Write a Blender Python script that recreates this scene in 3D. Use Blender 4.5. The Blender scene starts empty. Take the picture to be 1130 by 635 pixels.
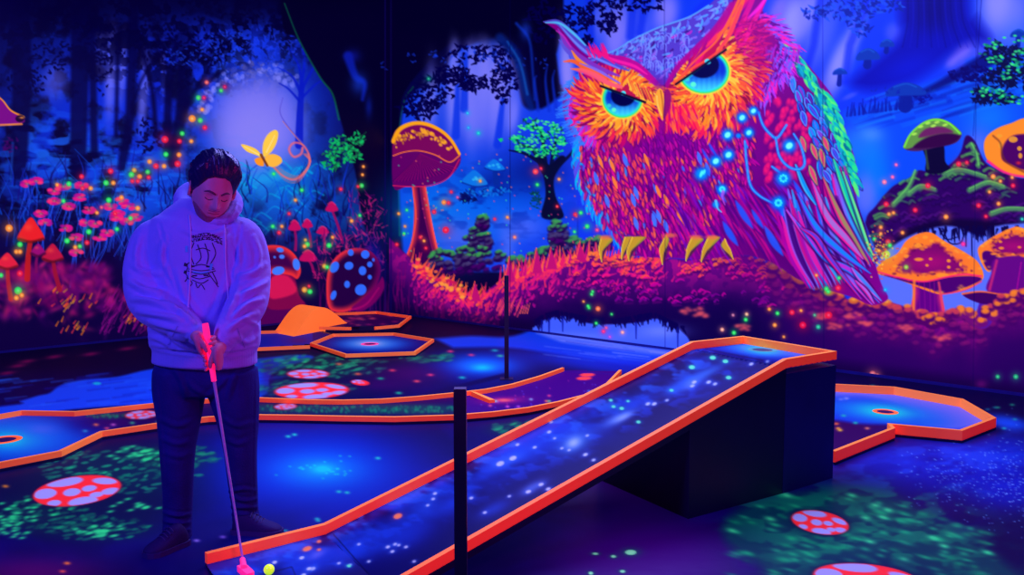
import bpy, bmesh, math, random
import numpy as np
from mathutils import Vector, Matrix
from mathutils.bvhtree import BVHTree

sc = bpy.context.scene
# ------------------------------------------------------------------ camera
F_PX, CX, CY, CAM_H = 953.0, 565.0, 317.5, 1.5
PITCH = math.radians(4.89)
cam_d = bpy.data.cameras.new('camera'); cam = bpy.data.objects.new('camera', cam_d); sc.collection.objects.link(cam)
cam.location = (0, 0, CAM_H); cam.rotation_euler = (math.pi / 2 - PITCH, 0, 0)
cam_d.sensor_width = 36.0; cam_d.lens = 36.0 * F_PX / 1130.0; cam_d.clip_start = .05; cam_d.clip_end = 100
sc.camera = cam
# ------------------------------------------------------------------ world, exposure
w = bpy.data.worlds.new('room_air'); sc.world = w; w.use_nodes = True
w.node_tree.nodes['Background'].inputs[0].default_value = (.02, .01, .12, 1); w.node_tree.nodes['Background'].inputs[1].default_value = .25
sc.view_settings.view_transform = 'Standard'; sc.view_settings.look = 'None'; sc.view_settings.gamma = 1; sc.view_settings.exposure = 0
sc.view_settings.use_curve_mapping = False
# ------------------------------------------------------------------ black-light floods overhead, plus an added magenta fill
def area(name, loc, target, size, power, col, size_y=None):
    l = bpy.data.lights.new(name, 'AREA'); l.energy = power; l.color = col; l.size = size
    if size_y: l.shape = 'RECTANGLE'; l.size_y = size_y
    o = bpy.data.objects.new(name, l); sc.collection.objects.link(o); o.location = loc
    o.rotation_euler = (Vector(target) - Vector(loc)).to_track_quat('-Z', 'Y').to_euler()
    return o
UV = (.25, .23, 1.0)
area('black_light_over_course', (.2, 6.6, 4.7), (.4, 5.4, 0), 3.4, 500, UV)
area('black_light_near_left', (-3.3, 1.0, 3.0), (-1.35, 3.9, 1.1), .9, 105, (.13, .07, 1.0))
area('black_light_near_right', (3.2, 1.4, 4.4), (1.2, 5.0, 0), 1.6, 60, (.22, .06, 1.0))
area('magenta_face_fill', (.3, 2.7, 1.2), (-1.35, 3.9, 1.35), .3, 8, (1.0, .03, .50))  # unseen low fill, added to light the man's face magenta

# ------------------------------------------------------------------ geometry of the view (used only to take measurements off the photograph)
_fw = np.array((0, math.cos(PITCH), -math.sin(PITCH))); _up = np.array((0, math.sin(PITCH), math.cos(PITCH))); _rt = np.array((1., 0, 0)); _c = np.array((0, 0, CAM_H))
def ray(px, py): return _fw + _rt * ((px - CX) / F_PX) + _up * (-(py - CY) / F_PX)
def on_z(px, py, z=0.):
    d = ray(px, py); return Vector(_c + d * ((z - CAM_H) / d[2]))
def at_y(px, py, y):
    d = ray(px, py); return Vector(_c + d * (y / d[1]))
def rays(X, Y):
    return _fw[None] + _rt[None] * ((X - CX) / F_PX)[:, None] + _up[None] * (-(Y - CY) / F_PX)[:, None]
def on_plane(X, Y, p, n):
    D = rays(X, Y); t = ((np.array(p) - _c) @ np.array(n)) / (D @ np.array(n))
    return _c + D * t[:, None], t

# ------------------------------------------------------------------ object helpers
def link(o): sc.collection.objects.link(o); return o
def tag(o, label=None, cat=None, group=None, kind=None):
    if label: o['label'] = label
    if cat: o['category'] = cat
    if group: o['group'] = group
    if kind: o['kind'] = kind
    return o
def empty(name, loc=(0, 0, 0), label=None, cat=None, group=None):
    o = link(bpy.data.objects.new(name, None)); o.location = loc; o.empty_display_size = .1
    return tag(o, label, cat, group)
def parent(o, p):
    if p is not None:
        o.parent = p; o.matrix_parent_inverse = Matrix.Translation(-Vector(p.location)) if p.parent is None else p_inv(p)
    return o
def p_inv(p):
    m = Matrix.Identity(4); q = p
    chain = []
    while q: chain.append(q); q = q.parent
    M = Matrix.Identity(4)
    for q in reversed(chain): M = M @ (q.matrix_parent_inverse if q.parent else Matrix.Identity(4)) @ Matrix.Translation(q.location)
    return M.inverted()
def obj(name, verts, faces, mat, par=None, smooth=False):
    me = bpy.data.meshes.new(name); me.from_pydata([tuple(v) for v in verts], [], [tuple(f) for f in faces]); me.update()
    if smooth: me.polygons.foreach_set('use_smooth', [True] * len(me.polygons))
    me.materials.append(mat); o = link(bpy.data.objects.new(name, me)); parent(o, par); return o
def bm_obj(name, bm, mat, par=None, smooth=False, bevel=0):
    if bevel: bmesh.ops.bevel(bm, geom=[e for e in bm.edges if e.calc_face_angle(0) > .5], offset=bevel, segments=2, affect='EDGES', profile=.5)
    bmesh.ops.recalc_face_normals(bm, faces=bm.faces)
    me = bpy.data.meshes.new(name); bm.to_mesh(me); bm.free()
    if smooth: me.polygons.foreach_set('use_smooth', [True] * len(me.polygons))
    me.materials.append(mat); o = link(bpy.data.objects.new(name, me)); parent(o, par); return o
def prism(bm, poly, z0, z1):                       # z0 / z1: a number or one height per corner
    n = len(poly); a = z0 if hasattr(z0, '__len__') else [z0] * n; b = z1 if hasattr(z1, '__len__') else [z1] * n
    lo = [bm.verts.new((p[0], p[1], a[i])) for i, p in enumerate(poly)]; hi = [bm.verts.new((p[0], p[1], b[i])) for i, p in enumerate(poly)]
    bm.faces.new(lo[::-1]); bm.faces.new(hi)
    for i in range(n): bm.faces.new((lo[i], lo[(i + 1) % n], hi[(i + 1) % n], hi[i]))
def cyl(bm, p, q, r0, r1=None, n=16, cap=True):
    p, q = Vector(p), Vector(q); r1 = r0 if r1 is None else r1; d = (q - p).normalized()
    a = d.orthogonal().normalized(); b = d.cross(a)
    A = [bm.verts.new(p + (a * math.cos(t) + b * math.sin(t)) * r0) for t in [k * 2 * math.pi / n for k in range(n)]]
    B = [bm.verts.new(q + (a * math.cos(t) + b * math.sin(t)) * r1) for t in [k * 2 * math.pi / n for k in range(n)]]
    for i in range(n): bm.faces.new((A[i], A[(i + 1) % n], B[(i + 1) % n], B[i]))
    if cap: bm.faces.new(A[::-1]); bm.faces.new(B)

# ------------------------------------------------------------------ materials
def mat_new(name):
    m = bpy.data.materials.new(name); m.use_nodes = True; nt = m.node_tree; nt.nodes.clear(); out = nt.nodes.new('ShaderNodeOutputMaterial'); return m, nt, out
def plain(name, col, rough=.6, metal=0., spec=.5, bump=0., bscale=60., var=0., vscale=8., sheen=0.):
    m, nt, out = mat_new(name); b = nt.nodes.new('ShaderNodeBsdfPrincipled'); b.inputs['Base Color'].default_value = (*col, 1); b.inputs['Roughness'].default_value = rough; b.inputs['Metallic'].default_value = metal; b.inputs['Specular IOR Level'].default_value = spec
    if sheen: b.inputs['Sheen Weight'].default_value = sheen
    tc = nt.nodes.new('ShaderNodeTexCoord')
    if bump:
        n = nt.nodes.new('ShaderNodeTexNoise'); n.inputs['Scale'].default_value = bscale; n.inputs['Detail'].default_value = 4; nt.links.new(tc.outputs['Object'], n.inputs['Vector'])
        bp = nt.nodes.new('ShaderNodeBump'); bp.inputs['Strength'].default_value = bump; bp.inputs['Distance'].default_value = .01; nt.links.new(n.outputs['Fac'], bp.inputs['Height']); nt.links.new(bp.outputs['Normal'], b.inputs['Normal'])
    if var:
        n = nt.nodes.new('ShaderNodeTexNoise'); n.inputs['Scale'].default_value = vscale; n.inputs['Detail'].default_value = 5; nt.links.new(tc.outputs['Object'], n.inputs['Vector'])
        r = nt.nodes.new('ShaderNodeMix'); r.data_type = 'RGBA'; r.inputs[6].default_value = (*[v * (1 - var) for v in col], 1); r.inputs[7].default_value = (*[min(1, v * (1 + var)) for v in col], 1); nt.links.new(n.outputs['Fac'], r.inputs[0]); nt.links.new(r.outputs[2], b.inputs['Base Color'])
    nt.links.new(b.outputs[0], out.inputs[0]); return m
# Fluorescent paint: under the violet lamps it gives off its own light (emission) and also
# turns the violet light that falls on it into its own colour (a strong diffuse response).
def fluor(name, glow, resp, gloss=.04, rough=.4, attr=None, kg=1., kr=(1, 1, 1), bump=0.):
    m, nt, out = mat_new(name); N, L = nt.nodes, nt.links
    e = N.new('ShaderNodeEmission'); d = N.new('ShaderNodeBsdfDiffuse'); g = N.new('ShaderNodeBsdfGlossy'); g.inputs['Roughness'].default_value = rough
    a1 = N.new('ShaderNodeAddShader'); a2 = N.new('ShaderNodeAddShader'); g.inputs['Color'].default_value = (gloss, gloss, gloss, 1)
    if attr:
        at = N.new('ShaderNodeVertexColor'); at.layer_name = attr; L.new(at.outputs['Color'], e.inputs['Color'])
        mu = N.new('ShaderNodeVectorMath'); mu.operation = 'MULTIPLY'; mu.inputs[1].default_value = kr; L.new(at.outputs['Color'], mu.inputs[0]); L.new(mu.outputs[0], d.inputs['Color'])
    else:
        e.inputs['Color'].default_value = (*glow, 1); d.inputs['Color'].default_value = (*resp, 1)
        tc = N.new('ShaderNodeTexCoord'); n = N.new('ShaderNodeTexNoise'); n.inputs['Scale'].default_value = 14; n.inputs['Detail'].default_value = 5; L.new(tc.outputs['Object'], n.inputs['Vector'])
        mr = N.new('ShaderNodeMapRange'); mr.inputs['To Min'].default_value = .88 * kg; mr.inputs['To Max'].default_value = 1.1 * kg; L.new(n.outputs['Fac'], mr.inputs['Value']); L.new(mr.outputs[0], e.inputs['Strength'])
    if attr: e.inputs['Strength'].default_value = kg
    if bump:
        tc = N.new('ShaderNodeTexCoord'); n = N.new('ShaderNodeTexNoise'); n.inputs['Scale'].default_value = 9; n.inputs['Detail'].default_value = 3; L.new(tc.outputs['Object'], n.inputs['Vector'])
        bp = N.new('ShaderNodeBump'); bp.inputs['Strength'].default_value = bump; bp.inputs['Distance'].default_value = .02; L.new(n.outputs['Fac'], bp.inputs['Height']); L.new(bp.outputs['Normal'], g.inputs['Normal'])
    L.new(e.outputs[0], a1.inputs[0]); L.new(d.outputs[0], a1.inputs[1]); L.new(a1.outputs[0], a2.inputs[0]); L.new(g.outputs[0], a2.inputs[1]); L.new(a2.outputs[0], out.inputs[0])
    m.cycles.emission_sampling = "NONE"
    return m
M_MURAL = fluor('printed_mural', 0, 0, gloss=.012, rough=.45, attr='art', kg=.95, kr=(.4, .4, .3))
M_CARPET = fluor('printed_floor', 0, 0, gloss=.05, rough=.38, attr='art', kg=.50, kr=(1.9, 1.6, .60), bump=.15)
M_LANE = fluor('printed_lane', 0, 0, gloss=.05, rough=.3, attr='art', kg=.42, kr=(1.6, 1.5, .5))
M_ORANGE = fluor('fluorescent_orange_paint', (.40, .002, .004), (1.7, .85, .06), gloss=.03, rough=.5)
M_BUMP = fluor('fluorescent_orange_board', (.80, .065, .006), (1.2, .9, .05), gloss=.03, rough=.5)
M_PINK = fluor('fluorescent_pink_rubber', (.85, .005, .12), (1.5, .2, .3), gloss=.06, rough=.35)
M_BALL = fluor('fluorescent_yellow_green', (.36, .70, .01), (1.6, 2.8, .05), gloss=.06, rough=.25)
M_WALL = plain('dark_blue_wall', (.008, .004, .05), .8, bump=.1); M_CEIL = plain('black_ceiling', (.004, .004, .012), .9, bump=.2); M_SLAB = plain('dark_floor', (.012, .006, .08), .6, bump=.1)
M_BASE = plain('dark_blue_skirting', (.02, .015, .22), .35, var=.3)
M_PANEL = plain('black_painted_board', (.012, .008, .055), .5, var=.4, vscale=3)
M_PANEL2 = plain('dark_blue_painted_board', (.02, .014, .16), .5, var=.4, vscale=3)
M_BLACK = plain('black_powder_coat', (.02, .018, .05), .45, var=.3)
# ------------------------------------------------------------------
# AIRBRUSH: a small painter that lays down the wall and carpet artwork
# (flat artwork on flat surfaces; it ends up as colour on the wall mesh)
# ------------------------------------------------------------------
class Canvas:
    def __init__(s, x0, y0, x1, y1, seed=1):
        s.x0, s.y0 = x0, y0
        s.w, s.h = x1 - x0, y1 - y0
        s.a = np.zeros((s.h, s.w, 3), np.float32)
        s.lab = np.zeros((s.h, s.w), np.int32)
        s.r = np.random.RandomState(seed)
        s.tag = 0
    def box(s, xa, ya, xb, yb):
        ia = max(0, int(math.floor(xa - s.x0))); ib = min(s.w, int(math.ceil(xb - s.x0)) + 1)
        ja = max(0, int(math.floor(ya - s.y0))); jb = min(s.h, int(math.ceil(yb - s.y0)) + 1)
        if ib <= ia or jb <= ja: return None
        X = (np.arange(ia, ib) + s.x0).astype(np.float32)[None, :]
        Y = (np.arange(ja, jb) + s.y0).astype(np.float32)[:, None]
        return ia, ib, ja, jb, X, Y
    def put(s, b, m, col, mode='mix'):
        ia, ib, ja, jb, X, Y = b
        t = s.a[ja:jb, ia:ib]
        c = np.asarray(col, np.float32)
        m3 = m[..., None]
        if mode == 'add': t += m3 * c
        else: t += (c - t) * m3
        if s.tag:
            l = s.lab[ja:jb, ia:ib]; l[m > .5] = s.tag
    def noise(s, sc, oct=3, sx=1., sy=1., seed=None):
        r = s.r if seed is None else np.random.RandomState(seed)
        out = np.zeros((s.h, s.w), np.float32); amp = 1.; tot = 0
        for o in range(oct):
            cx, cy = max(2., sc * sx), max(2., sc * sy)
            gw, gh = int(s.w / cx) + 3, int(s.h / cy) + 3
            g = r.rand(gh, gw).astype(np.float32)
            u = np.arange(s.w) / cx; v = np.arange(s.h) / cy
            iu = u.astype(int); iv = v.astype(int)
            fu = (u - iu).astype(np.float32); fv = (v - iv).astype(np.float32)
            fu = fu * fu * (3 - 2 * fu); fv = (fv * fv * (3 - 2 * fv))[:, None]
            a = g[iv][:, iu]; b = g[iv][:, iu + 1]; c = g[iv + 1][:, iu]; d = g[iv + 1][:, iu + 1]
            out += amp * ((a * (1 - fu) + b * fu) * (1 - fv) + (c * (1 - fu) + d * fu) * fv)
            tot += amp; amp *= .55; sc *= .5
        return out / tot
    def region(s, m, col, mode='mix'):            # full-canvas mask
        b = (0, s.w, 0, s.h, None, None); s.put(b, m.astype(np.float32), col, mode)
    def XY(s):
        return (np.arange(s.w) + s.x0).astype(np.float32)[None, :], (np.arange(s.h) + s.y0).astype(np.float32)[:, None]
    def blob(s, x, y, rx, ry, col, al=1., pw=2., ang=0., mode='mix', hard=0.):
        R = max(rx, ry) * (2.2 if hard == 0 else 1.3)
        b = s.box(x - R, y - R, x + R, y + R)
        if b is None: return
        ca, sa = math.cos(math.radians(ang)), math.sin(math.radians(ang))
        dx, dy = b[4] - x, b[5] - y
        u = (dx * ca + dy * sa) / rx; v = (-dx * sa + dy * ca) / ry
        q = np.sqrt(u * u + v * v)
        if hard > 0:
            m = np.clip((1 - q) * min(rx, ry) / hard + .5, 0, 1) * al
        else: m = np.exp(-(q ** pw) * 1.2) * al
        s.put(b, m, col, mode)
    def poly(s, pts, col, soft=1., al=1., mode='mix', shade=None, jit=0.):
        P = np.asarray(pts, np.float32)
        if jit: P = P + s.r.randn(*P.shape) * jit
        p = soft + 1
        b = s.box(P[:, 0].min() - p, P[:, 1].min() - p, P[:, 0].max() + p, P[:, 1].max() + p)
        if b is None: return
        X, Y = b[4], b[5]
        ins = np.zeros((Y.shape[0], X.shape[1]), bool); d2 = np.full(ins.shape, 1e9, np.float32)
        n = len(P)
        for i in range(n):
            x1, y1 = P[i]; x2, y2 = P[(i + 1) % n]
            if y1 != y2:
                c = ((y1 > Y) != (y2 > Y)) & (X < (x2 - x1) * (Y - y1) / (y2 - y1) + x1)
                ins ^= c
            ex, ey = x2 - x1, y2 - y1; L = ex * ex + ey * ey + 1e-9
            t = np.clip(((X - x1) * ex + (Y - y1) * ey) / L, 0, 1)
            d2 = np.minimum(d2, (X - x1 - t * ex) ** 2 + (Y - y1 - t * ey) ** 2)
        d = np.sqrt(d2); sd = np.where(ins, d, -d)
        m = np.clip(sd / max(soft, .5) + .5, 0, 1).astype(np.float32) * al
        if shade is not None:
            c = shade(X + 0 * Y, Y + 0 * X, sd)
            ia, ib, ja, jb = b[:4]; t = s.a[ja:jb, ia:ib]
            t += (c - t) * m[..., None]
            if s.tag: s.lab[ja:jb, ia:ib][m > .5] = s.tag
        else: s.put(b, m, col, mode)
        return b, m, sd
    def line(s, pts, w0, w1, col, al=1., soft=1., mode='mix', mid=None):
        P = np.asarray(pts, np.float32); W = max(w0, w1, mid or 0) + soft + 1
        b = s.box(P[:, 0].min() - W, P[:, 1].min() - W, P[:, 0].max() + W, P[:, 1].max() + W)
        if b is None: return
        X, Y = b[4], b[5]; best = None; n = len(P) - 1
        for i in range(n):
            x1, y1 = P[i]; x2, y2 = P[i + 1]; ex, ey = x2 - x1, y2 - y1; L = ex * ex + ey * ey + 1e-9
            t = np.clip(((X - x1) * ex + (Y - y1) * ey) / L, 0, 1)
            d = np.sqrt((X - x1 - t * ex) ** 2 + (Y - y1 - t * ey) ** 2)
            k = (i + t) / n
            wd = w0 + (w1 - w0) * k
            if mid is not None: wd = wd + (mid - (w0 + w1) / 2) * 4 * k * (1 - k)
            q = wd / 2 - d
            best = q if best is None else np.maximum(best, q)
        s.put(b, np.clip(best / max(soft, .4) + .5, 0, 1) * al, col, mode)

def spl(pts, n=6, closed=False):
    P = [np.array(p, float) for p in pts]
    if closed: P = [P[-1]] + P + [P[0], P[1]]
    else: P = [2 * P[0] - P[1]] + P + [2 * P[-1] - P[-2]]
    out = []
    for i in range(1, len(P) - 2):
        a, b, c, d = P[i - 1], P[i], P[i + 1], P[i + 2]
        for k in range(n):
            t = k / n
            out.append(.5 * ((2 * b) + (c - a) * t + (2 * a - 5 * b + 4 * c - d) * t * t + (3 * b - a - 3 * c + d) * t ** 3))
    if not closed: out.append(P[-2])
    return np.array(out)

def inpoly(pts, x, y):
    c = False; n = len(pts); j = n - 1
    for i in range(n):
        if (pts[i][1] > y) != (pts[j][1] > y) and x < (pts[j][0] - pts[i][0]) * (y - pts[i][1]) / (pts[j][1] - pts[i][1]) + pts[i][0]: c = not c
        j = i
    return c

def smooth01(e0, e1, v):
    t = np.clip((v - e0) / (e1 - e0), 0, 1); return t * t * (3 - 2 * t)

def leaf_cluster(c, x, y, rx, ry, n, col, size=3., al=1., tip=None):
    for i in range(n):
        a = c.r.rand() * 6.28; q = math.sqrt(c.r.rand())
        px, py = x + math.cos(a) * q * rx, y + math.sin(a) * q * ry
        d = c.r.rand() * 6.28; l = size * (.6 + .8 * c.r.rand())
        k = col if tip is None or c.r.rand() > .4 else tip
        c.line([(px, py), (px + math.cos(d) * l, py + math.sin(d) * l * .8)], size * .7, size * .2, k, al, 1.)

def dot(c, x, y, r, col):
    c.blob(x, y, r * 2.4, r * 2.4, col, .38)
    c.blob(x, y, r, r, col, .95, hard=1.2)
    c.blob(x, y, r * .45, r * .45, tuple(min(255, v + 90) for v in col), .7)

def shroom_cap(c, cap, col_mid, col_edge, under=None, soft=1.2, edge_w=6., under_col=(60, 0, 90)):
    def sh(X, Y, sd):
        k = smooth01(0, edge_w, sd)[..., None]
        n = np.asarray(col_edge, np.float32) * (1 - k) + np.asarray(col_mid, np.float32) * k
        return n.astype(np.float32)
    c.poly(cap, (0, 0, 0), soft, 1., shade=sh)

LABELS = {}
def tagged(c, i, name): c.tag = i; LABELS[i] = name

def paint_mural():
    c = Canvas(-150, -240, 1280, 452, 7); r = c.r; X, Y = c.XY()
    N1 = c.noise(60, 4, seed=11); N2 = c.noise(18, 4, seed=12); N3 = c.noise(7, 2, seed=13); NV = c.noise(30, 3, .45, 4., seed=14)
    # ---------- ground tone: deep night blue ----------
    c.a[:] = (3, 0, 50)
    # left forest haze
    m = np.exp(-(((X - 95) / 120) ** 2 + ((Y - 150) / 105) ** 2)) * smooth01(.36, .62, N2) ; c.region(m * .85, (8, 52, 225))
    m = np.exp(-(((X - 60) / 70) ** 2 + ((Y - 165) / 45) ** 2)) * smooth01(.42, .6, c.noise(9, 2, 2.2, .8, seed=3)); c.region(m * .8, (22, 95, 238))
    m = np.exp(-(((X - 230) / 150) ** 2 + ((Y - 95) / 85) ** 2)) * smooth01(.3, .58, N2); c.region(m * .85, (12, 40, 232))
    m = np.exp(-(((X - 330) / 90) ** 2 + ((Y - 235) / 60) ** 2)) * smooth01(.25, .55, N2); c.region(m * .85, (8, 90, 205))
    m = np.exp(-(((X - 160) / 60) ** 2 + ((Y - 215) / 45) ** 2)) * smooth01(.3, .6, N2); c.region(m * .8, (15, 80, 235))
    # light shafts between the trunks
    for x, y, rx, ry, al, an in ((122, 85, 7, 50, .9, 2), (135, 80, 5, 38, .75, 3), (158, 105, 6, 44, .8, 4), (112, 60, 7, 24, .5, 0), (180, 80, 3, 30, .4, 0), (60, 90, 16, 22, .5, 10)):
        c.blob(x, y, rx, ry, (98, 105, 245), al, 2.6, an)
    # moonlit clearing
    c.blob(284, 145, 78, 92, (30, 85, 240), .75, 3)
    c.blob(284, 140, 55, 68, (120, 116, 240), .97, 5)
    c.blob(280, 150, 38, 40, (150, 140, 238), .5, 3)
    for i in range(90):
        a = 3.3 + r.rand() * 2.2; q = 52 + r.rand() * 16
        c.blob(284 + math.cos(a) * q, 134 + math.sin(a) * q * .98, 2.6, 2.6, (125, 130, 250), .5, hard=1.2)
    c.blob(262, 205, 45, 25, (0, 150, 215), .6); c.blob(315, 200, 34, 26, (0, 130, 220), .6); c.blob(300, 196, 40, 8, (20, 160, 230), .7, ang=-12)
    for i in range(50):
        x = 245 + r.rand() * 95; y = 185 + r.rand() * 80
        c.line(spl([(x, y), (x + 9, y - 6 - r.rand() * 5), (x + 20, y - 2)], 4), .6, 2.2, (0, 175, 225) if i % 2 else (10, 90, 205), .5, 1.5)
    m = smooth01(.5, .66, c.noise(6, 2, 2.5, .7, seed=21)) * np.exp(-(((X - 120) / 110) ** 2 + ((Y - 200) / 40) ** 2)); c.region(m * .7, (20, 110, 245))
    # dark trunks on the left
    dk = (2, 0, 62)
    for pts, w0, w1 in (([(148, -10), (146, 60), (143, 130), (134, 185)], 13, 12), ([(90, -20), (88, 80), (86, 190)], 26, 22), ([(205, 40), (202, 110), (190, 180)], 17, 15),
                        ([(146, 115), (158, 85), (182, 52)], 5, 2), ([(172, 150), (168, 100), (158, 60), (148, 20)], 7, 3), ([(236, 70), (215, 100), (200, 130)], 5, 9),
                        ([(185, 170), (186, 100), (196, 40)], 11, 8), ([(104, 170), (102, 60), (100, 0)], 10, 8), ([(20, 190), (24, 80), (20, 0)], 22, 30), ([(128, 150), (130, 60)], 5, 3),
                        ([(246, 78), (222, 96)], 2, 4)):
        c.line(spl(pts), w0 * .85, w1 * .8, dk, .86, 4.)
    # hazy tree at the right of the clearing
    for pts, w0, w1 in (([(330, 160), (331, 125), (333, 95)], 9, 6), ([(333, 104), (322, 84), (306, 74)], 4, 1), ([(333, 98), (345, 76), (350, 60)], 4, 1), ([(333, 100), (330, 74), (318, 52)], 4, 1), ([(333, 108), (350, 92), (362, 88)], 3, 1), ([(331, 112), (318, 98), (308, 92)], 3, 1), ([(333, 92), (336, 66), (332, 48)], 4, 1)):
        c.line(spl(pts), w0, w1, (8, 25, 190), .9, 1.8)
    # canopy of the left forest: speckled dark leaves with blue holes
    m = smooth01(.47, .56, c.noise(9, 3, seed=31)) * smooth01(118, 40, Y + 26 * np.cos((X - 60) / 42)) * (X < 420); c.region(m * .9, (2, 0, 52))
    m = smooth01(.52, .6, c.noise(6, 3, seed=32)) * np.exp(-(((X - 275) / 62) ** 2 + ((Y - 52) / 30) ** 2)); c.region(m * .85, (18, 55, 235))
    m = smooth01(45, 0, Y + (X - 200) * .02) * (X < 425); c.region(m * .8, (3, 0, 48))
    c.region(smooth01(70, -40, X + .25 * Y) * .55, (4, 0, 70))
    for x, y, rx, ry, n in ((60, 62, 28, 20, 60), (110, 52, 30, 20, 60), (180, 50, 30, 20, 50), (225, 50, 24, 18, 50), (30, 90, 24, 14, 40), (112, 75, 12, 30, 30), (165, 150, 16, 20, 40)):
        leaf_cluster(c, x, y, rx, ry, n, (2, 0, 60), 4.2, .85)
    leaf_cluster(c, 250, 55, 30, 22, 60, (30, 70, 245), 3, .6); leaf_cluster(c, 300, 50, 34, 20, 60, (30, 60, 235), 3, .55); leaf_cluster(c, 200, 62, 20, 12, 30, (25, 70, 240), 3, .5)
    # ferns and grass of the left floor
    for i in range(260):
        x = -20 + r.rand() * 450; y = 200 + r.rand() * 90
        if 330 > x > 300 and y < 215: continue
        c.line(spl([(x, y), (x + r.randn() * 3, y - 14), (x + r.randn() * 8, y - 26 - r.rand() * 12)], 3), 2.0, .5, ((10, 50, 200), (6, 80, 215), (3, 0, 70), (20, 10, 120))[i % 4], .7, 1.2)
    # darkness low on the left wall
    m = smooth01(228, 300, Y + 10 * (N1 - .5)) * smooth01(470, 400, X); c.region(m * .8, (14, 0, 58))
    # big near trunk (spans the corner)
    tr = spl([(312, -245), (310, 10), (328, 42), (352, 84), (366, 104), (378, 140), (392, 190), (402, 250), (430, 292), (468, 300), (480, 270), (446, 200), (441, 150), (444, 108), (470, 72), (505, 44), (560, 34), (585, 44), (596, 80), (606, 122), (640, 112), (628, 60), (622, 20), (618, -245)], 6)
    c.poly(tr, (3, 0, 40), 2.5)
    c.region(smooth01(30, -12, Y + 14 * (N1 - .5)) * smooth01(290, 330, X) * smooth01(640, 590, X), (2, 0, 36))
    c.line(spl([(314, 4), (330, 44), (353, 85), (367, 104), (374, 132)], 6), 1, 2., (10, 110, 70), .75, 2)
    c.line(spl([(441, 260), (440, 190), (440, 150), (446, 112), (456, 96)], 6), 1.5, 1., (10, 100, 60), .7, 2)
    for p in ([(384, 62), (392, 84), (402, 92), (400, 110)],): c.line(spl(p), 10, 3, (10, 30, 180), .8, 4)
    c.blob(389, 62, 9, 8, (12, 22, 160), .6); c.blob(396, 92, 9, 12, (20, 60, 215), .6); c.blob(407, 118, 4, 12, (10, 30, 160), .6)
    # ---------- right wall background ----------
    mr = (X > 430)
    sky = np.zeros_like(c.a); 
    # misty blue field
    hole = spl([(446, 300), (440, 200), (441, 158), (446, 118), (460, 100), (486, 92), (500, 60), (520, 50), (545, 42), (562, 66), (572, 98), (579, 118), (598, 120), (640, 112), (636, 300)], 6)
    c.poly(hole, (18, 60, 225), 4)
    for x, y, rx, ry, al, an in ((500, 92, 7, 60, .9, 2), (520, 100, 9, 62, .95, 0), (533, 80, 10, 60, .95, 2), (548, 95, 7, 60, .8, 4), (468, 125, 8, 22, .6, 0), (476, 110, 8, 40, .7, 0), (566, 128, 7, 22, .8, 8)):
        c.blob(x, y, rx, ry, (122, 124, 246), al, 2.6, an)
    c.blob(530, 110, 44, 52, (112, 116, 246), .75, 4); c.blob(552, 88, 20, 40, (132, 128, 246), .6, 3)
    c.region(smooth01(62, 34, Y + 12 * (N2 - .5) + np.abs(X - 545) * .12) * smooth01(432, 440, X) * smooth01(604, 588, X), (2, 0, 38))
    for p in ([(505, 95), (503, 150)], [(555, 110), (549, 160)], [(514, 60), (512, 120)]): c.line(p, 5, 9, (10, 50, 225), .85, 3)
    c.blob(495, 235, 70, 55, (0, 120, 235), .7, 3); c.blob(560, 225, 60, 45, (0, 100, 232), .6, 3); c.blob(505, 262, 26, 22, (95, 100, 235), .6); c.blob(575, 250, 28, 16, (90, 105, 240), .65); c.blob(560, 272, 10, 24, (80, 110, 240), .7); c.blob(475, 235, 22, 14, (0, 140, 240), .5)
    m = smooth01(.5, .68, c.noise(10, 3, 2, 1, seed=41)) * np.exp(-(((X - 535) / 90) ** 2 + ((Y - 225) / 36) ** 2)) * mr; c.region(m * .75, (5, 40, 170))
    c.blob(590, 190, 42, 28, (2, 12, 110), .7); c.blob(545, 200, 30, 16, (2, 18, 130), .6); c.blob(455, 200, 14, 10, (2, 30, 150), .5)
    # right of the owl, big blue glade
    g = spl([(640, 112), (618, -245), (1282, -245), (1282, 460), (640, 460), (640, 200)], 2)
    c.poly([(622, -245), (622, 30), (614, 60), (618, 92), (636, 120), (640, 460), (1282, 460), (1282, -245)], (12, 55, 228), 3)
    for x, y, rx, ry, al, an, cc in ((626, 80, 9, 52, .95, -4, (140, 132, 240)), (680, 38, 13, 34, .9, 6, (135, 125, 238)), (735, 14, 15, 26, .9, 10, (130, 122, 240)), (662, 20, 8, 30, .5, 0, (90, 100, 242)), (870, 20, 26, 40, .8, 14, (120, 112, 244)), (905, 40, 18, 46, .6, 20, (100, 112, 244)), (690, 30, 40, 34, .55, 8, (112, 110, 244)), (876, 24, 14, 26, .95, 14, (140, 140, 244)), (893, 10, 12, 34, .85, 18, (120, 122, 244)), (858, 14, 8, 18, .7, 20, (120, 105, 240)),
                                (926, 72, 13, 44, .95, 22, (135, 138, 245)), (1070, 60, 30, 16, .5, -30, (110, 100, 244)), (944, 36, 9, 30, .8, 22, (110, 115, 244)), (986, 36, 10, 12, .7, 0, (80, 90, 242)), (1110, 12, 34, 40, 1, 0, (105, 118, 244)), (1100, 0, 16, 30, .8, 0, (140, 140, 246)), (1062, 56, 16, 8, .8, -45, (130, 110, 240)), (1050, 68, 9, 6, .6, -45, (130, 110, 240)), (938, 106, 10, 3, .6, -25, (80, 90, 240)), (1128, 50, 30, 30, .6, 0, (60, 110, 240))):
        c.blob(x, y, rx, ry, cc, al, 3., an)
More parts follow.
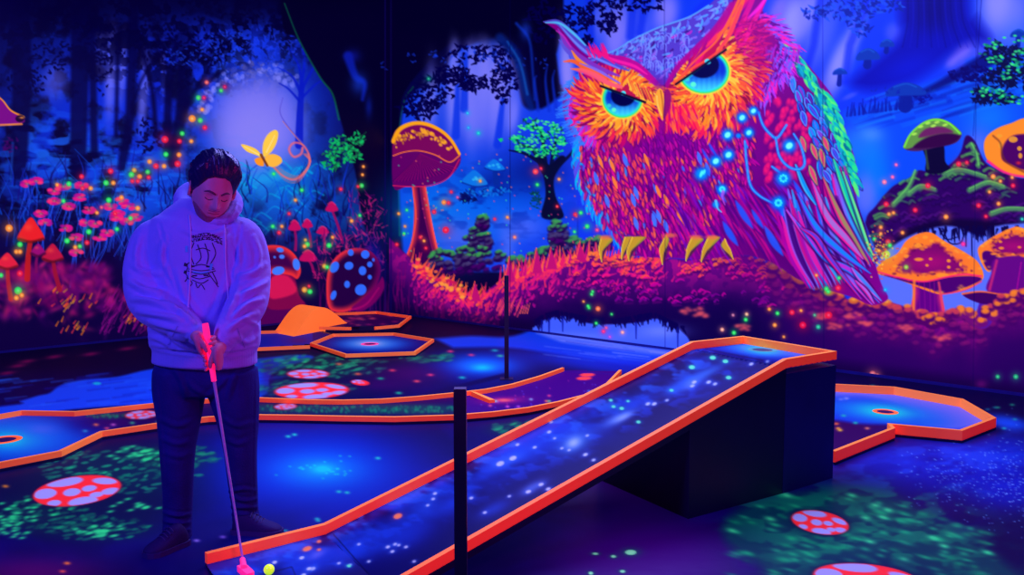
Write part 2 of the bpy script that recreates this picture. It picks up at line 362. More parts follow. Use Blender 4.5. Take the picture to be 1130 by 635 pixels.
    for p, w in (([(700, -10), (696, 40)], 10), ([(712, 0), (706, 36)], 9), ([(790, -10), (770, 12)], 8), ([(905, 0), (898, 50), (890, 76)], 8), ([(958, 0), (938, 50), (932, 90)], 9), ([(650, -10), (652, 54)], 9)):
        c.line(p, w, w, (10, 40, 225), .7, 5)
    # great trunk top right with spreading roots
    c.poly(spl([(985, -245), (992, 0), (996, 30), (990, 46), (972, 62), (940, 90), (960, 100), (1000, 92), (1030, 74), (1062, 50), (1092, 44), (1078, 20), (1068, -10), (1060, -245)], 6), (6, 2, 148), 16, .8)
    c.blob(1030, 10, 26, 36, (3, 0, 112), .8); c.blob(1030, 46, 34, 14, (5, 12, 175), .6); c.blob(1005, 74, 36, 16, (8, 25, 205), .6, ang=-20)
    for i in range(12): c.line(spl([(1000 + i * 6, -30), (1002 + i * 6, 20), (996 + i * 8, 52)], 4), 2, 1, (14, 20, 190) if i % 2 else (2, 0, 110), .5, 2)
    # blue slope on the right
    c.poly(spl([(1282, 70), (1090, 62), (1060, 78), (1020, 92), (985, 108), (948, 118), (930, 128), (960, 170), (950, 330), (1282, 330)], 5), (8, 72, 228), 6)
    for i in range(70):
        x = 940 + r.rand() * 190; y = 112 + r.rand() * 36 - (x - 940) * .14; c.line(spl([(x, y), (x + 18, y - 6), (x + 40, y - 12)], 4), 1, 4, ((4, 20, 150), (10, 110, 235), (3, 40, 190), (20, 130, 240))[i % 4], .45, 2.5)
    for p in ([(1090, 66), (1062, 80), (1040, 92), (1010, 106)],): c.line(spl(p), 16, 5, (2, 0, 95), .8, 5)
    leaf_cluster(c, 1072, 82, 26, 9, 60, (2, 0, 95), 5, .8); leaf_cluster(c, 1010, 108, 18, 6, 26, (3, 8, 130), 4, .7)
    for i in range(34):
        x = 935 + i * 2.2 + r.randn(); y = 128 - (i * .3) ; c.line([(x, y), (x + r.randn() * 2, y - 5 - r.rand() * 12)], 2.4, 1, (3, 20, 145), .75, 1.5)
    c.blob(950, 160, 30, 26, (30, 120, 238), .8, 3); c.blob(960, 195, 26, 36, (0, 130, 240), .7, 3); c.blob(955, 216, 14, 26, (95, 112, 240), .85, 3); c.blob(962, 148, 14, 9, (90, 150, 240), .5); c.blob(1092, 130, 30, 24, (10, 118, 238), .8); c.blob(1080, 160, 16, 20, (90, 112, 240), .8)
    # far blue mushrooms
    for x, y, w, h, st in ((927, 80, 8, 5, 13), (958, 62, 13, 9, 10), (979, 49, 8, 6, 8), (1000, 101, 22, 10, 16), (1124, 38, 9, 6, 12)):
        c.line([(x, y), (x - 1, y + st)], w * .55, w * .7, (4, 25, 140), .95, 1.5)
        c.poly(spl([(x - w, y + h * .5), (x - w * .8, y - h * .4), (x, y - h), (x + w * .75, y - h * .5), (x + w, y + h * .35), (x, y + h * .45)], 5, True), (8, 52, 165), 1.6)
        c.line(spl([(x - w * .6, y - h * .5), (x, y - h * .85), (x + w * .5, y - h * .5)], 4), 1, 1, (20, 100, 210), .7, 2)
    leaf_cluster(c, 990, 100, 40, 3, 10, (6, 30, 160), 3, .7)
    # hanging foliage at the top
    for x, y, rx, ry, n in ((462, 118, 22, 14, 90), (500, 84, 22, 12, 90), (525, 92, 18, 9, 60), (478, 100, 26, 16, 80), (556, 92, 15, 22, 90), (520, 60, 30, 10, 60), (560, 62, 16, 16, 60), (630, 20, 26, 16, 90), (662, 14, 26, 14, 70), (705, 4, 30, 8, 50), (600, 20, 20, 30, 60), (672, 30, 10, 7, 26), (647, 44, 8, 6, 20)):
        leaf_cluster(c, x, y, rx, ry, n, (3, 0, 66), 4.6, .93)
    for x, y, rx, ry, n in ((935, 12, 34, 12, 100), (900, 14, 14, 8, 30), (948, 30, 13, 9, 36), (970, 6, 26, 8, 50)):
        leaf_cluster(c, x, y, rx, ry, n, (5, 30, 150), 4.6, .85, (25, 75, 215))
    for i in range(30): leaf_cluster(c, 560 + r.randn() * 50, 64 + r.randn() * 8, 6, 5, 3, (20, 60, 230), 3, .5)
    # roots and edge light of the middle trunk
    c.line(spl([(552, 42), (570, 62), (580, 100), (586, 118)], 6), 10, 8, (4, 30, 120), .8, 5)
    c.line(spl([(560, 46), (574, 70), (582, 104)], 6), 2, 3, (20, 90, 190), .6, 2)
    for x in (592, 604, 612): c.line(spl([(x, 60 + (x % 7) * 6), (x - 2, 90), (x + 2, 122)], 4), 1, 4, (12, 45, 200), .7, 2.5)
    c.line(spl([(570, 26), (584, 44), (588, 80), (590, 110)], 5), 3, 2, (10, 50, 190), .7, 3); c.blob(580, 34, 6, 10, (20, 60, 220), .6)
    # ---------- painted objects, left wall ----------
    # purple fungus cut by the left edge
    tagged(c, 1, 'mushroom'); c.poly(spl([(-45, 140), (-34, 112), (-10, 104), (2, 110), (12, 122), (26, 130), (24, 136), (0, 138)], 5, True), (120, 10, 130), 1.5)
    c.line(spl([(-36, 112), (-10, 104), (2, 110), (12, 122), (26, 129)], 5), 1, 2, (255, 150, 40), .95, 1.2); c.line([(-20, 139), (24, 137)], 2, 2, (255, 150, 60), .9, 1.2); c.blob(22, 131, 5, 4, (20, 0, 40), .9, hard=1); c.blob(24, 130, 3, 1.2, (255, 160, 60), .8); c.tag = 0
    c.line([(14, 158), (12, 200)], 3, 2, (20, 80, 190), .5, 2)
    leaf_cluster(c, 12, 160, 10, 8, 16, (70, 0, 95), 4, .6)
    # flower meadow with thin blue stems
    fl = [(60, 222), (45, 236), (76, 228), (88, 218), (95, 246), (105, 247), (84, 262), (70, 206), (60, 211), (30, 203), (130, 236), (140, 245), (118, 257), (142, 228), (128, 240), (50, 246), (84, 279), (72, 252), (110, 262), (122, 228), (134, 222), (98, 232), (40, 200), (150, 240), (90, 205)]
    for x, y in fl:
        for k in range(2): c.line(spl([(x, y), (x - 3 + r.randn() * 2, y + 16), (x - 6 + r.randn() * 5, y + 38)], 3), 1.6, .8, (30, 75, 225), .75, 1.2)
    for x, y in fl:
        for k in range(14):
            a = r.rand() * 3.14 * 2; c.blob(x + math.cos(a) * 5.5, y + math.sin(a) * 2.8, 2.8, 1.7, ((235, 20, 130), (190, 10, 140), (255, 50, 110))[k % 3], .8, hard=1.3)
        c.blob(x, y, 3, 1.6, (255, 120, 60), .6)
    # pink bushes low left
    for i in range(700):
        x = -60 + r.rand() * 225; y = 292 + abs(r.randn()) * 30; 
        if y > 378 or (x > 120 and y < 320): continue
        k = i % 7; cc = ((130, 0, 90), (90, 0, 100), (170, 10, 100), (60, 0, 90), (205, 30, 110), (40, 0, 70), (100, 5, 110))[k]
        c.blob(x, y, 4 + r.rand() * 5, 2 + r.rand() * 3, cc, .5 * (1 if y < 350 else .5), ang=r.rand() * 180)
    for bx, by, n in ((68, 336, 16), (80, 362, 14), (144, 352, 16), (62, 322, 6), (96, 334, 6)):
        for i in range(n):
            x = bx + r.randn() * 7; y = by + r.randn() * 3.5; c.line([(x, y), (x + 2 + r.rand() * 2, y - 2 - r.rand() * 4)], 1.8, 1., ((225, 110, 20), (220, 50, 60), (190, 130, 40))[i % 3], .75, 1.2)
    for i in range(90):
        x = 110 + r.rand() * 60; y = 330 + r.rand() * 40; c.line([(x, y), (x + 4 + r.rand() * 9, y - 8 - r.rand() * 12)], 1.4, .4, (150, 10, 130), .5, 1.2)
    tid = 2
    for (x, y, w, h, sx, sy, cc) in ((34, 262, 15, 22, 30, 308, (235, 30, 35)), (8, 292, 12, 13, 12, 330, (225, 30, 60)), (58, 284, 12, 15, 66, 320, (190, 20, 60)), (42, 278, 8, 9, 40, 300, (150, 10, 110))):
        tagged(c, tid, 'mushroom'); tid += 1
        c.line(spl([(x, y), ((x + sx) / 2 - 1, (y + sy) / 2), (sx, sy)], 4), w * .34, w * .45, tuple(int(v * .8) for v in cc), .95, 1.3)
        c.poly(spl([(x - w, y + 1), (x - w * .55, y - h * .55), (x, y - h), (x + w * .5, y - h * .6), (x + w, y + 1), (x + w * .4, y + 4), (x - w * .5, y + 5)], 5, True), cc, 1.6)
        c.line(spl([(x - w * .9, y + 2), (x, y + 5), (x + w * .9, y + 2)], 4), 3, 3, tuple(int(v * .45) for v in cc), .8, 2); c.blob(x - w * .2, y - h * .5, w * .35, h * .2, (255, 90, 60), .45)
        c.tag = 0
    # small mushrooms right of the man
    for (x, y, w, h, sx, sy) in ((366, 231, 7, 8, 378, 268), (325, 252, 7, 9, 326, 276), (339, 249, 6, 7, 343, 272), (356, 256, 7, 6, 358, 278), (340, 286, 10, 10, 346, 300)):
        tagged(c, tid, 'mushroom'); tid += 1
        c.line(spl([(x, y), ((x + sx) / 2 + 1, (y + sy) / 2), (sx, sy)], 4), 2.6, 3.2, (150, 10, 90), .9, 1.2)
        c.poly(spl([(x - w, y + 1), (x - w * .5, y - h * .7), (x, y - h), (x + w * .6, y - h * .6), (x + w, y + 1), (x, y + 3)], 5, True), (190, 10, 90), 1.5); c.line(spl([(x - w * .6, y - h * .7), (x, y - h), (x + w * .6, y - h * .6)], 4), 1, 1, (255, 60, 110), .7, 1.5)
        c.tag = 0
    # pink coral shrubs beside the corner
    for i in range(420):
        x = 345 + r.rand() * 80; y = 215 + r.rand() * 95
        if x < 385 and y < 260: continue
        if x > 392 + (y - 190) * .2 and y < 205: continue
        l = 3 + r.rand() * 6; a = -1.57 + r.randn() * .8
        c.line([(x, y), (x + math.cos(a) * l, y + math.sin(a) * l)], 1.6, .7, ((150, 5, 110), (205, 20, 110), (90, 0, 100), (235, 40, 120))[i % 4], .55, 1.1)
    for i in range(44):
        x = 352 + i * 3.4 + r.randn(); c.line(spl([(x, 352), (x + r.randn(), 332), (x + r.randn() * 3, 305 + r.rand() * 18)], 4), 2, .8, (95, 0, 90), .55, 1.4)
    c.blob(412, 285, 12, 26, (10, 20, 150), .7); c.blob(408, 315, 9, 26, (8, 20, 140), .5)
    # spotted fat mushroom behind the man
    tagged(c, tid, 'spotted_mushroom'); tid += 1
    c.poly(spl([(270, 356), (284, 340), (300, 333), (322, 334), (340, 346), (350, 358), (300, 362)], 5, True), (75, 0, 80), 2.5); c.line(spl([(276, 350), (300, 335), (322, 335), (342, 348)], 5), 2, 2, (170, 10, 110), .8, 2.5)
    c.poly(spl([(296, 300), (322, 302), (330, 326), (336, 338), (300, 342), (296, 330)], 4, True), (120, 5, 70), 2); c.poly(spl([(300, 306), (318, 305), (327, 322), (305, 330), (297, 326)], 4, True), (205, 20, 80), 2.5)
    def sh(X, Y, sd):
        k = smooth01(0, 11, sd)[..., None]; l = smooth01(330, 300, X + Y * .35)[..., None]
        return ((1 - k) * np.array((235, 45, 50)) + k * (np.array((60, 0, 70)) * (1 - l) + np.array((140, 8, 70)) * l)).astype(np.float32)
    c.poly(spl([(282, 310), (280, 285), (292, 272), (312, 272), (326, 282), (332, 298), (328, 308), (320, 304), (300, 302)], 6, True), (0, 0, 0), 1.5, shade=sh)
    for x, y, a, b, an in ((309, 276, 4, 2.6, 10), (311, 283.5, 3, 2.4, 0), (327, 292, 4, 6.5, -10), (303, 284, 1.3, 1.3, 0), (307, 299, 7, 4.6, -12), (290, 285, 3, 3, 0)): c.blob(x, y, a, b, (60, 120, 245), 1, ang=an, hard=1)
    c.tag = 0
    # egg-shaped spotted toadstool
    tagged(c, tid, 'spotted_mushroom'); tid += 1
    def sh(X, Y, sd):
        k = smooth01(0, 9, sd)[..., None]; l = smooth01(425, 375, X)[..., None]
        return ((1 - k) * (np.array((235, 45, 60)) * l + np.array((90, 0, 90)) * (1 - l)) + k * np.array((32, 0, 62))).astype(np.float32)
    c.poly(spl([(363, 340), (360, 318), (363, 296), (375, 280), (392, 274), (410, 278), (420, 294), (417, 312), (408, 326), (392, 340), (376, 345)], 6, True), (0, 0, 0), 1.5, shade=sh)
    c.poly(spl([(388, 340), (400, 330), (416, 314), (422, 306), (424, 318), (414, 334), (398, 344)], 5, True), (110, 0, 90), 2); c.line(spl([(386, 343), (404, 336), (418, 318)], 5), 2, 1, (190, 10, 110), .7, 2)
    for x, y, a, b, an in ((387, 279, 3.2, 3.6, 0), (403, 281, 4.6, 4.6, 20), (369, 295, 4.6, 6.6, 30), (385, 293.5, 5, 4.4, -20), (400, 299, 4.2, 5, 0), (408, 292, 3.0, 3.2, 0), (412, 287, 1.4, 2, 0), (408, 306, 2.3, 2.6, 0), (383, 314, 3.2, 4, 0), (368, 326, 3, 5.4, 20), (398, 320, 6.4, 6, -35)): c.blob(x, y, a, b, (45, 105, 245), 1, ang=an, hard=1)
    c.tag = 0
    # green leafy sprays
    for x, y, rx, ry, n in ((378, 158, 16, 9, 46), (372, 172, 16, 9, 46), (390, 172, 10, 8, 26), (365, 182, 9, 6, 18), (395, 154, 8, 8, 18)):
        leaf_cluster(c, x, y, rx, ry, n, (10, 190, 95), 4., .85, (20, 110, 70))
    c.line(spl([(404, 146), (388, 162), (366, 186)], 4), 1.5, 1, (6, 60, 50), .8, 1.2)
    # swirl of orange light and butterfly
    for k, (w, cc, al) in enumerate(((3.5, (255, 90, 60), .35), (1.5, (255, 120, 70), .8), (1.2, (210, 90, 190), .6))):
        c.line(spl([(298, 180), (312, 194), (326, 197 + k), (339, 186), (341, 172), (334, 160), (324, 158), (319, 165), (324, 173), (332, 170), (334, 163)], 8), w * .6, w, cc, al, 1.4)
    for k in range(7): c.line(spl([(300, 178 + k), (315, 190 + k * 1.6), (330, 194 + k), (342, 180), (341 - k, 170)], 6), .6, 1.4, (235, 110, 110), .45, 1)
    c.line(spl([(334, 158), (318, 140), (309, 124), (312, 108)], 6), 1.6, .6, (80, 70, 200), .8, 1.2); c.line(spl([(334, 160), (322, 146), (312, 134)], 6), 1.4, .6, (230, 120, 90), .7, 1.2)
    tagged(c, tid, 'butterfly'); tid += 1
    yl, yd = (255, 205, 70), (255, 150, 30)
    c.poly(spl([(291, 173), (290, 160), (295, 149), (303, 143.5), (307, 147), (305, 158), (299, 168)], 5, True), yl, 1)
    c.poly(spl([(290, 174), (282, 171), (272, 167), (266, 160), (271, 160), (283, 165)], 5, True), yl, 1)
    c.poly(spl([(292, 174), (300, 170), (309, 173), (311, 179), (304, 184), (296, 183)], 5, True), (255, 185, 60), 1); c.poly(spl([(289, 174), (281, 176), (284, 182), (291, 183)], 5, True), yd, 1)
    c.line([(288, 171), (295, 183)], 3, 2.4, (120, 50, 10), .9, 1); c.line([(294, 168), (303, 150)], 1, .5, (255, 245, 180), .8, 1); c.line([(286, 171), (270, 162)], 1, .5, (255, 245, 180), .8, 1)
    c.tag = 0
    # ---------- painted objects, right wall ----------
    # distant blue mushrooms in the mist
    for x, y, w, h, sx, sy in ((524, 205, 14, 17, 520, 214), (546, 188, 11, 12, 548, 202)):
        tagged(c, tid, 'mushroom'); tid += 1
        c.line([(x, y - 2), (sx, sy)], 5, 7, (4, 40, 150), .9, 1.6)
        c.poly(spl([(x - w, y - h * .3), (x - w * .4, y - h * .85), (x, y - h), (x + w * .6, y - h * .6), (x + w, y - h * .1), (x + w * .3, y + 1), (x - w * .5, y)], 5, True), (10, 115, 225), 1.5)
        for k in range(5): c.blob(x + r.randn() * w * .3, y - h * .5 + r.randn() * 2, 1.8, 1.4, (50, 190, 240), .7, hard=1)
        c.line(spl([(x - w, y - h * .2), (x, y + 1), (x + w, y)], 4), 1.5, 1.5, (3, 30, 140), .8, 1.4); c.tag = 0
    leaf_cluster(c, 540, 212, 26, 5, 40, (10, 120, 220), 4, .7, (3, 30, 130)); leaf_cluster(c, 515, 218, 12, 5, 30, (3, 10, 90), 4, .8)
    # green tree
    tagged(c, tid, 'tree'); tid += 1
    c.poly(spl([(594, 178), (600, 196), (602, 216), (598, 240), (622, 240), (613, 216), (612, 196), (624, 176), (618, 172), (606, 182), (598, 172)], 5, True), (5, 8, 50), 2)
    for p in ([(600, 190), (588, 166), (572, 158)], [(608, 188), (612, 160), (620, 150)], [(603, 188), (598, 150), (592, 138)], [(600, 182), (580, 170), (562, 166)], [(606, 192), (630, 170), (640, 152)]): c.line(spl(p), 5, 1.5, (4, 10, 50), .9, 1.2)
    for x, y, rx, ry, n in ((573, 154, 13, 4, 40), (588, 140, 10, 5, 34), (578, 163, 15, 4, 34), (600, 150, 12, 8, 50), (614, 142, 8, 7, 34), (596, 168, 13, 6, 50), (612, 168, 12, 6, 34), (617, 156, 8, 8, 30), (552, 155, 4, 2, 6), (584, 132, 9, 3, 14)):
        leaf_cluster(c, x, y, rx * .9, ry * .8, int(n * .55), (15, 205, 110), 3.2, .92, (6, 70, 70))
    for i in range(120): 
        a = r.rand() * 6.28; q = math.sqrt(r.rand()); c.blob(595 + math.cos(a) * q * 30, 153 + math.sin(a) * q * 21, 1.6, 1., (70, 245, 120), .8, hard=1)
    c.tag = 0
    leaf_cluster(c, 591, 220, 6, 10, 30, (4, 60, 70), 3, .8)
    # the tall purple mushroom at the corner
    tagged(c, tid, 'mushroom'); tid += 1
    def sh(X, Y, sd):
        l = smooth01(0, 8, sd)[..., None]; return ((1 - l) * np.array((225, 50, 70)) + l * np.array((55, 0, 75))).astype(np.float32)
    c.poly(spl([(452, 176), (463, 174), (468, 200), (473, 230), (480, 262), (492, 312), (468, 306), (448, 290), (455, 262), (457, 230), (454, 200)], 6, True), (0, 0, 0), 1.2, shade=sh)
    c.line(spl([(454, 178), (456, 210), (459, 240), (454, 270), (448, 284)], 6), 1.2, 1.2, (255, 90, 60), .9, 1); c.line(spl([(464, 178), (470, 210), (477, 250), (488, 300), (492, 312)], 6), 1.3, 2.2, (255, 80, 70), .95, 1); c.line(spl([(462, 190), (466, 225), (474, 262), (484, 300)], 6), 1, 1.4, (150, 20, 100), .7, 1)
    cap = spl([(434, 206), (434, 152), (441, 142), (455, 135.5), (470, 136), (486, 143), (498, 154), (508, 171), (506, 184), (492, 198), (470, 205), (450, 206)], 6, True)
    c.poly(cap, (95, 0, 100), 1.2)
    for i in range(40):
        t = i / 39; x = 434 + t * 70; y = 200 - 14 * (t ** 2); c.line(spl([(464, 170), ((464 + x) / 2, (172 + y) / 2), (x, y)], 3), .8, 1., (165, 5, 110) if i % 2 else (50, 0, 80), .6, 1)
    c.poly(spl([(434, 172), (434, 152), (441, 142), (455, 135.5), (470, 136), (486, 143), (498, 154), (508, 170), (495, 178), (478, 170), (455, 166), (442, 170)], 6, True), (120, 5, 90), 1.2)
    c.line(spl([(434, 156), (441, 143), (455, 136.5), (470, 137), (486, 144), (498, 155), (507, 170)], 6), 5, 3, (255, 165, 25), 1, 1.3); c.line(spl([(434, 172), (446, 168), (462, 166.5), (480, 171), (496, 179), (507, 172)], 6), 1.2, 1.4, (255, 120, 50), .95, 1); c.line(spl([(507, 176), (495, 196), (475, 205), (450, 206), (434, 205)], 6), 1.2, 1.2, (225, 30, 90), .9, 1)
    for i in range(70):
        t = r.rand(); x = 436 + t * 62; y = 141 + 19 * (t - .42) ** 2 * 3 + abs(r.randn()) * 5 + 2; c.blob(x, y, 1 + r.rand() * 1.8, .8 + r.rand(), (255, 170, 40) if i % 3 else (200, 120, 40), .85, hard=1, ang=r.rand() * 90)
    c.tag = 0
    # green-topped firs and bushes in the mist
    tagged(c, tid, 'bush'); tid += 1
    for bx, by, n, rx, ry in ((496, 288, 60, 22, 16), (516, 282, 40, 14, 22), (531, 262, 44, 12, 18), (533, 244, 26, 5, 7), (604, 282, 60, 20, 10), (628, 272, 60, 22, 11), (616, 256, 36, 9, 15), (660, 268, 36, 16, 8), (572, 288, 30, 12, 6), (535, 285, 40, 22, 14)):
        for i in range(n):
            a = r.rand() * 6.28; q = math.sqrt(r.rand()); x = bx + math.cos(a) * q * rx; y = by + math.sin(a) * q * ry
            up = math.sin(a) * q
            c.blob(x, y + 2.2, 4, 2.8, (28, 0, 70), .8, hard=2); cc = (60, 165, 80) if up < -.1 else ((70, 60, 110) if up < .5 else (70, 0, 100))
            c.blob(x, y, 3.4, 1.8, cc, .8, hard=1.6, ang=-20)
    c.tag = 0
    # mossy bank with the green mushroom on the right
    tagged(c, tid, 'bush'); tid += 1
    c.poly(spl([(952, 300), (955, 245), (966, 228), (985, 206), (1000, 200), (1014, 188), (1030, 192), (1050, 180), (1060, 168), (1066, 150), (1076, 156), (1088, 180), (1110, 190), (1140, 198), (1282, 200), (1282, 275), (1130, 258), (1100, 262), (1060, 256), (1020, 262), (990, 290)], 5, True), (42, 0, 88), 2)
    for i in range(260):
        x = 955 + r.rand() * 300; t = (x - 955) / 100; top = np.interp(x, [955, 985, 1014, 1050, 1066, 1090, 1140, 1260], [240, 207, 192, 182, 160, 186, 200, 202]); y = top + r.rand() ** 1.2 * 66
        d = (y - top) / 66; cc = ((80, 175, 80) if d < .22 else (58, 110, 90) if d < .45 else (75, 10, 120)) if i % 3 else (45, 0, 100)
        l = 6 + r.rand() * 10; c.line(spl([(x, y), (x + l * .5, y - 3), (x + l, y - 1)], 4), 5, 3.5, (24, 0, 60), .5, 3); c.line(spl([(x, y - 1), (x + l * .5, y - 4), (x + l, y - 2)], 4), 3.4, 2, cc, .7, 1.8)
    for p in ([(1042, 192), (1060, 188), (1088, 196)], [(1070, 210), (1090, 202), (1108, 207)], [(1003, 214), (1016, 206), (1032, 210)], [(1094, 236), (1112, 231), (1140, 232)], [(986, 226), (1002, 208), (1010, 190)], [(1072, 160), (1078, 172), (1080, 184)]):
        c.line(spl(p, 6), 6, 4, (75, 150, 85), .85, 3); c.line(spl([(a, b - 2) for a, b in p], 6), 1.5, 1.5, (110, 215, 90), .7, 1.5)
    c.poly(spl([(1100, 262), (1030, 255), (985, 290), (990, 262), (1040, 242), (1130, 246), (1282, 250), (1282, 268)], 4, True), (12, 0, 48), 6, .9)
    c.tag = 0
    # glade seen under the bank
    c.poly(spl([(966, 292), (985, 272), (1010, 258), (1040, 250), (1060, 252), (1085, 262), (1110, 248), (1282, 250), (1282, 350), (1000, 346), (962, 330)], 4, True), (88, 112, 240), 3)
    for i in range(60):
        x = 1015 + r.rand() * 115; c.line([(x, 250 + r.rand() * 6), (x + r.randn() * 2, 258 + r.rand() * 10)], 3, 1, (8, 0, 60), .9, 1.2)
    for p in ([(1036, 252), (1044, 264), (1056, 262)], [(1040, 252), (1048, 268), (1060, 268), (1064, 258)], [(1072, 256), (1073, 284)], [(1066, 256), (1066, 272)]): c.line(spl(p, 6), 1.6, 1.4, (6, 0, 70), .95, 1)
    tagged(c, tid, 'mushroom'); tid += 1
    c.poly(spl([(1019, 160), (1040, 158), (1043, 178), (1048, 186), (1036, 192), (1022, 190), (1022, 176)], 5, True), (8, 2, 45), 1.6); c.line([(1021, 162), (1024, 186)], 2, 3, (60, 90, 60), .7, 1.5)
    c.poly(spl([(997, 163), (1004, 148), (1018, 135), (1032, 130.5), (1046, 134), (1058, 143), (1061, 150), (1054, 158), (1036, 162), (1012, 167)], 6, True), (70, 30, 80), 1.3)
    c.poly(spl([(997, 163), (1004, 149), (1018, 136), (1032, 131), (1046, 134), (1058, 143), (1060, 149), (1040, 150), (1020, 154), (1006, 163)], 6, True), (95, 150, 60), 1.3)
    c.poly(spl([(1008, 163), (1022, 152), (1042, 147), (1059, 150), (1050, 159), (1030, 163)], 5, True), (48, 0, 60), 2.5); c.poly(spl([(1014, 152), (1022, 142), (1040, 140), (1052, 146), (1036, 148)], 5, True), (105, 30, 90), 2.5)
    c.line(spl([(998, 162), (1005, 148), (1019, 136), (1033, 132), (1047, 136), (1059, 147)], 6), 2, 2, (120, 240, 60), .95, 1.4)
    for x, y in ((1016, 140), (1024, 136), (1034, 135), (1043, 138), (1009, 148), (1030, 139)): c.blob(x, y, 3, 1.4, (175, 240, 80), .85, hard=1, ang=-15)
    c.tag = 0
    # green-lit branches at the right edge
    tagged(c, tid, 'branch'); tid += 1
    for x, y, rx, ry, n in ((1098, 58, 14, 12, 70), (1120, 68, 22, 16, 130), (1104, 88, 20, 10, 90), (1082, 106, 9, 9, 50), (1104, 108, 18, 7, 80), (1150, 80, 24, 34, 90)):
        leaf_cluster(c, x, y, rx, ry, n, (3, 8, 60), 4.4, .9)
    for x, y, n in ((1095, 50, 14), (1100, 66, 18), (1122, 72, 22), (1128, 60, 14), (1086, 100, 18), (1104, 104, 16), (1120, 110, 12), (1112, 84, 8), (1150, 80, 24), (1127, 44, 8)):
        for k in range(n): c.blob(x + r.randn() * 5.5, y + r.randn() * 3.5, 2, 1.2, ((20, 190, 110), (60, 240, 120), (10, 120, 90))[k % 3], .85, hard=1)
    c.tag = 0
    c.line([(1083, 0), (1078, 72)], .8, .8, (2, 0, 80), .6, 1); c.line([(1076, 112), (1074, 150)], .8, .8, (3, 20, 120), .6, 1)
    # ---------- the log / coral bank running across the right wall ----------
    tops = [(430, 262), (444, 276), (470, 300), (492, 312), (510, 322), (530, 326), (556, 306), (575, 298), (600, 292), (624, 284), (650, 280), (680, 284), (720, 284), (760, 286), (800, 280), (826, 282), (850, 292), (880, 308), (905, 318), (935, 330), (960, 334), (985, 334), (1005, 340), (1030, 350), (1058, 340), (1076, 352), (1096, 330), (1130, 322), (1282, 315)]
    tx, ty = zip(*tops)
    TOP = np.interp(X[0], tx, ty)[None, :].astype(np.float32)
    m = smooth01(-1, 3, Y - TOP) * (X > 429); c.region(m, (26, 0, 74))
    up = smooth01(64, 4, Y - TOP + 20 * (N2 - .5)) * m; c.region(up * .85, (118, 5, 128))
    m2 = m * smooth01(.5, .62, N3) * smooth01(50, 0, Y - TOP); c.region(m2 * .55, (200, 15, 130))
    c.region(m * smooth01(40, 84, Y - TOP + 18 * (N1 - .5)), (14, 0, 66))
    c.region(m * smooth01(880, 960, X) * smooth01(10, 30, Y - TOP) * smooth01(95, 40, Y - TOP) * .6, (85, 0, 105))
    # spiky red shrub, left part
    for i in range(900):
        x = 452 + abs(r.randn()) * 120 if i % 2 else 560 + r.rand() * 170
        if x > 800 or (r.rand() < .5 and N2[int(345 - c.y0), int(x - c.x0)] < .5): continue
        t = np.interp(x, tx, ty); y = t + r.rand() ** 1.6 * 44 + 2; d = (y - t) / 44
        a = -1.1 + r.randn() * .45; l = (5 + r.rand() * 10) * (1.2 - d)
        cc = ((255, 100, 55), (250, 45, 90), (225, 20, 120), (170, 5, 130))[min(3, int(d * 3.2 + r.rand() * 1.4))]
        c.line(spl([(x, y), (x + math.cos(a) * l * .6, y + math.sin(a) * l * .5), (x + math.cos(a) * l, y + math.sin(a) * l)], 3), 2.6, .7, cc, .75, 1)
    for i in range(46):
        x = 552 + i * 2.9 + r.randn() * 2; t = np.interp(x, tx, ty); h = 6 + r.rand() * 17; c.line(spl([(x, t + 6), (x + 1, t), (x + 2 + r.randn() * 2, t - h * .8)], 3), 4, .8, ((235, 30, 100), (255, 95, 70), (200, 10, 120))[i % 3], .95, 1)
    for x, h in ((524, 14), (562, 20), (608, 16), (592, 20), (640, 14), (497, 6)): 
        t = np.interp(x, tx, ty); c.poly([(x - 6, t + 8), (x, t - h), (x + 7, t + 8)], (190, 15, 110), 1.5); c.line([(x - 5, t + 6), (x, t - h)], 1.4, 1, (255, 90, 60), .9, 1)
    for i in range(90):
        x = 436 + r.rand() * 120; t = np.interp(x, tx, ty); y = t + 16 + r.rand() * 50; c.line(spl([(x, y + 22), (x + r.randn(), y + 8), (x + r.randn() * 2, y - 6)], 3), 1.6, .7, (120, 0, 100), .5, 1.2)
    for i in range(60):
        x = 455 + r.rand() * 65; t = np.interp(x, tx, ty); c.blob(x, t + r.randn() * 4 + 2, 2.4, 1.7, ((255, 110, 60), (205, 20, 90), (255, 160, 60))[i % 3], .8, hard=1)
    for i in range(26): x = 545 + r.rand() * 26; y = 338 + r.rand() * 12; c.line([(x, y), (x + 5, y - 11)], 1.6, .8, (235, 60, 100), .7, 1)
    for i in range(4): x = 574 + i * 2.6; c.line([(x, 346), (x + 3, 338 - i)], 1.4, .7, (255, 100, 80), .8, 1)
    # scales of coral under the talons
    for i in range(620):
        x = 630 + r.rand() * 250; t = np.interp(x, tx, ty); y = t + r.rand() ** 1.2 * 52; d = (y - t) / 52
        if (x > 850 and d > .55) or N2[int(y - c.y0), int(x - c.x0)] < .44 or (d > .35 and r.rand() < .5): continue
        cc = ((255, 120, 50), (255, 75, 70), (240, 20, 120), (190, 0, 140), (120, 0, 130))[min(4, int(d * 4 + r.rand() * 1.6))]
        l = 3 + r.rand() * 6; c.line(spl([(x, y), (x + l * .5, y - 2.4), (x + l, y - 1)], 3), 2.6, 1.4, cc, .85, 1.1); c.line(spl([(x, y + 2.6), (x + l, y + 2)], 3) if False else [(x, y + 2.6), (x + l, y + 2)], 2.2, 2., (75, 0, 95), .55, 1.3)
